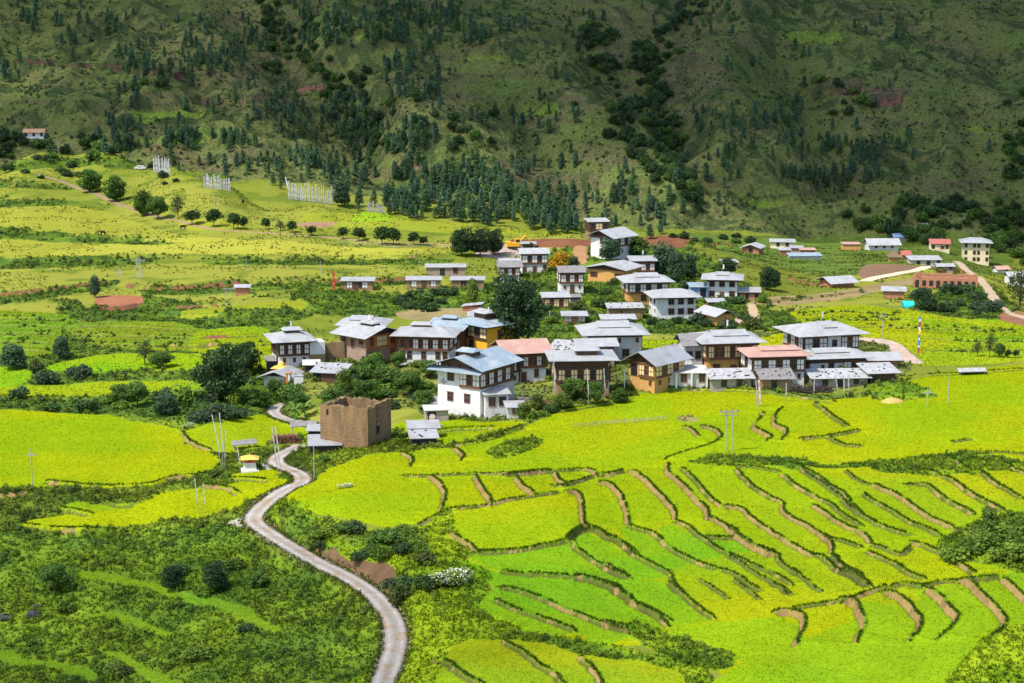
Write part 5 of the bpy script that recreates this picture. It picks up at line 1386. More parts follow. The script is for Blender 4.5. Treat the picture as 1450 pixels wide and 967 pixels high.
B('triple_roofed_house', 1176, 516, 80, 9, 16, [(2.8, 'white', 0, 'timber', 'panel', {'F': 's-s-s-s', 'L': 's-s'}), (2.9, 'timber', .15, 'brown', 'panel', {'F': 'R:wbw@.0,.42|R:wbw@.68,1', 'L': 'R:wbwbw'})],
  ('hx', 1.9, 1.5, 'tin', dict(attic=.35, cap=[(.5, -1.6, 1.5, 1.0, .12, .45, 'tin')])), 'tallest house of the right group, grey white hipped roof and white plastered bay', finial=True,
  extra=lambda e, w, d, zz: (lambda m: (m.box(-w*.07, w*.17, -d/2-.32, -d/2-.05, zz-2.8, zz-.15), m.build('plaster_bay', 'white', e), window(e, 'F', w*.05, zz-2.2, 1.0, 1.2, w, d, .33, 'timber')))(MB()))
B('lower_white_roofed_house', 1186, 533, 80, 6.5, 10, [(3.0, 'white', 0, 'brown', 'panel', {'F': '-sb-@0,.6|R:wbw@.6,1', 'L': '-b'}), ], ('hx', 1.3, 1.0, 'tin', dict(attic=.7, cap=[(-.8, .2, 3.4, 1.4, .1, .4, 'tin')])), 'single storey house with white roof in front of the tallest house')
B('white_roofed_barn', 1250, 518, 44, 4.5, 4, [(1.3, 'red', 0, 'brown', 'panel', {})], ('gx', .7, .9, 'tin', dict(attic=.1)), 'low brick barn with long white roof right of the tallest house', 'barn')
B('tin_roofed_barn', 1250, 540, 36, 5, 8, [(1.6, 'timber', 0, 'timber', 'panel', {'F': 'o--'})], ('sf', .9, .7, 'patch', dict(attic=.05)), 'dark wooden shed with patched flat tin roof at the field edge', 'shed')
B('long_cow_shed', 1190, 549, 78, 3.6, 5, [(1.8, 'stone', 0, 'timber', 'panel', {'F': '-o-o-b-'})], ('sf', .7, .9, 'patch', dict(attic=.05)), 'long stone shed with patched tin sheets weighed down by stones', 'shed')
B('bent_roof_shed', 1101, 552, 42, 4.5, 4, [(2.0, 'mud', 0, 'timber', 'panel', {'F': '-o--'})], ('sf', .7, 1.1, 'slate', dict(attic=.05)), 'mud shed with dark sagging roof under the pink hipped roof', 'shed')
B('tarpaulin_shed', 1036, 549, 56, 3.2, 6, [(1.7, 'stone', 0, 'timber', 'panel', {'F': '-o-o-'})], ('sf', .7, 1.1, 'patch', dict(attic=.05)), 'rubble walled shed with white and black sheets below the ochre house', 'shed')
B('timber_store', 945, 541, 30, 4, -12, [(2.3, 'timber', 0, 'timber', 'panel', {'F': 'o-'})], ('gy', .8, .7, 'tin', dict(attic=.05)), 'small timber store with white gable roof between slate roof and grey house', 'shed')
B('broken_roof_store', 960, 533, 28, 4, 10, [(2.6, 'brick', 0, 'timber', 'panel', {})], ('gx', .8, .8, 'patch', dict(attic=.05)), 'brown store with broken tin roof behind the pillared shed', 'shed')
# left part of the hamlet
def mudblock(e, w, d, zz):
    m = MB(); m.box(w/2+.1, w/2+3.2, -d/2-.4, -d/2+3.5, -3, 2.6); m.build('mud_block', 'mud', e)
    m = MB(); m.box(w/2+.12, w/2+3.18, -d/2-.38, -d/2+3.4, 2.6, 5.1); m.build('whitewashed_block', 'white', e)
B('corner_house', 417, 521, 41, 8.0, 17, [(2.5, 'white', 0, 'timber', 'panel', {'F': 'sss', 'L': '-b'}), (2.7, 'timber', .2, 'timber', 'panel', {'F': 'R:wbwbwbw', 'L': 'R:bb@.1,.6'})],
  ('hx', 1.6, 1.3, 'tin', dict(attic=.45, cap=[(0.3, 0, 2.0, 1.6, .25, .5, 'tin')])), 'white and black timber house at the left end of the hamlet', finial=True, extra=mudblock)
B('brown_brick_house', 500, 513, 40, 8.5, -44, [(3.0, 'brick', 0, 'ochre', 'panely', {'F': '---', 'R': 'b-b'}), (2.8, 'brick', .05, 'ochre', 'panely', {'F': 'bdb', 'R': 'R:bwb'})],
  ('gx', 1.6, 1.3, 'tin', dict(attic=.25, cap=[(.2, .4, 2.2, 1.6, .3, .5, 'tin')])), 'brown block house with orange carved bay on its right side', finial=True)
B('back_house', 512, 498, 50, 6, -8, [(5.5, 'brick', 0, 'brown', 'panel', {})], ('hx', 1.8, 1.2, 'tin', dict(attic=.3, cap=[(-.3, .2, 2.4, 1.4, .15, .5, 'tin')])), 'house mostly hidden behind the brown block house, wide white roof above it')
B('long_white_house', 600, 515, 72, 8, -8, [(2.7, 'white', 0, 'brown', 'panel', {'F': 'bb-b-bb'}), (2.7, 'brown', .2, 'brown', 'panel', {'F': 'R:b@.02,.14|R:bwbwbwbw@.19,1', 'R': 'R:wbw'})],
  ('hx', 1.6, 1.2, 'tin', dict(attic=.45, cap=[(-1.2, .4, 2.2, 1.4, .25, .5, 'tin')])), 'long white house with continuous brown bay windows above green bushes')
def stair(e, w, d, zz):
    m = MB(); m.slab([(w/2+.3, -2.6, .4), (w/2+1.1, -2.6, .4), (w/2+1.1, .2, 3.0), (w/2+.3, .2, 3.0)], .2); m.build('outside_stair', 'timber', e)
B('saffron_house', 668, 498, 45, 9, -48, [(2.9, 'saffron', 0, 'timber', 'panely', {'F': '-b-', 'R': '-d-b'}), (2.9, 'saffron', .05, 'timber', 'panely', {'F': 'R:wbwbw', 'R': '-d-b'})],
  ('hy', 1.6, .9, 'bluetin', dict(attic=.3, cap=[(0, -.6, 2.4, 2.4, 1.0, .6, 'tin')])), 'saffron yellow house with blue grey roof and square raised roof turret', finial=True, extra=stair)
B('link_house', 632, 499, 40, 7, -25, [(5.2, 'brown', 0, 'timber', 'panely', {'F': 'R:bwbwb'})], ('gx', 1.5, 1.1, 'bluetin', dict(attic=.3, cap=[(-.8, .2, 1.9, 1.4, .2, .45, 'bluetin')])), 'timber house with grey roof linking the long white and saffron houses')
B('rear_store', 682, 463, 34, 5, 0, [(2.6, 'white', 0, 'timber', 'panel', {'F': 'o-o'})], ('gx', .6, .5, 'tin', dict(attic=.05)), 'white store with flat pale roof behind the raised roof turret', 'store')
B('timber_shed', 463, 541, 42, 4.6, -14, [(1.8, 'timber', 0, 'timber', 'panel', {'F': 'o--'})], ('sf', .6, .9, 'tin', dict(attic=.1)), 'dark timber shed with white tin roof below the mud wall', 'shed')
B('temple_shed', 392, 548, 38, 5, -18, [(2.1, 'white', 0, 'timber', 'panel', {})], ('gy', 1.2, .9, 'tin', dict(attic=.2)), 'white shed with bright white gable roof beside the golden topped shrine', 'shed')
B('log_hut', 388, 524, 18, 3, 12, [(1.9, 'black', 0, 'timber', 'panel', {'F': 'o'})], ('sf', .4, .4, 'slate', dict(attic=.05)), 'blackish hut against the left end house', 'hut')
B('bark_roofed_shelter', 441, 528, 20, 2.6, 5, [(1.6, 'timber', 0, 'timber', 'panel', {'F': 'o'})], ('sf', .4, .5, 'grey', dict(attic=.05)), 'small grey roofed shelter under the mud block', 'shelter')
B('garage', 619, 597, 32, 3.2, 8, [(2.0, 'stone', 0, 'grey', 'panel', {'F': 'o-@.02,1'})], ('sf', .35, .2, 'grey', dict(attic=.05)), 'stone garage with dark doorway and pale round disc inside', 'garage',
  extra=lambda e, w, d, zz: (lambda m: (m.tube((-w*.22, -d/2-.12, .85), (-w*.22, -d/2-.2, .85), .55, n=16), m.build('round_disc', 'pinkcloth', e), (lambda q: (q.tube((-w*.22, -d/2-.205, .85), (-w*.22, -d/2-.24, .85), .26, n=12), q.build('disc_centre', 'white', e)))(MB())))(MB()))
B('woodshed', 614, 580, 26, 3, -10, [(1.2, 'timber', 0, 'timber', 'panel', {})], ('sf', .4, .4, 'patch', dict(attic=.05)), 'low patched tin shed left of the big white house', 'shed')
# below, round the ruin
B('tin_hut', 601, 632, 36, 3.6, 8, [(1.3, 'black', 0, 'steel', 'panel', {'F': 'o-o'})], ('sf', .4, .5, 'tin', dict(attic=.1)), 'low hut with white tin roof in the field right of the ruin', 'hut')
B('raised_tin_hut', 600, 623, 40, 3.2, 6, [(2.0, 'black', 0, 'timber', 'panel', {})], ('sf', .5, .5, 'tin', dict(attic=.05)), 'taller hut with white tin roof right behind the low field hut', 'hut')
B('plank_shed', 460, 640, 42, 4.0, 6, [(1.1, 'black', 0, 'timber', 'panel', {'F': 'o-o'})], ('sf', .4, .8, 'greytin', dict(attic=.05)), 'black plank shed with grey tin roof at the foot of the ruin', 'shed')
B('lean_shelter', 447, 622, 20, 3, 0, [(1.5, 'black', 0, 'timber', 'panel', {})], ('sf', .5, .3, 'tin', dict(attic=.05)), 'small white roofed shelter peeping out left of the ruin', 'shelter')

# ------------------------------------------------------------------ upper village
B('watch_tower', 848, 343, 28, 5.5, 10, [(3.6, 'mud', 0, 'timber', 'panel', {}), (2.6, 'brown', .1, 'timber', 'panely', {'F': 'R:bwb', 'L': 'R:bb'})], ('sf', .5, .5, 'tin', dict(attic=.1)), 'square brown tower house at the top of the upper village')
B('hilltop_house', 852, 366, 30, 9, -40, [(3.4, 'white', 0, 'brown', 'panel', {'F': '-b-', 'R': '-s-'}), (2.9, 'white', .0, 'brown', 'panel', {'F': '-b-', 'R': 'R:wbwbw'})], ('gy', 1.6, 1.5, 'tin', dict(attic=.5)), 'tall white house with steel blue gable edge under the tower')
B('long_ochre_house', 858, 399, 50, 9, -30, [(3.5, 'orange', 0, 'brown', 'panely', {'F': 'l-l', 'R': 'd-l-s'})], ('gy', 1.2, 1.0, 'tin', dict(attic=.2)), 'single storey ochre house with big white gable roof in the upper village')
B('red_timber_house', 911, 394, 32, 6, 3, [(1.8, 'brown', 0, 'brown', 'panel', {'F': 's-s'}), (2.6, 'brown', .1, 'brown', 'panel', {'F': 'R:wbwbw'})], ('sf', .8, .5, 'tin', dict(attic=.4)), 'dark red timber house with thin white roof beside green trees', finial=True)
B('wide_timber_house', 918, 432, 56, 8, 8, [(2.9, 'orange', 0, 'brown', 'panel', {'F': '-b-w', 'L': 'b-'}), (2.7, 'brown', .15, 'brown', 'panel', {'F': 'R:wbwbwbw', 'L': 'R:wbw'})], ('hx', 1.6, 1.4, 'tin', dict(attic=.3, cap=[(0, 0, 3.0, 1.4, .1, .4, 'tin')])), 'wide dark timber house on ochre base in the middle of the upper village')
B('white_villa', 957, 450, 56, 8, 8, [(2.3, 'white', 0, 'brown', 'panel', {'F': '-bbb', 'L': 's-s'}), (2.5, 'white', .02, 'brown', 'panel', {'F': '-bbb', 'L': 'bb'})], ('hx', 1.4, 1.2, 'tin', dict(attic=.2)), 'white house with six brown windows in front of the wide timber house')
B('square_white_house', 1022, 424, 42, 7.5, -8, [(2.4, 'white', 0, 'brown', 'panel', {'F': 'bdb', 'R': 's-s'}), (2.5, 'white', .02, 'brown', 'panel', {'F': 'bbb', 'R': 'bb'})], ('hx', 1.6, 1.1, 'tin', dict(attic=.35, cap=[(0, 0, 1.8, 1.2, .1, .4, 'tin')])), 'square white house standing alone at the right end of the upper village', finial=True)
B('ochre_barn', 1026, 461, 24, 7, 28, [(2.6, 'orange', 0, 'brown', 'panel', {})], ('gy', 1.0, .9, 'tin', dict(attic=.1)), 'plain ochre barn with white gable roof', 'barn')
B('blue_shed', 990, 422, 22, 4, 5, [(2.8, 'blue', 0, 'timber', 'panel', {'F': '-o'})], ('sf', .5, .5, 'bluetin', dict(attic=.05)), 'blue sheet walled shed left of the square white house', 'shed')
B('brick_outhouse', 1061, 425, 27, 5, -6, [(2.0, 'red', 0, 'brown', 'panel', {'F': '-o-o'})], ('sf', .6, .4, 'tin', dict(attic=.1)), 'low reddish outhouse on the right of the square white house', 'outhouse')
B('red_shed', 1015, 437, 22, 3.5, 4, [(1.6, 'brown', 0, 'brown', 'panel', {})], ('sf', .5, .3, 'tin', dict(attic=.08)), 'low dark red shed below the square white house', 'shed')
B('two_level_barn', 886, 452, 48, 4, 4, [(2.6, 'mud', 0, 'brown', 'panel', {'F': '-s--'})], ('sf', .5, .5, 'patch', dict(attic=.1)), 'upper part of the mud barn with patched tin roof', 'barn')
B('mud_barn', 876, 463, 46, 3.5, 4, [(1.7, 'red', 0, 'brown', 'panel', {'F': 's-s'})], ('sf', .5, .5, 'patch', dict(attic=.1)), 'lower reddish barn with white and rust roof below the mud barn', 'barn')
B('small_white_roofed_hut', 814, 459, 29, 3.5, 2, [(1.9, 'red', 0, 'brown', 'panel', {'F': 'w-w'})], ('sf', .8, .35, 'tin', dict(attic=.1)), 'small brown hut with flat white roof on the grassy slope', 'hut')
B('low_timber_house', 788, 437, 35, 5, 5, [(2.6, 'timber', 0, 'brown', 'panely', {'F': 'R:wbwbw'})], ('sf', .6, .4, 'patch', dict(attic=.2)), 'low dark timber house with cream panels right of the big dark tree')
B('stone_outhouse', 815, 430, 14, 3, 5, [(1.6, 'stone', 0, 'brown', 'panel', {})], ('sf', .4, .2, 'slate', dict(attic=.05)), 'tiny stone outhouse beside the low dark timber house', 'outhouse')
B('slate_topped_house', 810, 414, 32, 6, 6, [(2.3, 'white', 0, 'brown', 'panel', {'F': 'sds'}), (2.6, 'timber', .1, 'brown', 'panel', {'F': 'R:wbwbw', 'L': 'R:wbw'})], ('gx', .8, 1.0, 'slate', dict(attic=.5)), 'white and dark red house with grey slate roof above the slope')
B('half_timbered_house', 722, 404, 28, 6, 4, [(2.3, 'white', 0, 'brown', 'panel', {}), (2.5, 'brown', .05, 'brown', 'panel', {'F': 'R:wbwbw', 'L': 'R:wbw'})], ('gx', .8, 1.0, 'slate', dict(attic=.3)), 'white half timbered house with grey slate roof behind the big dark tree')
B('rear_tin_house', 722, 391, 26, 5, 4, [(3.6, 'brick', 0, 'brown', 'panel', {})], ('gx', .6, .7, 'tin', dict(attic=.2)), 'white roof peeping over the half timbered house')
B('red_brown_house', 757, 387, 36, 7, 6, [(2.6, 'white', 0, 'brown', 'panel', {'F': 'd-d-b'}), (2.8, 'brown', .1, 'brown', 'panel', {'F': 'R:wbwbw', 'L': 'R:wbw'})], ('gx', .8, .9, 'patch', dict(attic=.3)), 'red brown timber house on white base near the yellow flowering tree')
B('long_low_barn', 631, 391, 55, 4.5, 2, [(2.3, 'brick', 0, 'timber', 'panel', {'F': '--o-b-'})], ('sf', .4, .3, 'tin', dict(attic=.08)), 'long low brown barn, the highest of three below the meadow', 'barn')
B('mud_cottage', 600, 409, 48, 4.5, 2, [(2.2, 'mud', 0, 'timber', 'panel', {'F': '-w-d-w-'})], ('sf', .4, .3, 'tin', dict(attic=.08)), 'mud cottage with pale tin roof, dark door in the middle', 'cottage')
B('plaster_cottage', 662, 409, 46, 4.5, 0, [(2.2, 'mud', 0, 'timber', 'panel', {'F': '-b--'})], ('sf', .4, .3, 'tin', dict(attic=.08)), 'mud cottage with one dark window left of the light green tree', 'cottage')
B('farm_cottage', 506, 411, 44, 4.5, 0, [(2.3, 'mud', 0, 'timber', 'panel', {'F': '-wdbw-'})], ('sf', .5, .3, 'tin', dict(attic=.1)), 'mud cottage with white door panels beside the red pole', 'cottage')
B('field_hut', 343, 417, 18, 2.6, 4, [(1.7, 'red', 0, 'timber', 'panel', {})], ('sf', .5, .3, 'patch', dict(attic=.08)), 'tiny brown hut alone on the left meadow', 'hut')
B('ruined_shed', 668, 441, 26, 3, -10, [(1.2, 'red', 0, 'timber', 'panel', {})], ('sl', .4, .6, 'patch', dict(attic=.05)), 'half collapsed shed with tilted tin behind the raised roof turret', 'shed')
B('canopy_shelter', 748, 352, 18, 3, 0, [(1.5, 'stone', 0, 'timber', 'panel', {'F': 'o'})], ('sf', .6, .2, 'tin', dict(attic=.05)), 'small white canopy beside the yellow digger', 'shelter')
B('hillside_tin_shed', 1034, 378, 20, 4, 4, [(1.3, 'stone', 0, 'timber', 'panel', {})], ('sf', .5, .3, 'patch', dict(attic=.05)), 'pale shed roof half hidden behind the slope trees', 'shed')
# ------------------------------------------------------------------ far houses on the right
B('pale_shed', 1063, 358, 22, 7, -20, [(2.0, 'red', 0, 'brown', 'panel', {'F': '-o-'})], ('gy', 1.0, 1.0, 'tin', dict(attic=.1)), 'pale shed with white gable roof, leftmost of the far houses', 'shed')
B('cream_cottage', 1108, 352, 32, 6, -6, [(2.6, 'cream', 0, 'brown', 'panel', {'F': '-b-b-'})], ('sf', .7, .5, 'tin', dict(attic=.1)), 'cream cottage with flat white roof on the far slope', 'cottage')
B('brown_hut', 1112, 361, 14, 4, 0, [(1.8, 'red', 0, 'brown', 'panel', {})], ('sf', .5, .3, 'tin', dict(attic=.05)), 'brown hut with white roof below the cream cottage', 'hut')
B('grey_roofed_hut', 1128, 358, 16, 4, 0, [(2.0, 'brick', 0, 'brown', 'panel', {})], ('gx', .5, .6, 'greytin', dict(attic=.05)), 'grey roofed hut in the cluster below the cream cottage', 'hut')
B('reddish_hut', 1144, 361, 20, 4, 0, [(1.9, 'red', 0, 'brown', 'panel', {})], ('sf', .5, .3, 'pink', dict(attic=.05)), 'reddish hut at the right of the cluster below the cream cottage', 'hut')
B('blue_roofed_sheds', 1141, 367, 44, 5, 3, [(1.2, 'grey', 0, 'brown', 'panel', {})], ('sf', .5, .5, 'bluetin', dict(attic=.05)), 'long low shed with pale blue roof on the far slope', 'shed')
B('brick_barn', 1194, 407, 32, 7, 22, [(1.6, 'red', 0, 'brown', 'panel', {})], ('gx', 1.2, 1.1, 'tin', dict(attic=.08)), 'brick barn with large white roof above the bare brown field', 'barn')
B('peach_house', 1206, 354, 24, 5, 0, [(2.4, 'orange', 0, 'brown', 'panel', {})], ('sf', .4, .3, 'pink', dict(attic=.05)), 'peach coloured house low among the far trees')
B('school_hall', 1252, 354, 40, 9, 3, [(2.4, 'white', 0, 'brown', 'panel', {'F': '-b-b-b-'})], ('gx', 1.2, 1.8, 'tin', dict(attic=.15)), 'long far hall with bright white roof', 'hall')
B('blue_roofed_house', 1278, 341, 22, 6, 3, [(2.0, 'grey', 0, 'brown', 'panel', {})], ('gx', .8, 1.2, 'blue', dict(attic=.05)), 'far house with blue roof behind the long hall')
B('red_roofed_house', 1331, 356, 25, 7, -6, [(3.4, 'cream', 0, 'brown', 'panel', {'F': 'b-lb'})], ('gx', .7, 1.4, 'redtin', dict(attic=.1)), 'cream house with red roof among the far trees')
B('apartment_block', 1382, 373, 34, 9, -8, [(2.9, 'cream', 0, 'brown', 'panel', {'F': 'b-bb-b', 'R': 'b-b'}), (2.9, 'cream', .02, 'brown', 'panel', {'F': 'b-bb-b', 'R': 'b-b'}), (2.9, 'cream', 0, 'brown', 'panel', {'F': 'b-bb-b', 'R': 'b-b'})], ('hx', 1.6, 1.6, 'tin', dict(attic=.2)), 'three storey cream block with white roof at the right edge', 'block')
B('long_blue_grey_shed', 1311, 376, 42, 6, 2, [(2.0, 'grey', 0, 'brown', 'panel', {'F': '-o-o-o'})], ('sf', .6, .7, 'tin', dict(attic=.05)), 'long white roofed shed under the red roofed house', 'shed')
B('market_canopy', 1339, 382, 21, 5, 0, [(1.3, 'stone', 0, 'brown', 'panel', {'F': 'o-o'})], ('gx', .7, .6, 'tin', dict(attic=.05)), 'white double canopy at the roadside fork', 'canopy')
B('tin_roofed_workshop', 1265, 422, 28, 5, -12, [(2.0, 'red', 0, 'brown', 'panel', {})], ('gx', .6, .7, 'tin', dict(attic=.05)), 'small brick workshop with white roof at the end of the ochre ruin', 'workshop')
B('pink_roofed_cottage', 1421, 387, 16, 5, 10, [(1.8, 'white', 0, 'brown', 'panel', {'F': '-b'})], ('gx', .7, .9, 'pink', dict(attic=.05)), 'white cottage with pink roof among dark trees at the right edge', 'cottage')
B('tree_hidden_house', 1440, 405, 22, 6, 0, [(3.4, 'white', 0, 'brown', 'panel', {'F': 'b-b'})], ('gx', .7, 1.0, 'tin', dict(attic=.1)), 'white house half hidden by tall pale trees at the right edge')
B('round_hut', 1267, 371, 11, 4, 0, [(1.8, 'orange', 0, 'brown', 'panel', {})], ('hx', .8, 2.0, 'thatch', dict(attic=.05)), 'hut with dark pointed thatch roof', 'hut')
B('dark_red_hut', 1284, 366, 12, 4, 10, [(1.6, 'red', 0, 'brown', 'panel', {})], ('gx', .5, 1.1, 'redtin', dict(attic=.05)), 'small dark red hut next to the thatched one', 'hut')
B('pale_roofed_hut', 1318, 326, 16, 5, 0, [(2.2, 'brick', 0, 'brown', 'panel', {})], ('sf', .5, .5, 'tin', dict(attic=.05)), 'hut with pale roof buried in the far trees', 'hut')
B('red_roofed_cottage', 48, 196, 26, 6, 5, [(3.0, 'white', 0, 'brown', 'panel', {'F': 'b-b-b'})], ('gx', .7, 1.3, 'rust', dict(attic=.1)), 'cottage with reddish roof in the trees on the far left', 'cottage')
# ------------------------------------------------------------------ other things in the place
def root_at(name, px, py, rz=0, label=None, cat=None, group=None, dz=0):
    x, y, z = place(px, py)
    e = bpy.data.objects.new(name, None); ROOT.objects.link(e)
    e.location = (x, y, z+dz); e.rotation_euler = (0, 0, math.radians(rz))
    tag(e, label, cat, group)
    return e, y/FPX

def jag_wall(mb, x0, y0, x1, y1, th, zb, zt, seed, amp=.5, n=16):
    """an earth wall with a worn, uneven top"""
    rng = np.random.default_rng(seed)
    d = np.array([x1-x0, y1-y0]); L = np.hypot(*d); d /= L; nn = np.array([-d[1], d[0]])*th/2
    t = np.linspace(0, L, n+1); h = zt-amp*np.abs(rng.normal(size=n+1))*(.4+.6*rng.random(n+1))
    V = []
    for k in range(n+1):
        p = np.array([x0, y0])+d*t[k]
        wob = .05*rng.normal()
        for s in (1, -1):
            q = p+nn*s
            V += [(q[0]+nn[0]*wob, q[1]+nn[1]*wob, zb), (q[0]+nn[0]*wob, q[1]+nn[1]*wob, zb+(zt-zb)*.5), (q[0], q[1], h[k]+.08*rng.normal())]
    F = []
    for k in range(n):
        a = 6*k; b = 6*(k+1)
        F += [(a, b, b+1, a+1), (a+1, b+1, b+2, a+2), (b+3, a+3, a+4, b+4), (b+4, a+4, a+5, b+5), (a+2, b+2, b+5, a+5)]
    F += [(0, 1, 4, 3), (1, 2, 5, 4)]; a = 6*n; F += [(a+1, a, a+3, a+4), (a+2, a+1, a+4, a+5)]
    mb.add(V, F)

e, k = root_at('ruined_house', 489, 634, -24, 'roofless ruin of a tall rammed earth house with weeds on its walls', 'ruin')
w, d, hh = 8.6, 7.6, 6.9
m = MB(); jag_wall(m, -w/2, 0, w/2, 0, .7, -3, hh, 1, .28, 22); m.build('front_wall', 'ruin', e)
m = MB(); jag_wall(m, w/2-.36, .36, w/2-.36, d, .7, -3, hh+.15, 2, .28, 18); m.build('side_wall', 'ruin', e)
m = MB(); jag_wall(m, -w/2+.36, .36, -w/2+.36, d, .7, -3, hh-.1, 3, .28, 18); m.build('side_wall', 'ruin', e)
m = MB(); jag_wall(m, -w/2+.7, d-.3, w/2-.7, d-.3, .7, -3, hh-.2, 4, .28, 18); m.build('rear_wall', 'ruin', e)
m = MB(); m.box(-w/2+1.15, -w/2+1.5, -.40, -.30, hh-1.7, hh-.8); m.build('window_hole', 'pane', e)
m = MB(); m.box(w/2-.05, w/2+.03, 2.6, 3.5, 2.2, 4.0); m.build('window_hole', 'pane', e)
m = MB(); m.box(w/2-.06, w/2+.02, 2.7, 3.4, 4.6, 6.1); m.build('window_hole', 'brown', e)
m = MB()
for q in range(3): m.box(w/2-.02, w/2+.10, 2.45, 3.65, [4.05, 2.05, 6.15][q], [4.2, 2.18, 6.3][q])
m.build('lintel', 'timber', e)
m = MB()
for kx in np.linspace(-w/2+.5, w/2-.5, 8):
    for zz_ in (1.75, 3.4, 5.0):
        if random.random() < .6: m.box(kx-.05, kx+.05, -.385, -.33, zz_-.05, zz_+.05)
m.build('putlog_holes', 'black', e)
# weeds on top
rng = np.random.default_rng(3); n = 420
s = rng.random(n); side = rng.integers(0, 3, n)
cx_ = np.where(side == 0, -w/2+w*s, np.where(side == 1, w/2-.36, -w/2+.36)); cy_ = np.where(side == 0, 0, d*s)
kp = fbm(cx_*.8, cy_*.8+3, 2, 6) > .45
cx_, cy_ = cx_[kp], cy_[kp]; n = len(cx_)
v = quads(np.stack([cx_+rng.normal(size=n)*.2, cy_+rng.normal(size=n)*.2, hh-.25+.35*rng.random(n)], 1), unit(rng.normal(size=(n, 3))+[0, 0, .6]), .16*(.5+rng.random(n)), .5, rng)
me = numpy_mesh('weeds', v.reshape(-1, 3), np.arange(4*n).reshape(-1, 4), np.repeat(np.array([[.10, .13, .03]])*(.6+.8*rng.random(n))[:, None], 4, 0), M_LEAF)
put('foliage', me, e)

def mud_wall(px, py, wpx, h, yaw, label, seed, mat='mud', th=.6, amp=.35, cat='wall', name='mud_wall'):
    x, y, z = place(px, py); L = wpx*y/FPX/math.cos(math.radians(yaw))
    m = MB(); jag_wall(m, -L/2, 0, L/2, 0, th, -2, h, seed, amp, max(8, int(L*1.6)))
    o = m.build(name, mat); o.location = (x, y, z); o.rotation_euler = (0, 0, math.radians(yaw))
    return tag(o, label, cat)
mud_wall(473, 512, 30, 4.2, 10, 'tall worn mud wall between the left end house and the brown block house', 11)
mud_wall(470, 527, 46, 2.2, 4, 'lower broken mud wall with dark gap above the timber shed', 12, 'stone')
mud_wall(434, 602, 44, .9, -8, 'low rubble wall along the track left of the ruin', 13, 'stone', .5, .2)
mud_wall(602, 607, 50, .7, 6, 'low rubble wall with grass in front of the garage', 14, 'stone', .5, .2)
mud_wall(706, 592, 26, .5, 2, 'knee high dry wall at the foot of the white annex', 15, 'stone', .5, .15)
mud_wall(770, 573, 70, .9, 10, 'mud wall with dark top between the annex and the flat roofed house', 16, 'mud', .5, .2)
mud_wall(700, 360, 60, .8, -10, 'pale earth bank wall beside the yard of the three big trees', 17, 'stone', .5, .25)
# long ochre ruin on the right
e, k = root_at('roofless_row', 1338, 409, -14, 'long roofless row of ochre walls with dark window gaps, on the far right', 'ruin')
L = 86*k*1.05
m = MB(); jag_wall(m, -L/2, 0, L/2, 0, .6, -4, 3.4, 31, .3, 34); m.build('front_wall', 'red', e)
m = MB(); jag_wall(m, -L/2+.4, 5, L/2, 5, .6, -4, 3.8, 32, .3, 30); m.build('rear_wall', 'red', e)
m = MB(); jag_wall(m, -L/2+.31, .31, -L/2+.31, 4.7, .6, -4, 3.4, 33, .3, 8); m.build('end_wall', 'red', e)
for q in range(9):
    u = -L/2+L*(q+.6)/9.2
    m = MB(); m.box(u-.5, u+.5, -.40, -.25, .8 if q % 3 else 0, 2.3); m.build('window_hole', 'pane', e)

# shrine (chorten) beside the road
e, k = root_at('chorten', 354, 667, 8, 'small white shrine with red band and yellow roof beside the road', 'shrine')
m = MB(); m.box(-1.35, 1.35, -1.2, 1.2, -.6, .3); m.build('plinth', 'white', e)
m = MB(); m.taper(-.85, .85, -.8, .8, .3, 1.5, .18); m.build('body', 'white', e)
m = MB(); m.box(-.88, .88, -.83, .83, 1.5, 2.05); m.build('red_band', 'scarlet', e)
m = MB(); m.box(-.18, .18, -.90, -.82, 1.62, 1.95); m.build('niche', 'timber', e)
m = MB(); m.add([(-1.4,-1.35,2.06),(1.4,-1.35,2.06),(1.4,1.35,2.06),(-1.4,1.35,2.06),(-.2,-.2,2.55),(.2,-.2,2.55),(.2,.2,2.55),(-.2,.2,2.55)], [(3,2,1,0),(0,1,5,4),(1,2,6,5),(2,3,7,6),(3,0,4,7),(4,5,6,7)]); r = m.build('roof', 'yellow', e)
m = MB(); m.tube((0,0,2.5), (0,0,2.95), .12, .03); m.build('pinnacle', 'yellow', r)
e, k = root_at('golden_shrine', 399, 530, -10, 'white shrine with golden dome above the white gable shed', 'shrine')
m = MB(); m.box(-1.5, 1.5, -1.3, 1.3, -2, 1.0); m.build('body', 'white', e)
m = MB(); m.box(-1.55, 1.55, -1.35, 1.35, 1.0, 1.35); m.build('red_band', 'scarlet', e)
m = MB(); m.add([(-1.9,-1.7,1.4),(1.9,-1.7,1.4),(1.9,1.7,1.4),(-1.9,1.7,1.4),(-.6,-.6,1.8),(.6,-.6,1.8),(.6,.6,1.8),(-.6,.6,1.8)], [(3,2,1,0),(0,1,5,4),(1,2,6,5),(2,3,7,6),(3,0,4,7),(4,5,6,7)]); m.build('roof', 'yellow', e)
m = MB(); m.tube((0,0,1.8), (0,0,2.3), .7, .55, 10); m.tube((0,0,2.3), (0,0,2.65), .55, .1, 10); m.build('dome', 'yellow', e)
e, k = root_at('gate_post', 409, 545, -15, 'orange and white gate pillar beside the white gable shed', 'gate post')
m = MB(); m.box(-.4, .4, -.4, .4, -1, 2.2); m.build('pillar', 'white', e)
m = MB(); m.box(-.42, .0, -.43, -.38, .2, 2.1); m.build('orange_side', 'ochre', e)
m = MB(); m.box(-.5, .5, -.5, .5, 2.2, 2.4); m.build('cap', 'ochre', e)
e, k = root_at('white_gate', 423, 543, 5, 'short white wall panel right of the orange gate pillar', 'wall')
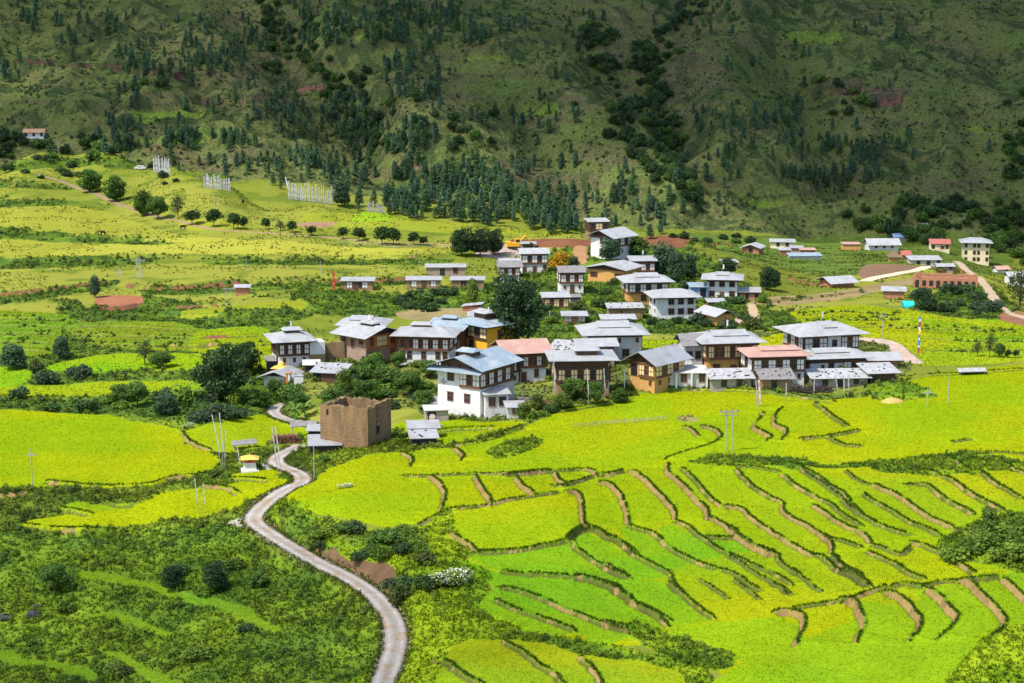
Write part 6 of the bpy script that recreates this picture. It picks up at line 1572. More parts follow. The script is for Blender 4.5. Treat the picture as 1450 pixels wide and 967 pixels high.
m = MB(); m.box(-.9, .9, -.12, .12, -1, 1.5); m.build('panel', 'white', e); m = MB(); m.box(-1, 1, -.2, .2, 1.5, 1.62); m.build('coping', 'grey', e)

# log pile under its roof, brushwood, water tank, tarpaulin
e, k = root_at('log_pile', 405, 627, 10, 'long stack of reddish logs beside the road', 'log pile')
rng = np.random.default_rng(8); m = MB()
for r_ in range(5):
    for q in range(15 - r_):
        m.tube((-2.4+.33*q+.16*r_, -.7+.1*rng.normal(), .15+.27*r_), (-2.4+.33*q+.16*r_+.1*rng.normal(), .9, .15+.27*r_), .155, n=6)
m.build('logs', 'log', e); tag(e.children[0], kind='stuff')
def shelter(px, py, wpx, yaw, label, mat='slate', h=1.9):
    e, k = root_at('pole_shelter', px, py, yaw, label, 'shelter'); L = wpx*k
    for sx in (-1, 1):
        for sy in (-1, 1):
            m = MB(); m.tube((sx*L*.42, sy*.9, -.5), (sx*L*.42, sy*.9, h+.1*sy), .07); m.build('post', 'wood', e)
    m = MB(); m.slab([(-L/2, -1.2, h-.05), (L/2, -1.2, h+.15), (L/2, 1.2, h+.40), (-L/2, 1.2, h+.2)], .1); m.build('roof', mat, e)
shelter(430, 617, 38, 8, 'open pole shelter with thin dark roof behind the log pile')
shelter(346, 635, 36, 14, 'low dark roofed shelter in the field left of the log pile', 'slate', .9)
shelter(1376, 530, 40, -4, 'low shelter of grey tin sheets lying in the right hand field', 'patch', .7)
e, k = root_at('brushwood_stack', 1146, 557, 4, 'long dark stack of brushwood in front of the cow shed', 'wood stack')
rng = np.random.default_rng(9); m = MB(); L = 70*k
for q in range(330):
    x0 = rng.uniform(-L/2, L/2); z0 = 1.5*rng.random()**1.1*(1-abs(x0/L)**3*3); a = rng.normal()*.5
    m.tube((x0-.6*math.cos(a), rng.uniform(-.9, .7), z0), (x0+.6*math.cos(a), rng.uniform(-.7, .9), z0+.6*math.sin(a)+.1), .05, .03, 5)
o = m.build('branches', 'twig', e); o['kind'] = 'stuff'
e, k = root_at('branch_heap', 733, 578, 8, 'heap of grey branches between the annex and the flat roofed house', 'wood heap')
m = MB()
for q in range(120):
    x0 = rng.uniform(-2.6, 2.6); z0 = 1.9*rng.random(); a = rng.normal()*.6
    m.tube((x0-.9*math.cos(a), rng.uniform(-.9, .9), z0), (x0+.9*math.cos(a), rng.uniform(-.9, .9), z0+.8*math.sin(a)), .05, .03, 5)
o = m.build('branches', 'wood', e); o['kind'] = 'stuff'
e, k = root_at('water_tank', 1147, 521, 4, 'turquoise water tank on a stand between the pink and the white roofs', 'tank')
m = MB(); m.tube((0, 0, 2.2), (0, 0, 3.5), .62, .60, 14); m.tube((0, 0, 3.5), (0, 0, 3.66), .6, .25, 14); m.build('drum', 'turq', e)
m = MB(); [m.tube((sx*.5, sy*.5, -.5), (sx*.5, sy*.5, 2.2), .06) for sx in (-1, 1) for sy in (-1, 1)]; m.box(-.7, .7, -.7, .7, 2.1, 2.2); m.build('stand', 'steel', e)
e, k = root_at('blue_barrel', 1157, 551, 0, 'blue barrel at the left end of the long cow shed', 'barrel')
m = MB(); m.tube((0, 0, -.2), (0, 0, .95), .34, n=12); m.build('drum', 'flagblue', e); m = MB(); m.tube((0, 0, .95), (0, 0, 1.0), .36, n=12); m.build('lid', 'flagblue', e)
# turquoise sheet-roofed greenhouse
e, k = root_at('turquoise_tent', 1285, 434, 5, 'turquoise tarpaulin tent at the edge of the upper paddies', 'tent')
L = 17*k; m = MB(); V = []; F = []
for i in range(9):
    a = math.pi*i/8
    for sx in (-1, 1): V.append((sx*L/2*(.75+.25*math.sin(a)), -1.6*math.cos(a), 1.5*math.sin(a)-.1))
for i in range(8): F.append((2*i, 2*i+1, 2*i+3, 2*i+2))
F += [tuple(range(0, 18, 2)), tuple(range(17, 0, -2))]
m.add(V, F); m.build('sheet', 'turq', e); m = MB(); m.tube((-L/2-.2, 0, -.3), (-L/2-.2, 0, 1.6), .05); m.build('tent_pole', 'wood', e)
# hay heap
e, k = root_at('straw_heap', 1264, 569, 0, 'flat heap of yellow straw in the rough grass strip', 'straw heap')
m = MB(); V = [(0, 0, .75)]; F = []
for r_, zz_ in ((.8, .55), (1.5, .2), (1.9, -.2)):
    for q in range(12): V.append((r_*math.cos(q*math.pi/6)*(1+.2*rng.random()), .8*r_*math.sin(q*math.pi/6), zz_+.1*rng.random()))
for q in range(12): F.append((0, 1+q, 1+(q+1) % 12))
for r_ in range(2):
    for q in range(12): F.append((1+12*r_+q, 13+12*r_+q, 13+12*r_+(q+1) % 12, 1+12*r_+(q+1) % 12))
m.add(V, F); m.build('straw', 'hay', e)

# digger by the upper yard
e, k = root_at('excavator', 728, 353, 10, 'yellow tracked excavator standing in the upper yard', 'excavator')
for sy in (-1, 1):
    m = MB(); m.box(-1.9, 1.9, sy*1.1-.3, sy*1.1+.3, -.1, .75); m.build('track', 'black', e)
m = MB(); m.box(-2.2, 1.5, -1.2, 1.2, .95, 2.0); m.box(-2.4, -1.0, -1.15, 1.15, 2.0, 2.4); m.build('body', 'digger', e)
m = MB(); m.box(.2, 1.5, -1.15, -.1, 2.0, 3.2); c = m.build('cab', 'digger', e); m = MB(); m.box(.3, 1.53, -1.18, -.2, 2.3, 3.0); m.build('window', 'pane', c)
m = MB(); m.tube((1.2, .4, 1.8), (3.6, .4, 4.0), .28, .22, 6); m.tube((3.6, .4, 4.0), (5.2, .4, 1.8), .2, .16, 6); m.build('boom', 'digger', e)
m = MB(); m.taper(4.8, 5.6, 0, .8, .9, 1.8, -.15); m.build('bucket', 'black', e)
# white car on the left meadow
e, k = root_at('parked_car', 199, 240, -12, 'small white car parked on the crest of the left meadow', 'car')
m = MB(); m.box(-2.1, 2.1, -.85, .85, .35, .95); m.build('body', 'white', e)
m = MB(); m.taper(-1.0, 1.1, -.72, .72, .95, 1.5, .25); c = m.build('cabin', 'white', e)
m = MB(); m.taper(-.92, 1.02, -.86, .86, 1.02, 1.4, .06); m.build('windows', 'pane', c)
for sx in (-1.3, 1.3):
    for sy in (-.75, .75):
        m = MB(); m.tube((sx, sy-.1, .33), (sx, sy+.1, .33), .34, n=12); m.build('wheel', 'black', e)
# cattle: one continuous body each
def cow(px, py, rz, label):
    me = bpy.data.meshes.new('cow'); V = [(0,0,1.05),(.7,0,1.1),(-.7,0,1.1),(1.05,0,1.25),(1.4,0,1.0),(.62,.24,.6),(.62,.24,0),(.62,-.24,.6),(.62,-.24,0),(-.62,.22,.62),(-.7,.22,0),(-.62,-.22,.62),(-.7,-.22,0),(-.98,0,1.05),(-1.05,0,.5)]
    E = [(0,1),(0,2),(1,3),(3,4),(1,5),(5,6),(1,7),(7,8),(2,9),(9,10),(2,11),(11,12),(2,13),(13,14)]
    me.from_pydata(V, E, []); o = put('cow', me)
    md = o.modifiers.new('skin', 'SKIN'); R = [.38,.34,.32,.2,.13,.13,.07,.13,.07,.14,.07,.14,.07,.06,.03]
    for i, r_ in enumerate(R): me.skin_vertices[0].data[i].radius = (r_, r_)
    me.skin_vertices[0].data[0].use_root = True
    o.modifiers.new('sub', 'SUBSURF').levels = 1
    me.materials.append(MT['hide'])
    x, y, z = place(px, py); o.location = (x, y, z); o.rotation_euler = (0, 0, math.radians(rz)); tag(o, label, 'cow')
cow(259, 325, 20, 'black cow grazing below the row of path trees'); cow(146, 333, 160, 'black cow standing on the scrubby bank of the left meadow'); cow(344, 288, 90, 'black cow near the second group of prayer flags')
# dark rocks in the lower left
def rock(px, py, s, label):
    V, F = [], []; n1_, n2_ = 9, 6
    for j in range(n2_+1):
        for i in range(n1_):
            a = 2*math.pi*i/n1_; b = math.pi*j/n2_; r_ = s*(.7+.6*rng.random())
            V.append((r_*math.cos(a)*math.sin(b)*1.3, r_*math.sin(a)*math.sin(b), r_*math.cos(b)*.75+s*.3))
    for j in range(n2_):
        for i in range(n1_): F.append((j*n1_+i, j*n1_+(i+1) % n1_, (j+1)*n1_+(i+1) % n1_, (j+1)*n1_+i))
    m = MB(); m.add(V, F); o = m.build('boulder', 'rock'); x, y, z = place(px, py); o.location = (x, y, z); tag(o, label, 'boulder')
rock(49, 872, .7, 'large dark boulder in the grassy slope at lower left'); rock(52, 860, .42, 'smaller dark boulder just behind the large one'); rock(8, 877, .65, 'dark boulder under a bush at the left edge')

# ------------------------------------------------------------------ flags and poles
FLAGK = [0]
def flagpole(px, py, hpx, lean=0, flag='cloth', label='tall white prayer flag pole', group=None, wide=.32, frac=(.12, .97), pole='wood', cat='prayer flag', rad=.06):
    e, k = root_at('prayer_flag', px, py, 0, label, cat, group)
    H = hpx*k; dx = lean*k
    m = MB(); m.tube((0, 0, -.4), (dx, 0, H), rad, rad*.6, 6); m.build('pole', pole, e)
    rr = random.Random(FLAGK[0]); FLAGK[0] += 1
    n = 14; V = []; F = []
    for i in range(n+1):
        t = frac[0]+(frac[1]-frac[0])*i/n
        ph = rr.random()*.35*wide
        V += [(dx*t+rad, -.02, H*t), (dx*t+rad+wide*(.85+.12*math.sin(i*1.7+FLAGK[0]))+ph*.3, .25*wide*math.sin(i*1.3), H*t)]
    for i in range(n): F.append((2*i, 2*i+1, 2*i+3, 2*i+2))
    o2 = len(V); V += [(a, b+.02, c) for a, b, c in V]; F += [tuple(o2+j for j in f[::-1]) for f in F]
    m = MB(); m.add(V, F); m.build('flag', flag, e)
    return e
rf2 = np.random.default_rng(17)
for x0, x1, yb0, yb1, h0, h1, n, gl in ((216, 241, 244, 250, 20, 27, 15, 'prayer flags on the crest right of the white car'), (288, 326, 266, 271, 16, 24, 17, 'prayer flags in the middle of the crest'), (407, 472, 283, 290, 18, 29, 32, 'prayer flags beside the tall conical tree'), (516, 545, 300, 303, 12, 18, 12, 'faint grey prayer flags at the forest edge')):
    for q in range(n):
        t = (q+.5+.5*(rf2.random()-.5))/n
        flagpole(x0+(x1-x0)*t, yb0+(yb1-yb0)*t, rf2.uniform(h0, h1), rf2.uniform(-1.5, 1.5), 'clothfar' if x0 > 500 else 'clothmid', ('white' if x0 < 500 else 'greyish')+' upright prayer flag in the row '+{216: 'on the crest right of the white car', 288: 'in the middle of the crest', 407: 'left of the tall conical tree', 516: 'at the forest edge'}[x0], gl, .30 if x0 < 500 else .24, (.05, .95), rad=.035)
flagpole(410, 283, 33, -6, 'cloth', 'leaning white prayer flag at the left end of the widest row', None, .5)
for px, py, h, ln, lb in ((315, 664, 82, -14, 'tallest leaning flag pole of the three left of the shrine'), (317, 665, 86, -5, 'upright flag pole in the middle of the three left of the shrine'), (318, 664, 58, 2, 'shortest flag pole of the three left of the shrine'),
  (394, 671, 72, -9, 'left of two thin leaning flag poles beside the road'), (399, 672, 72, -9, 'right of two thin leaning flag poles beside the road'), (341, 667, 36, -5, 'short white flag pole just left of the shrine'),
  (281, 727, 54, -5, 'taller white pole of the pair above the scrub slope'), (289, 727, 46, -1, 'shorter white pole of the pair above the scrub slope'),
  (786, 575, 74, -3, 'tall white flag pole in front of the pink roofed house'), (834, 573, 54, -4, 'leaning white flag pole before the flat roofed house'), (843, 557, 36, -2, 'white flag pole close to the flat roofed house wall'), (857, 567, 48, -3, 'thin grey flag pole at the right corner of the flat roofed house'), (861, 563, 52, 0, 'straight grey flag pole beside the thin one'),
  (884, 560, 40, -1, 'white flag pole in front of the slate roofed house'), (1024, 548, 24, 0, 'white flag pole in front of the tarpaulin shed'),
  (1072, 575, 38, -3, 'white flag pole standing in the paddy below the pink hipped roof'), (1113, 569, 28, -1, 'grey flag pole left of the brushwood stack'), (1152, 560, 24, 0, 'grey flag pole right behind the brushwood stack'),
  (1187, 561, 32, -6, 'leftmost leaning flag pole before the long cow shed'), (1195, 563, 34, -2, 'middle flag pole before the long cow shed'), (1201, 562, 36, -1, 'rightmost flag pole before the long cow shed'), (1106, 494, 13, 1, 'small white flag in the green field left of the tallest house'),
  (778, 457, 18, 0, 'white flag pole on the slope right of the big dark tree'), (965, 399, 30, 0, 'grey flag pole in front of the slope trees'), (721, 487, 14, 0, 'short white flag below the big dark tree'), (602, 447, 8, 0, 'tiny white flag on the brown bank'), (167, 397, 16, 1, 'white flag left of the pylon on the meadow'), (170, 397, 18, 0, 'taller white flag left of the pylon on the meadow')):
    flagpole(px, py, h, ln, 'cloth', lb, None, .09, (.30, .98), 'wood', rad=.055)
flagpole(1075, 577, 42, -3, 'pinkcloth', 'pinkish flag pole standing in the paddy beside a white one', None, .3)
flagpole(471, 411, 28, 0, 'flagred', 'orange red flag pole left of the farm cottage', None, .5, (.05, .98), 'ochre')
e = flagpole(1298, 513, 68, 1, 'cloth', 'tall pole with red, white and blue flags beside the track', None, .42, (.2, .98))
e2 = [c for c in e.children if c.name.startswith('flag')][0]; e2.data.materials.clear()
for c_ in ('flagred', 'cloth', 'flagblue', 'cloth', 'flaggreen', 'flagyellow', 'cloth', 'flagred', 'cloth', 'flagblue'): e2.data.materials.append(MT[c_])
for i, p in enumerate(e2.data.polygons): p.material_index = (i % 14)*10//14

def pole(px, py, hpx, arms=1, label='', cat='utility pole', double=False, mat='steel'):
    e, k = root_at('utility_pole', px, py, 6, label, cat)
    H = hpx*k
    if double:
        for sx in (-.5, .5):
            m = MB(); m.tube((sx, 0, -.5), (sx*.9, 0, H), .08, .065, 8); m.build('pole', mat, e)
        m = MB(); m.box(-1.5, 1.5, -.12, .12, H-.3, H-.1); m.box(-1.2, 1.2, -.1, .1, H-.8, H-.7); m.build('crossarm', 'wood', e)
        for q in range(4):
            m = MB(); m.tube((-1.3+.87*q, 0, H-.1), (-1.3+.87*q, 0, H+.25), .07, .05, 6); m.build('insulator', 'timber', e)
    else:
        m = MB(); m.tube((0, 0, -.5), (0, 0, H), .075, .055, 8); m.build('pole', mat, e)
        if arms:
            m = MB(); m.box(-.9, .9, -.06, .06, H-1.0, H-.85); m.build('crossarm', 'steel', e)
            for q in (-.8, 0, .8):
                m = MB(); m.tube((q, 0, H-.85), (q, 0, H-.55), .05, n=6); m.build('insulator', 'timber', e)
pole(1032, 640, 62, 1, 'double utility pole with crossarms at the edge of the paddies', 'utility pole', True)
pole(46, 690, 58, 1, 'utility pole with crossarm standing in the left paddy')
pole(445, 680, 52, 0, 'plain grey pole in the paddy edge right of the road')
pole(1313, 575, 28, 1, 'short utility pole in the right paddies'); pole(1342, 573, 40, 0, 'thin grey pole in the right paddies')
pole(1249, 480, 40, 1, 'grey utility pole behind the track on the right')
pole(325, 437, 30, 1, 'double utility pole on the left meadow below the tiny hut', 'utility pole', True)
pole(349, 384, 18, 0, 'dark post on the edge of the left meadow'); pole(454, 388, 20, 0, 'dark post above the farm cottage'); pole(594, 387, 22, 0, 'dark post left of the long low barn')
pole(815, 326, 20, 0, 'grey pole on the crest left of the tower'); pole(307, 293, 16, 0, 'thin pole on the crest near the prayer flags'); pole(83, 220, 24, 0, 'pale pole in the bushes at upper left'); pole(380, 276, 18, 0, 'grey pole behind the crest')
pole(1163, 322, 16, 0, 'pale pole on the far terraces'); pole(1252, 330, 20, 0, 'pale pole left of the far woods')
# pylon on the meadow
e, k = root_at('lattice_pylon', 197, 394, 8, 'small lattice pylon on the left meadow', 'pylon')
H = 30*k
for sx in (-1, 1):
    for sy in (-1, 1):
        m = MB(); m.tube((sx*1.1, sy*1.1, -.3), (sx*.35, sy*.35, H), .05, n=5); m.build('leg', 'steel', e)
m = MB()
for q in range(5):
    z0, z1 = H*q/5, H*(q+1)/5; s0 = 1.1-.75*q/5; s1 = 1.1-.75*(q+1)/5
    m.tube((-s0, -s0, z0), (s1, -s1, z1), .03, n=4); m.tube((s0, -s0, z0), (-s1, -s1, z1), .03, n=4); m.tube((-s0, s0, z0), (s1, s1, z1), .03, n=4)
m.build('bracing', 'steel', e)
m = MB(); m.box(-1.8, 1.8, -.08, .08, H-.8, H-.65); m.build('crossarm', 'steel', e)
# fences
def fence(pix, n, label, h=1.1, name='wooden_fence', posts='wood'):
    pts = cast(*np.array(spline(pix, 8)).T); zz = height(pts[:, 0], pts[:, 1])
    seg = np.hypot(*(pts[1:]-pts[:-1]).T); cum = np.concatenate([[0], np.cumsum(seg)])
    e = bpy.data.objects.new(name, None); ROOT.objects.link(e); e.location = (pts[0, 0], pts[0, 1], zz[0]); tag(e, label, 'fence')
    t = np.linspace(0, cum[-1], n); X_ = np.interp(t, cum, pts[:, 0])-pts[0, 0]; Y_ = np.interp(t, cum, pts[:, 1])-pts[0, 1]; Z_ = height(X_+pts[0, 0], Y_+pts[0, 1])-zz[0]
    for i in range(n):
        m = MB(); hh_ = h*(.85+.3*random.random()); m.tube((X_[i], Y_[i], Z_[i]-.4), (X_[i]+.08*random.random(), Y_[i], Z_[i]+hh_), .055, n=5); m.build('post', posts, e)
    m = MB()
    for q in (.35, .75):
        for i in range(n-1): m.tube((X_[i], Y_[i], Z_[i]+h*q), (X_[i+1], Y_[i+1], Z_[i+1]+h*q), .03, n=4)
    m.build('rails', posts, e)
fence([(560, 352), (600, 351), (645, 352)], 26, 'rough wooden fence along the path left of the three big trees')
fence([(478, 345), (520, 348), (560, 352)], 14, 'rickety fence posts under the small path trees')
fence([(812, 606), (860, 601), (905, 598), (945, 594)], 22, 'line of thin stakes across the big paddy', .8)

# ------------------------------------------------------------------ trees and bushes one can tell apart
tree(728, 491, 76, 99, 'dark', 'very large dark green tree towering in the middle of the hamlet', name='large_tree')
tree(316, 566, 82, 78, 'wide', 'large spreading dark tree left of the white gable shed', name='large_tree')
tree(347, 527, 46, 44, 'wide', 'smaller dark tree right behind the large spreading one')
for px, py, w, h, kd, lb in ((654, 362, 36, 38, 'dark', 'leftmost of the three big dark trees above the yard'), (680, 362, 34, 38, 'dark', 'middle one of the three big dark trees above the yard'), (701, 361, 26, 36, 'dark', 'rightmost of the three big dark trees above the yard'),
  (128, 272, 34, 30, 'round', 'round tree at the upper bend of the dirt path'), (163, 285, 32, 34, 'round', 'round tree right beside the dirt path, second from its bend'), (204, 305, 30, 34, 'round', 'bushy tree in the path side clump with light crown'), (224, 310, 30, 30, 'mid', 'darker bushy tree in the path side clump'), (252, 310, 22, 36, 'sparse', 'taller thin tree at the right of the path side clump'),
  (272, 318, 26, 20, 'small', 'first small tree of the row right of the path side clump'), (303, 321, 24, 24, 'small', 'small tree with flat crown, second of the path row'), (331, 324, 22, 22, 'small', 'small dark tree, third of the path row'), (345, 325, 13, 18, 'small', 'tiny tree ending the first path row'),
  (376, 325, 15, 16, 'small', 'single round little tree on the path'), (397, 327, 18, 16, 'sparse', 'thin little tree right of the single round one'), (414, 329, 16, 16, 'small', 'little tree in the middle of the path'), (441, 334, 15, 14, 'small', 'little tree right of the reddish patch on the path'),
  (486, 338, 17, 16, 'small', 'first tree of the flat crowned group by the fence'), (508, 341, 22, 18, 'small', 'second, broad tree of the flat crowned group'), (541, 347, 26, 26, 'small', 'tallest tree of the flat crowned group by the fence'), (557, 347, 22, 24, 'small', 'dense tree right of the tallest flat crowned one'), (586, 346, 18, 17, 'small', 'last flat crowned tree before the rough fence'), (600, 347, 14, 12, 'small', 'stunted tree touching the rough fence'),
  (902, 366, 33, 30, 'round', 'round green tree right of the hilltop house'), (863, 368, 32, 30, 'blue', 'grey green tree in front of the hilltop house'), (938, 392, 36, 46, 'blue', 'tall blue green tree on the slope right of the red timber house'), (958, 398, 28, 40, 'blue', 'blue green tree beside the grey flag pole'), (975, 393, 28, 34, 'blue', 'rightmost blue green tree of the slope group'), (952, 378, 24, 26, 'mid', 'smaller tree at the back of the slope group'),
  (795, 384, 36, 28, 'flower', 'tree covered in yellow orange blossom'), (812, 388, 22, 24, 'blue', 'blue green tree right of the blossoming tree'), (670, 430, 20, 36, 'light', 'slender light green tree before the plaster cottage'),
  (1090, 411, 32, 32, 'dark', 'dark tree alone on the grassy hillside'), (1030, 388, 26, 22, 'dark', 'dark tree behind the square white house'), (1016, 390, 18, 18, 'mid', 'small green tree left of the one behind the square white house'),
  (1384, 505, 20, 24, 'sparse', 'leaning sparse tree in the right paddies, leftmost of the row'), (1401, 506, 20, 36, 'sparse', 'tallest sparse tree in the right paddies'), (1415, 506, 16, 20, 'mid', 'bushy little tree right of the tallest sparse one'), (1427, 507, 10, 12, 'small', 'tiny dark tree in the right paddies'), (1438, 507, 10, 12, 'small', 'tiny dark tree ending the row in the right paddies'),
  (205, 517, 30, 38, 'sparse', 'sparse brownish green tree on the left terraces'), (88, 507, 28, 30, 'blue', 'blue green tree on the left terraces'), (20, 522, 42, 34, 'blue', 'dark bushy tree at the left edge of the terraces'), (228, 520, 36, 22, 'mid', 'low bushy tree right of the sparse one'), (134, 421, 18, 30, 'blue', 'narrow tree beside the red earth cliff'),
  (487, 560, 30, 38, 'light', 'light green tree in the wooded hollow below the brown block house'), (536, 506, 16, 40, 'sparse', 'slim tree growing before the orange carved bay'), (498, 498, 22, 22, 'light', 'pale round tree against the brown block house'), (531, 528, 28, 28, 'mid', 'dense tree in the hollow right under the slim tree'), (548, 552, 40, 34, 'mid', 'broad tree in the middle of the wooded hollow'), (580, 560, 44, 34, 'mid', 'broad tree at the right of the wooded hollow'), (520, 570, 42, 32, 'round', 'wide green tree at the front of the wooded hollow'), (600, 580, 30, 28, 'mid', 'tree standing close to the low patched tin shed'), (470, 575, 34, 24, 'round', 'light tree at the front left of the wooded hollow'), (565, 520, 24, 22, 'mid', 'tree at the foot of the long white house'), (606, 534, 30, 24, 'mid', 'tree under the right end of the long white house'), (425, 580, 30, 24, 'round', 'round tree inside the bend of the track'),
  (195, 575, 34, 34, 'mid', 'mid green tree in the hedge above the left paddy'), (170, 570, 30, 26, 'mid', 'rounded tree in the hedge left of the mid green one'), (235, 588, 40, 30, 'blue', 'broad blue green tree in the hedge'), (390, 560, 24, 24, 'mid', 'tree beside the upper bend of the track'), (365, 575, 30, 24, 'round', 'low tree between the large spreading tree and the track'),
  (760, 580, 26, 24, 'light', 'bright green bush like tree at the foot of the tall flag pole'), (812, 566, 34, 30, 'mid', 'dark green tree in front of the flat roofed house'), (842, 572, 26, 32, 'mid', 'narrow tree in front of the right corner of the flat roofed house'), (878, 570, 26, 20, 'round', 'rounded tree at the field edge left of the slate roofed house'), (742, 592, 30, 24, 'light', 'yellow green tree in front of the low grey shed'), (795, 578, 34, 22, 'light', 'light green tree at the paddy edge between two flag poles'),
  (484, 292, 28, 34, 'blue', 'tall conical tree right of the widest row of prayer flags'), (245, 836, 34, 38, 'dark', 'dark small tree on the lower left slope'), (306, 835, 40, 40, 'dark', 'larger dark tree on the lower left slope, right one'), (78, 838, 40, 40, 'mid', 'bushy tree on the lower left slope, leftmost one'),
  (1400, 752, 36, 36, 'light', 'leafy tree rising from the thicket at the right edge')):
    tree(px, py, w, h, kd, lb)
# tall pale tree at the right edge
tree(1444, 440, 44, 62, 'sparse', 'tall pale trunked tree at the right edge of the far houses', name='gum_tree')
random.seed(11)
BG = [ # x0,x1,y0,y1,n,wmin,wmax,kind list, where
 (480,615,515,590,26,16,30,('mid','dark','mid','blue','light'),'in the wooded hollow of the hamlet'),
 (120,420,560,600,26,18,36,('mid','blue','mid','light'),'in the hedge above the left paddy'),
 (0,130,520,600,12,18,34,('mid','olive','blue'),'at the left edge beside the terraces'),
 (560,640,415,445,14,14,26,('dark','mid','mid'),'on the slope below the mud cottages'),
 (760,870,440,470,10,14,24,('mid','light','olive'),'on the slope right of the big dark tree'),
 (850,1000,455,468,14,14,26,('dark','mid','dark'),'in the hedge behind the white hall'),
 (1000,1120,425,470,16,12,26,('mid','olive','light'),'on the rough slope right of the ochre barn'),
 (745,905,560,592,12,14,26,('light','mid','light'),'along the front of the hamlet'),
 (840,990,375,440,14,10,22,('mid','mid','dark'),'between the upper village houses'),
 (1290,1420,412,450,26,14,30,('dark','mid','dark','blue'),'below the ochre ruin on the right'),
 (1340,1450,755,800,12,26,54,('light',),'in the thicket at the right edge of the paddies'),
 (400,600,748,800,22,16,34,('mid','light','light'),'on the bank above the road'),
 (0,230,760,960,5,24,46,('light','light','olive'),'on the lower left slope'),
 (230,520,770,960,6,20,40,('light','light','mid'),'on the slope below the road'),
 (560,640,790,850,5,26,44,('mid','olive'),'on the nose of the terraces beside the road'),
 (350,470,640,700,8,10,18,('light','mid'),'along the road below the ruin'),
 (950,1100,330,345,8,10,18,('mid','dark'),'along the far valley edge'),
 (30,250,225,262,16,8,16,('dark','mid'),'on the crest of the left meadow'),
]
for x0, x1, y0, y1, n, w0, w1, kinds, wh in BG:
    for q in range(n):
        px, py = random.uniform(x0, x1), random.uniform(y0, y1)
        g = cast(px, py)[0]
        if sample(CLS, g[0], g[1]) in (ROAD, RICE): continue
        wv = random.uniform(w0, w1); bush(px, py, wv, wv*random.uniform(.6, .95), random.choice(kinds), 'rounded leafy bush '+wh, 'bushes '+wh)
# white flowering bush
def white_bush(px, py, w, h, label):
    rng = np.random.default_rng(int(px)); n = 900
    lob = [(-.3, 0, .3, .3, .25, .28), (.15, 0, .42, .34, .3, .34), (.38, .1, .5, .2, .2, .24)]
    e, k = root_at('flowering_shrub', px, py, 0, label, 'shrub'); e.scale = (w*k, w*k*.8, h*k)
    put('leaves', crown_mesh('leaves', lob, 420, .055, LIGHT, 55), e)
    M = bpy.data.meshes
    put('blossom', crown_mesh('blossom', [(a, b, c+.06, x, y, z) for a, b, c, x, y, z in lob], 420, .035, (.72, .70, .58), 56, shell=.9), e)
white_bush(638, 831, 56, 34, 'white flowering shrub on the bank above the lowest road bend'); white_bush(489, 691, 20, 9, 'low white flowering weeds in the paddy right of the road'); white_bush(267, 606, 14, 10, 'pale flowering shrub between the left paddies')
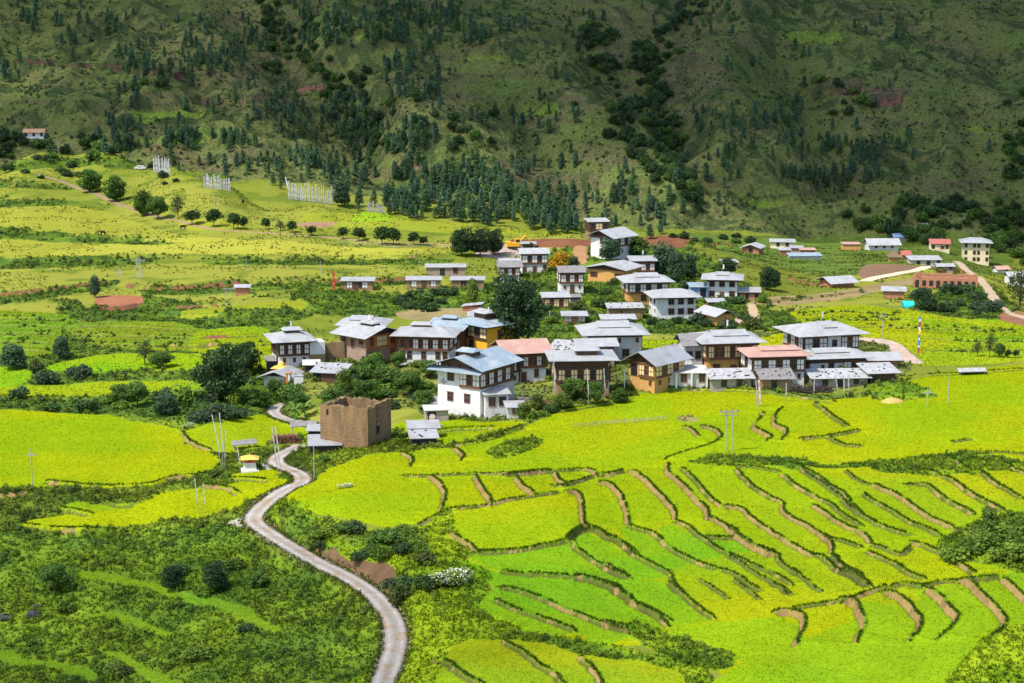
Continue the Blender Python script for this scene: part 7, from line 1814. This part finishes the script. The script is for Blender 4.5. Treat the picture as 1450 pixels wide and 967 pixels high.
# banana plants
def banana(px, py, hpx, label):
    e, k = root_at('banana_plant', px, py, 0, label, 'banana plant'); H = hpx*k
    m = MB(); m.tube((0, 0, -.2), (0, 0, H*.55), .16, .10, 8); m.build('stem', 'flaggreen', e)
    rng = np.random.default_rng(int(px)); V = []; F = []; Cc = []
    for q in range(9):
        a = q*2.4+rng.random()*.5; L_ = H*.62*(.8+.4*rng.random()); o = len(V); up_ = .5+.7*rng.random()
        for i in range(7):
            t = i/6; r_ = L_*t; z_ = H*.5+L_*(up_*t-1.0*t*t*(.6+.3*rng.random()))
            wd = .34*math.sin(math.pi*min(1, .08+t*.95))+.02
            for s_ in (-1, 1): V.append((math.cos(a)*r_-math.sin(a)*wd*s_, math.sin(a)*r_+math.cos(a)*wd*s_, z_)); Cc.append((.13, .21, .03))
        for i in range(6): F.append((o+2*i, o+2*i+1, o+2*i+3, o+2*i+2))
    put('leaves', numpy_mesh('leaves', np.array(V), np.array(F), np.array(Cc)*1.0, M_LEAF, True), e)
banana(418, 597, 34, 'banana plant inside the bend of the track'); banana(432, 592, 30, 'smaller banana plant right of the first by the track'); banana(1189, 532, 26, 'banana plant in front of the single storey white roofed house'); banana(262, 568, 34, 'banana plant left of the large spreading tree'); banana(277, 572, 30, 'banana plant touching the large spreading tree'); banana(252, 575, 26, 'leftmost small banana plant in the hedge')
# stones lying on tin roofs
def stones(bname, n, zoff, seed):
    """single stones that hold down loose sheets of a shed roof"""
    b = [o for o in ROOT.objects if o.name == bname][0]; ro = [c for c in b.children if c.name.split('.')[0] == 'roof'][0]
    P = np.array([v.co[:] for v in ro.data.vertices][:4]); rng = np.random.default_rng(seed)
    M4 = Matrix.Translation(b.location) @ Euler(b.rotation_euler).to_matrix().to_4x4()
    lb = b['label']
    for q in range(n):
        u, v = rng.uniform(.06, .94), rng.uniform(.1, .9)
        p = (P[0]*(1-u)+P[1]*u)*(1-v)+(P[3]*(1-u)+P[2]*u)*v
        s = rng.uniform(.10, .19); V = []; F = []
        for j in range(5):
            for i in range(6):
                a = i*math.pi/3; bb = math.pi*j/4; r_ = s*(.8+.4*rng.random()); V.append((r_*math.cos(a)*math.sin(bb)*1.3, r_*math.sin(a)*math.sin(bb), r_*math.cos(bb)*.7))
        for j in range(4):
            for i in range(6): F.append((j*6+i, j*6+(i+1) % 6, (j+1)*6+(i+1) % 6, (j+1)*6+i))
        m = MB(); m.add(V, F); o = m.build('roof_stone', 'rock'); o.location = M4 @ Vector(p+np.array([0, 0, s*.5]))
        tag(o, 'dark stone weighing down the roof of the '+bname.replace('_', ' '), 'stone', 'stones on the roof of the '+bname.replace('_', ' '))
stones('long_cow_shed', 20, 0, 1); stones('stone_roofed_shed', 16, 0, 2); stones('tarpaulin_shed', 14, 0, 3); stones('bent_roof_shed', 10, 0, 4); stones('tin_roofed_barn', 6, 0, 5); stones('timber_shed', 8, 0, 6); stones('tin_hut', 5, 0, 7); stones('two_level_barn', 8, 0, 8)
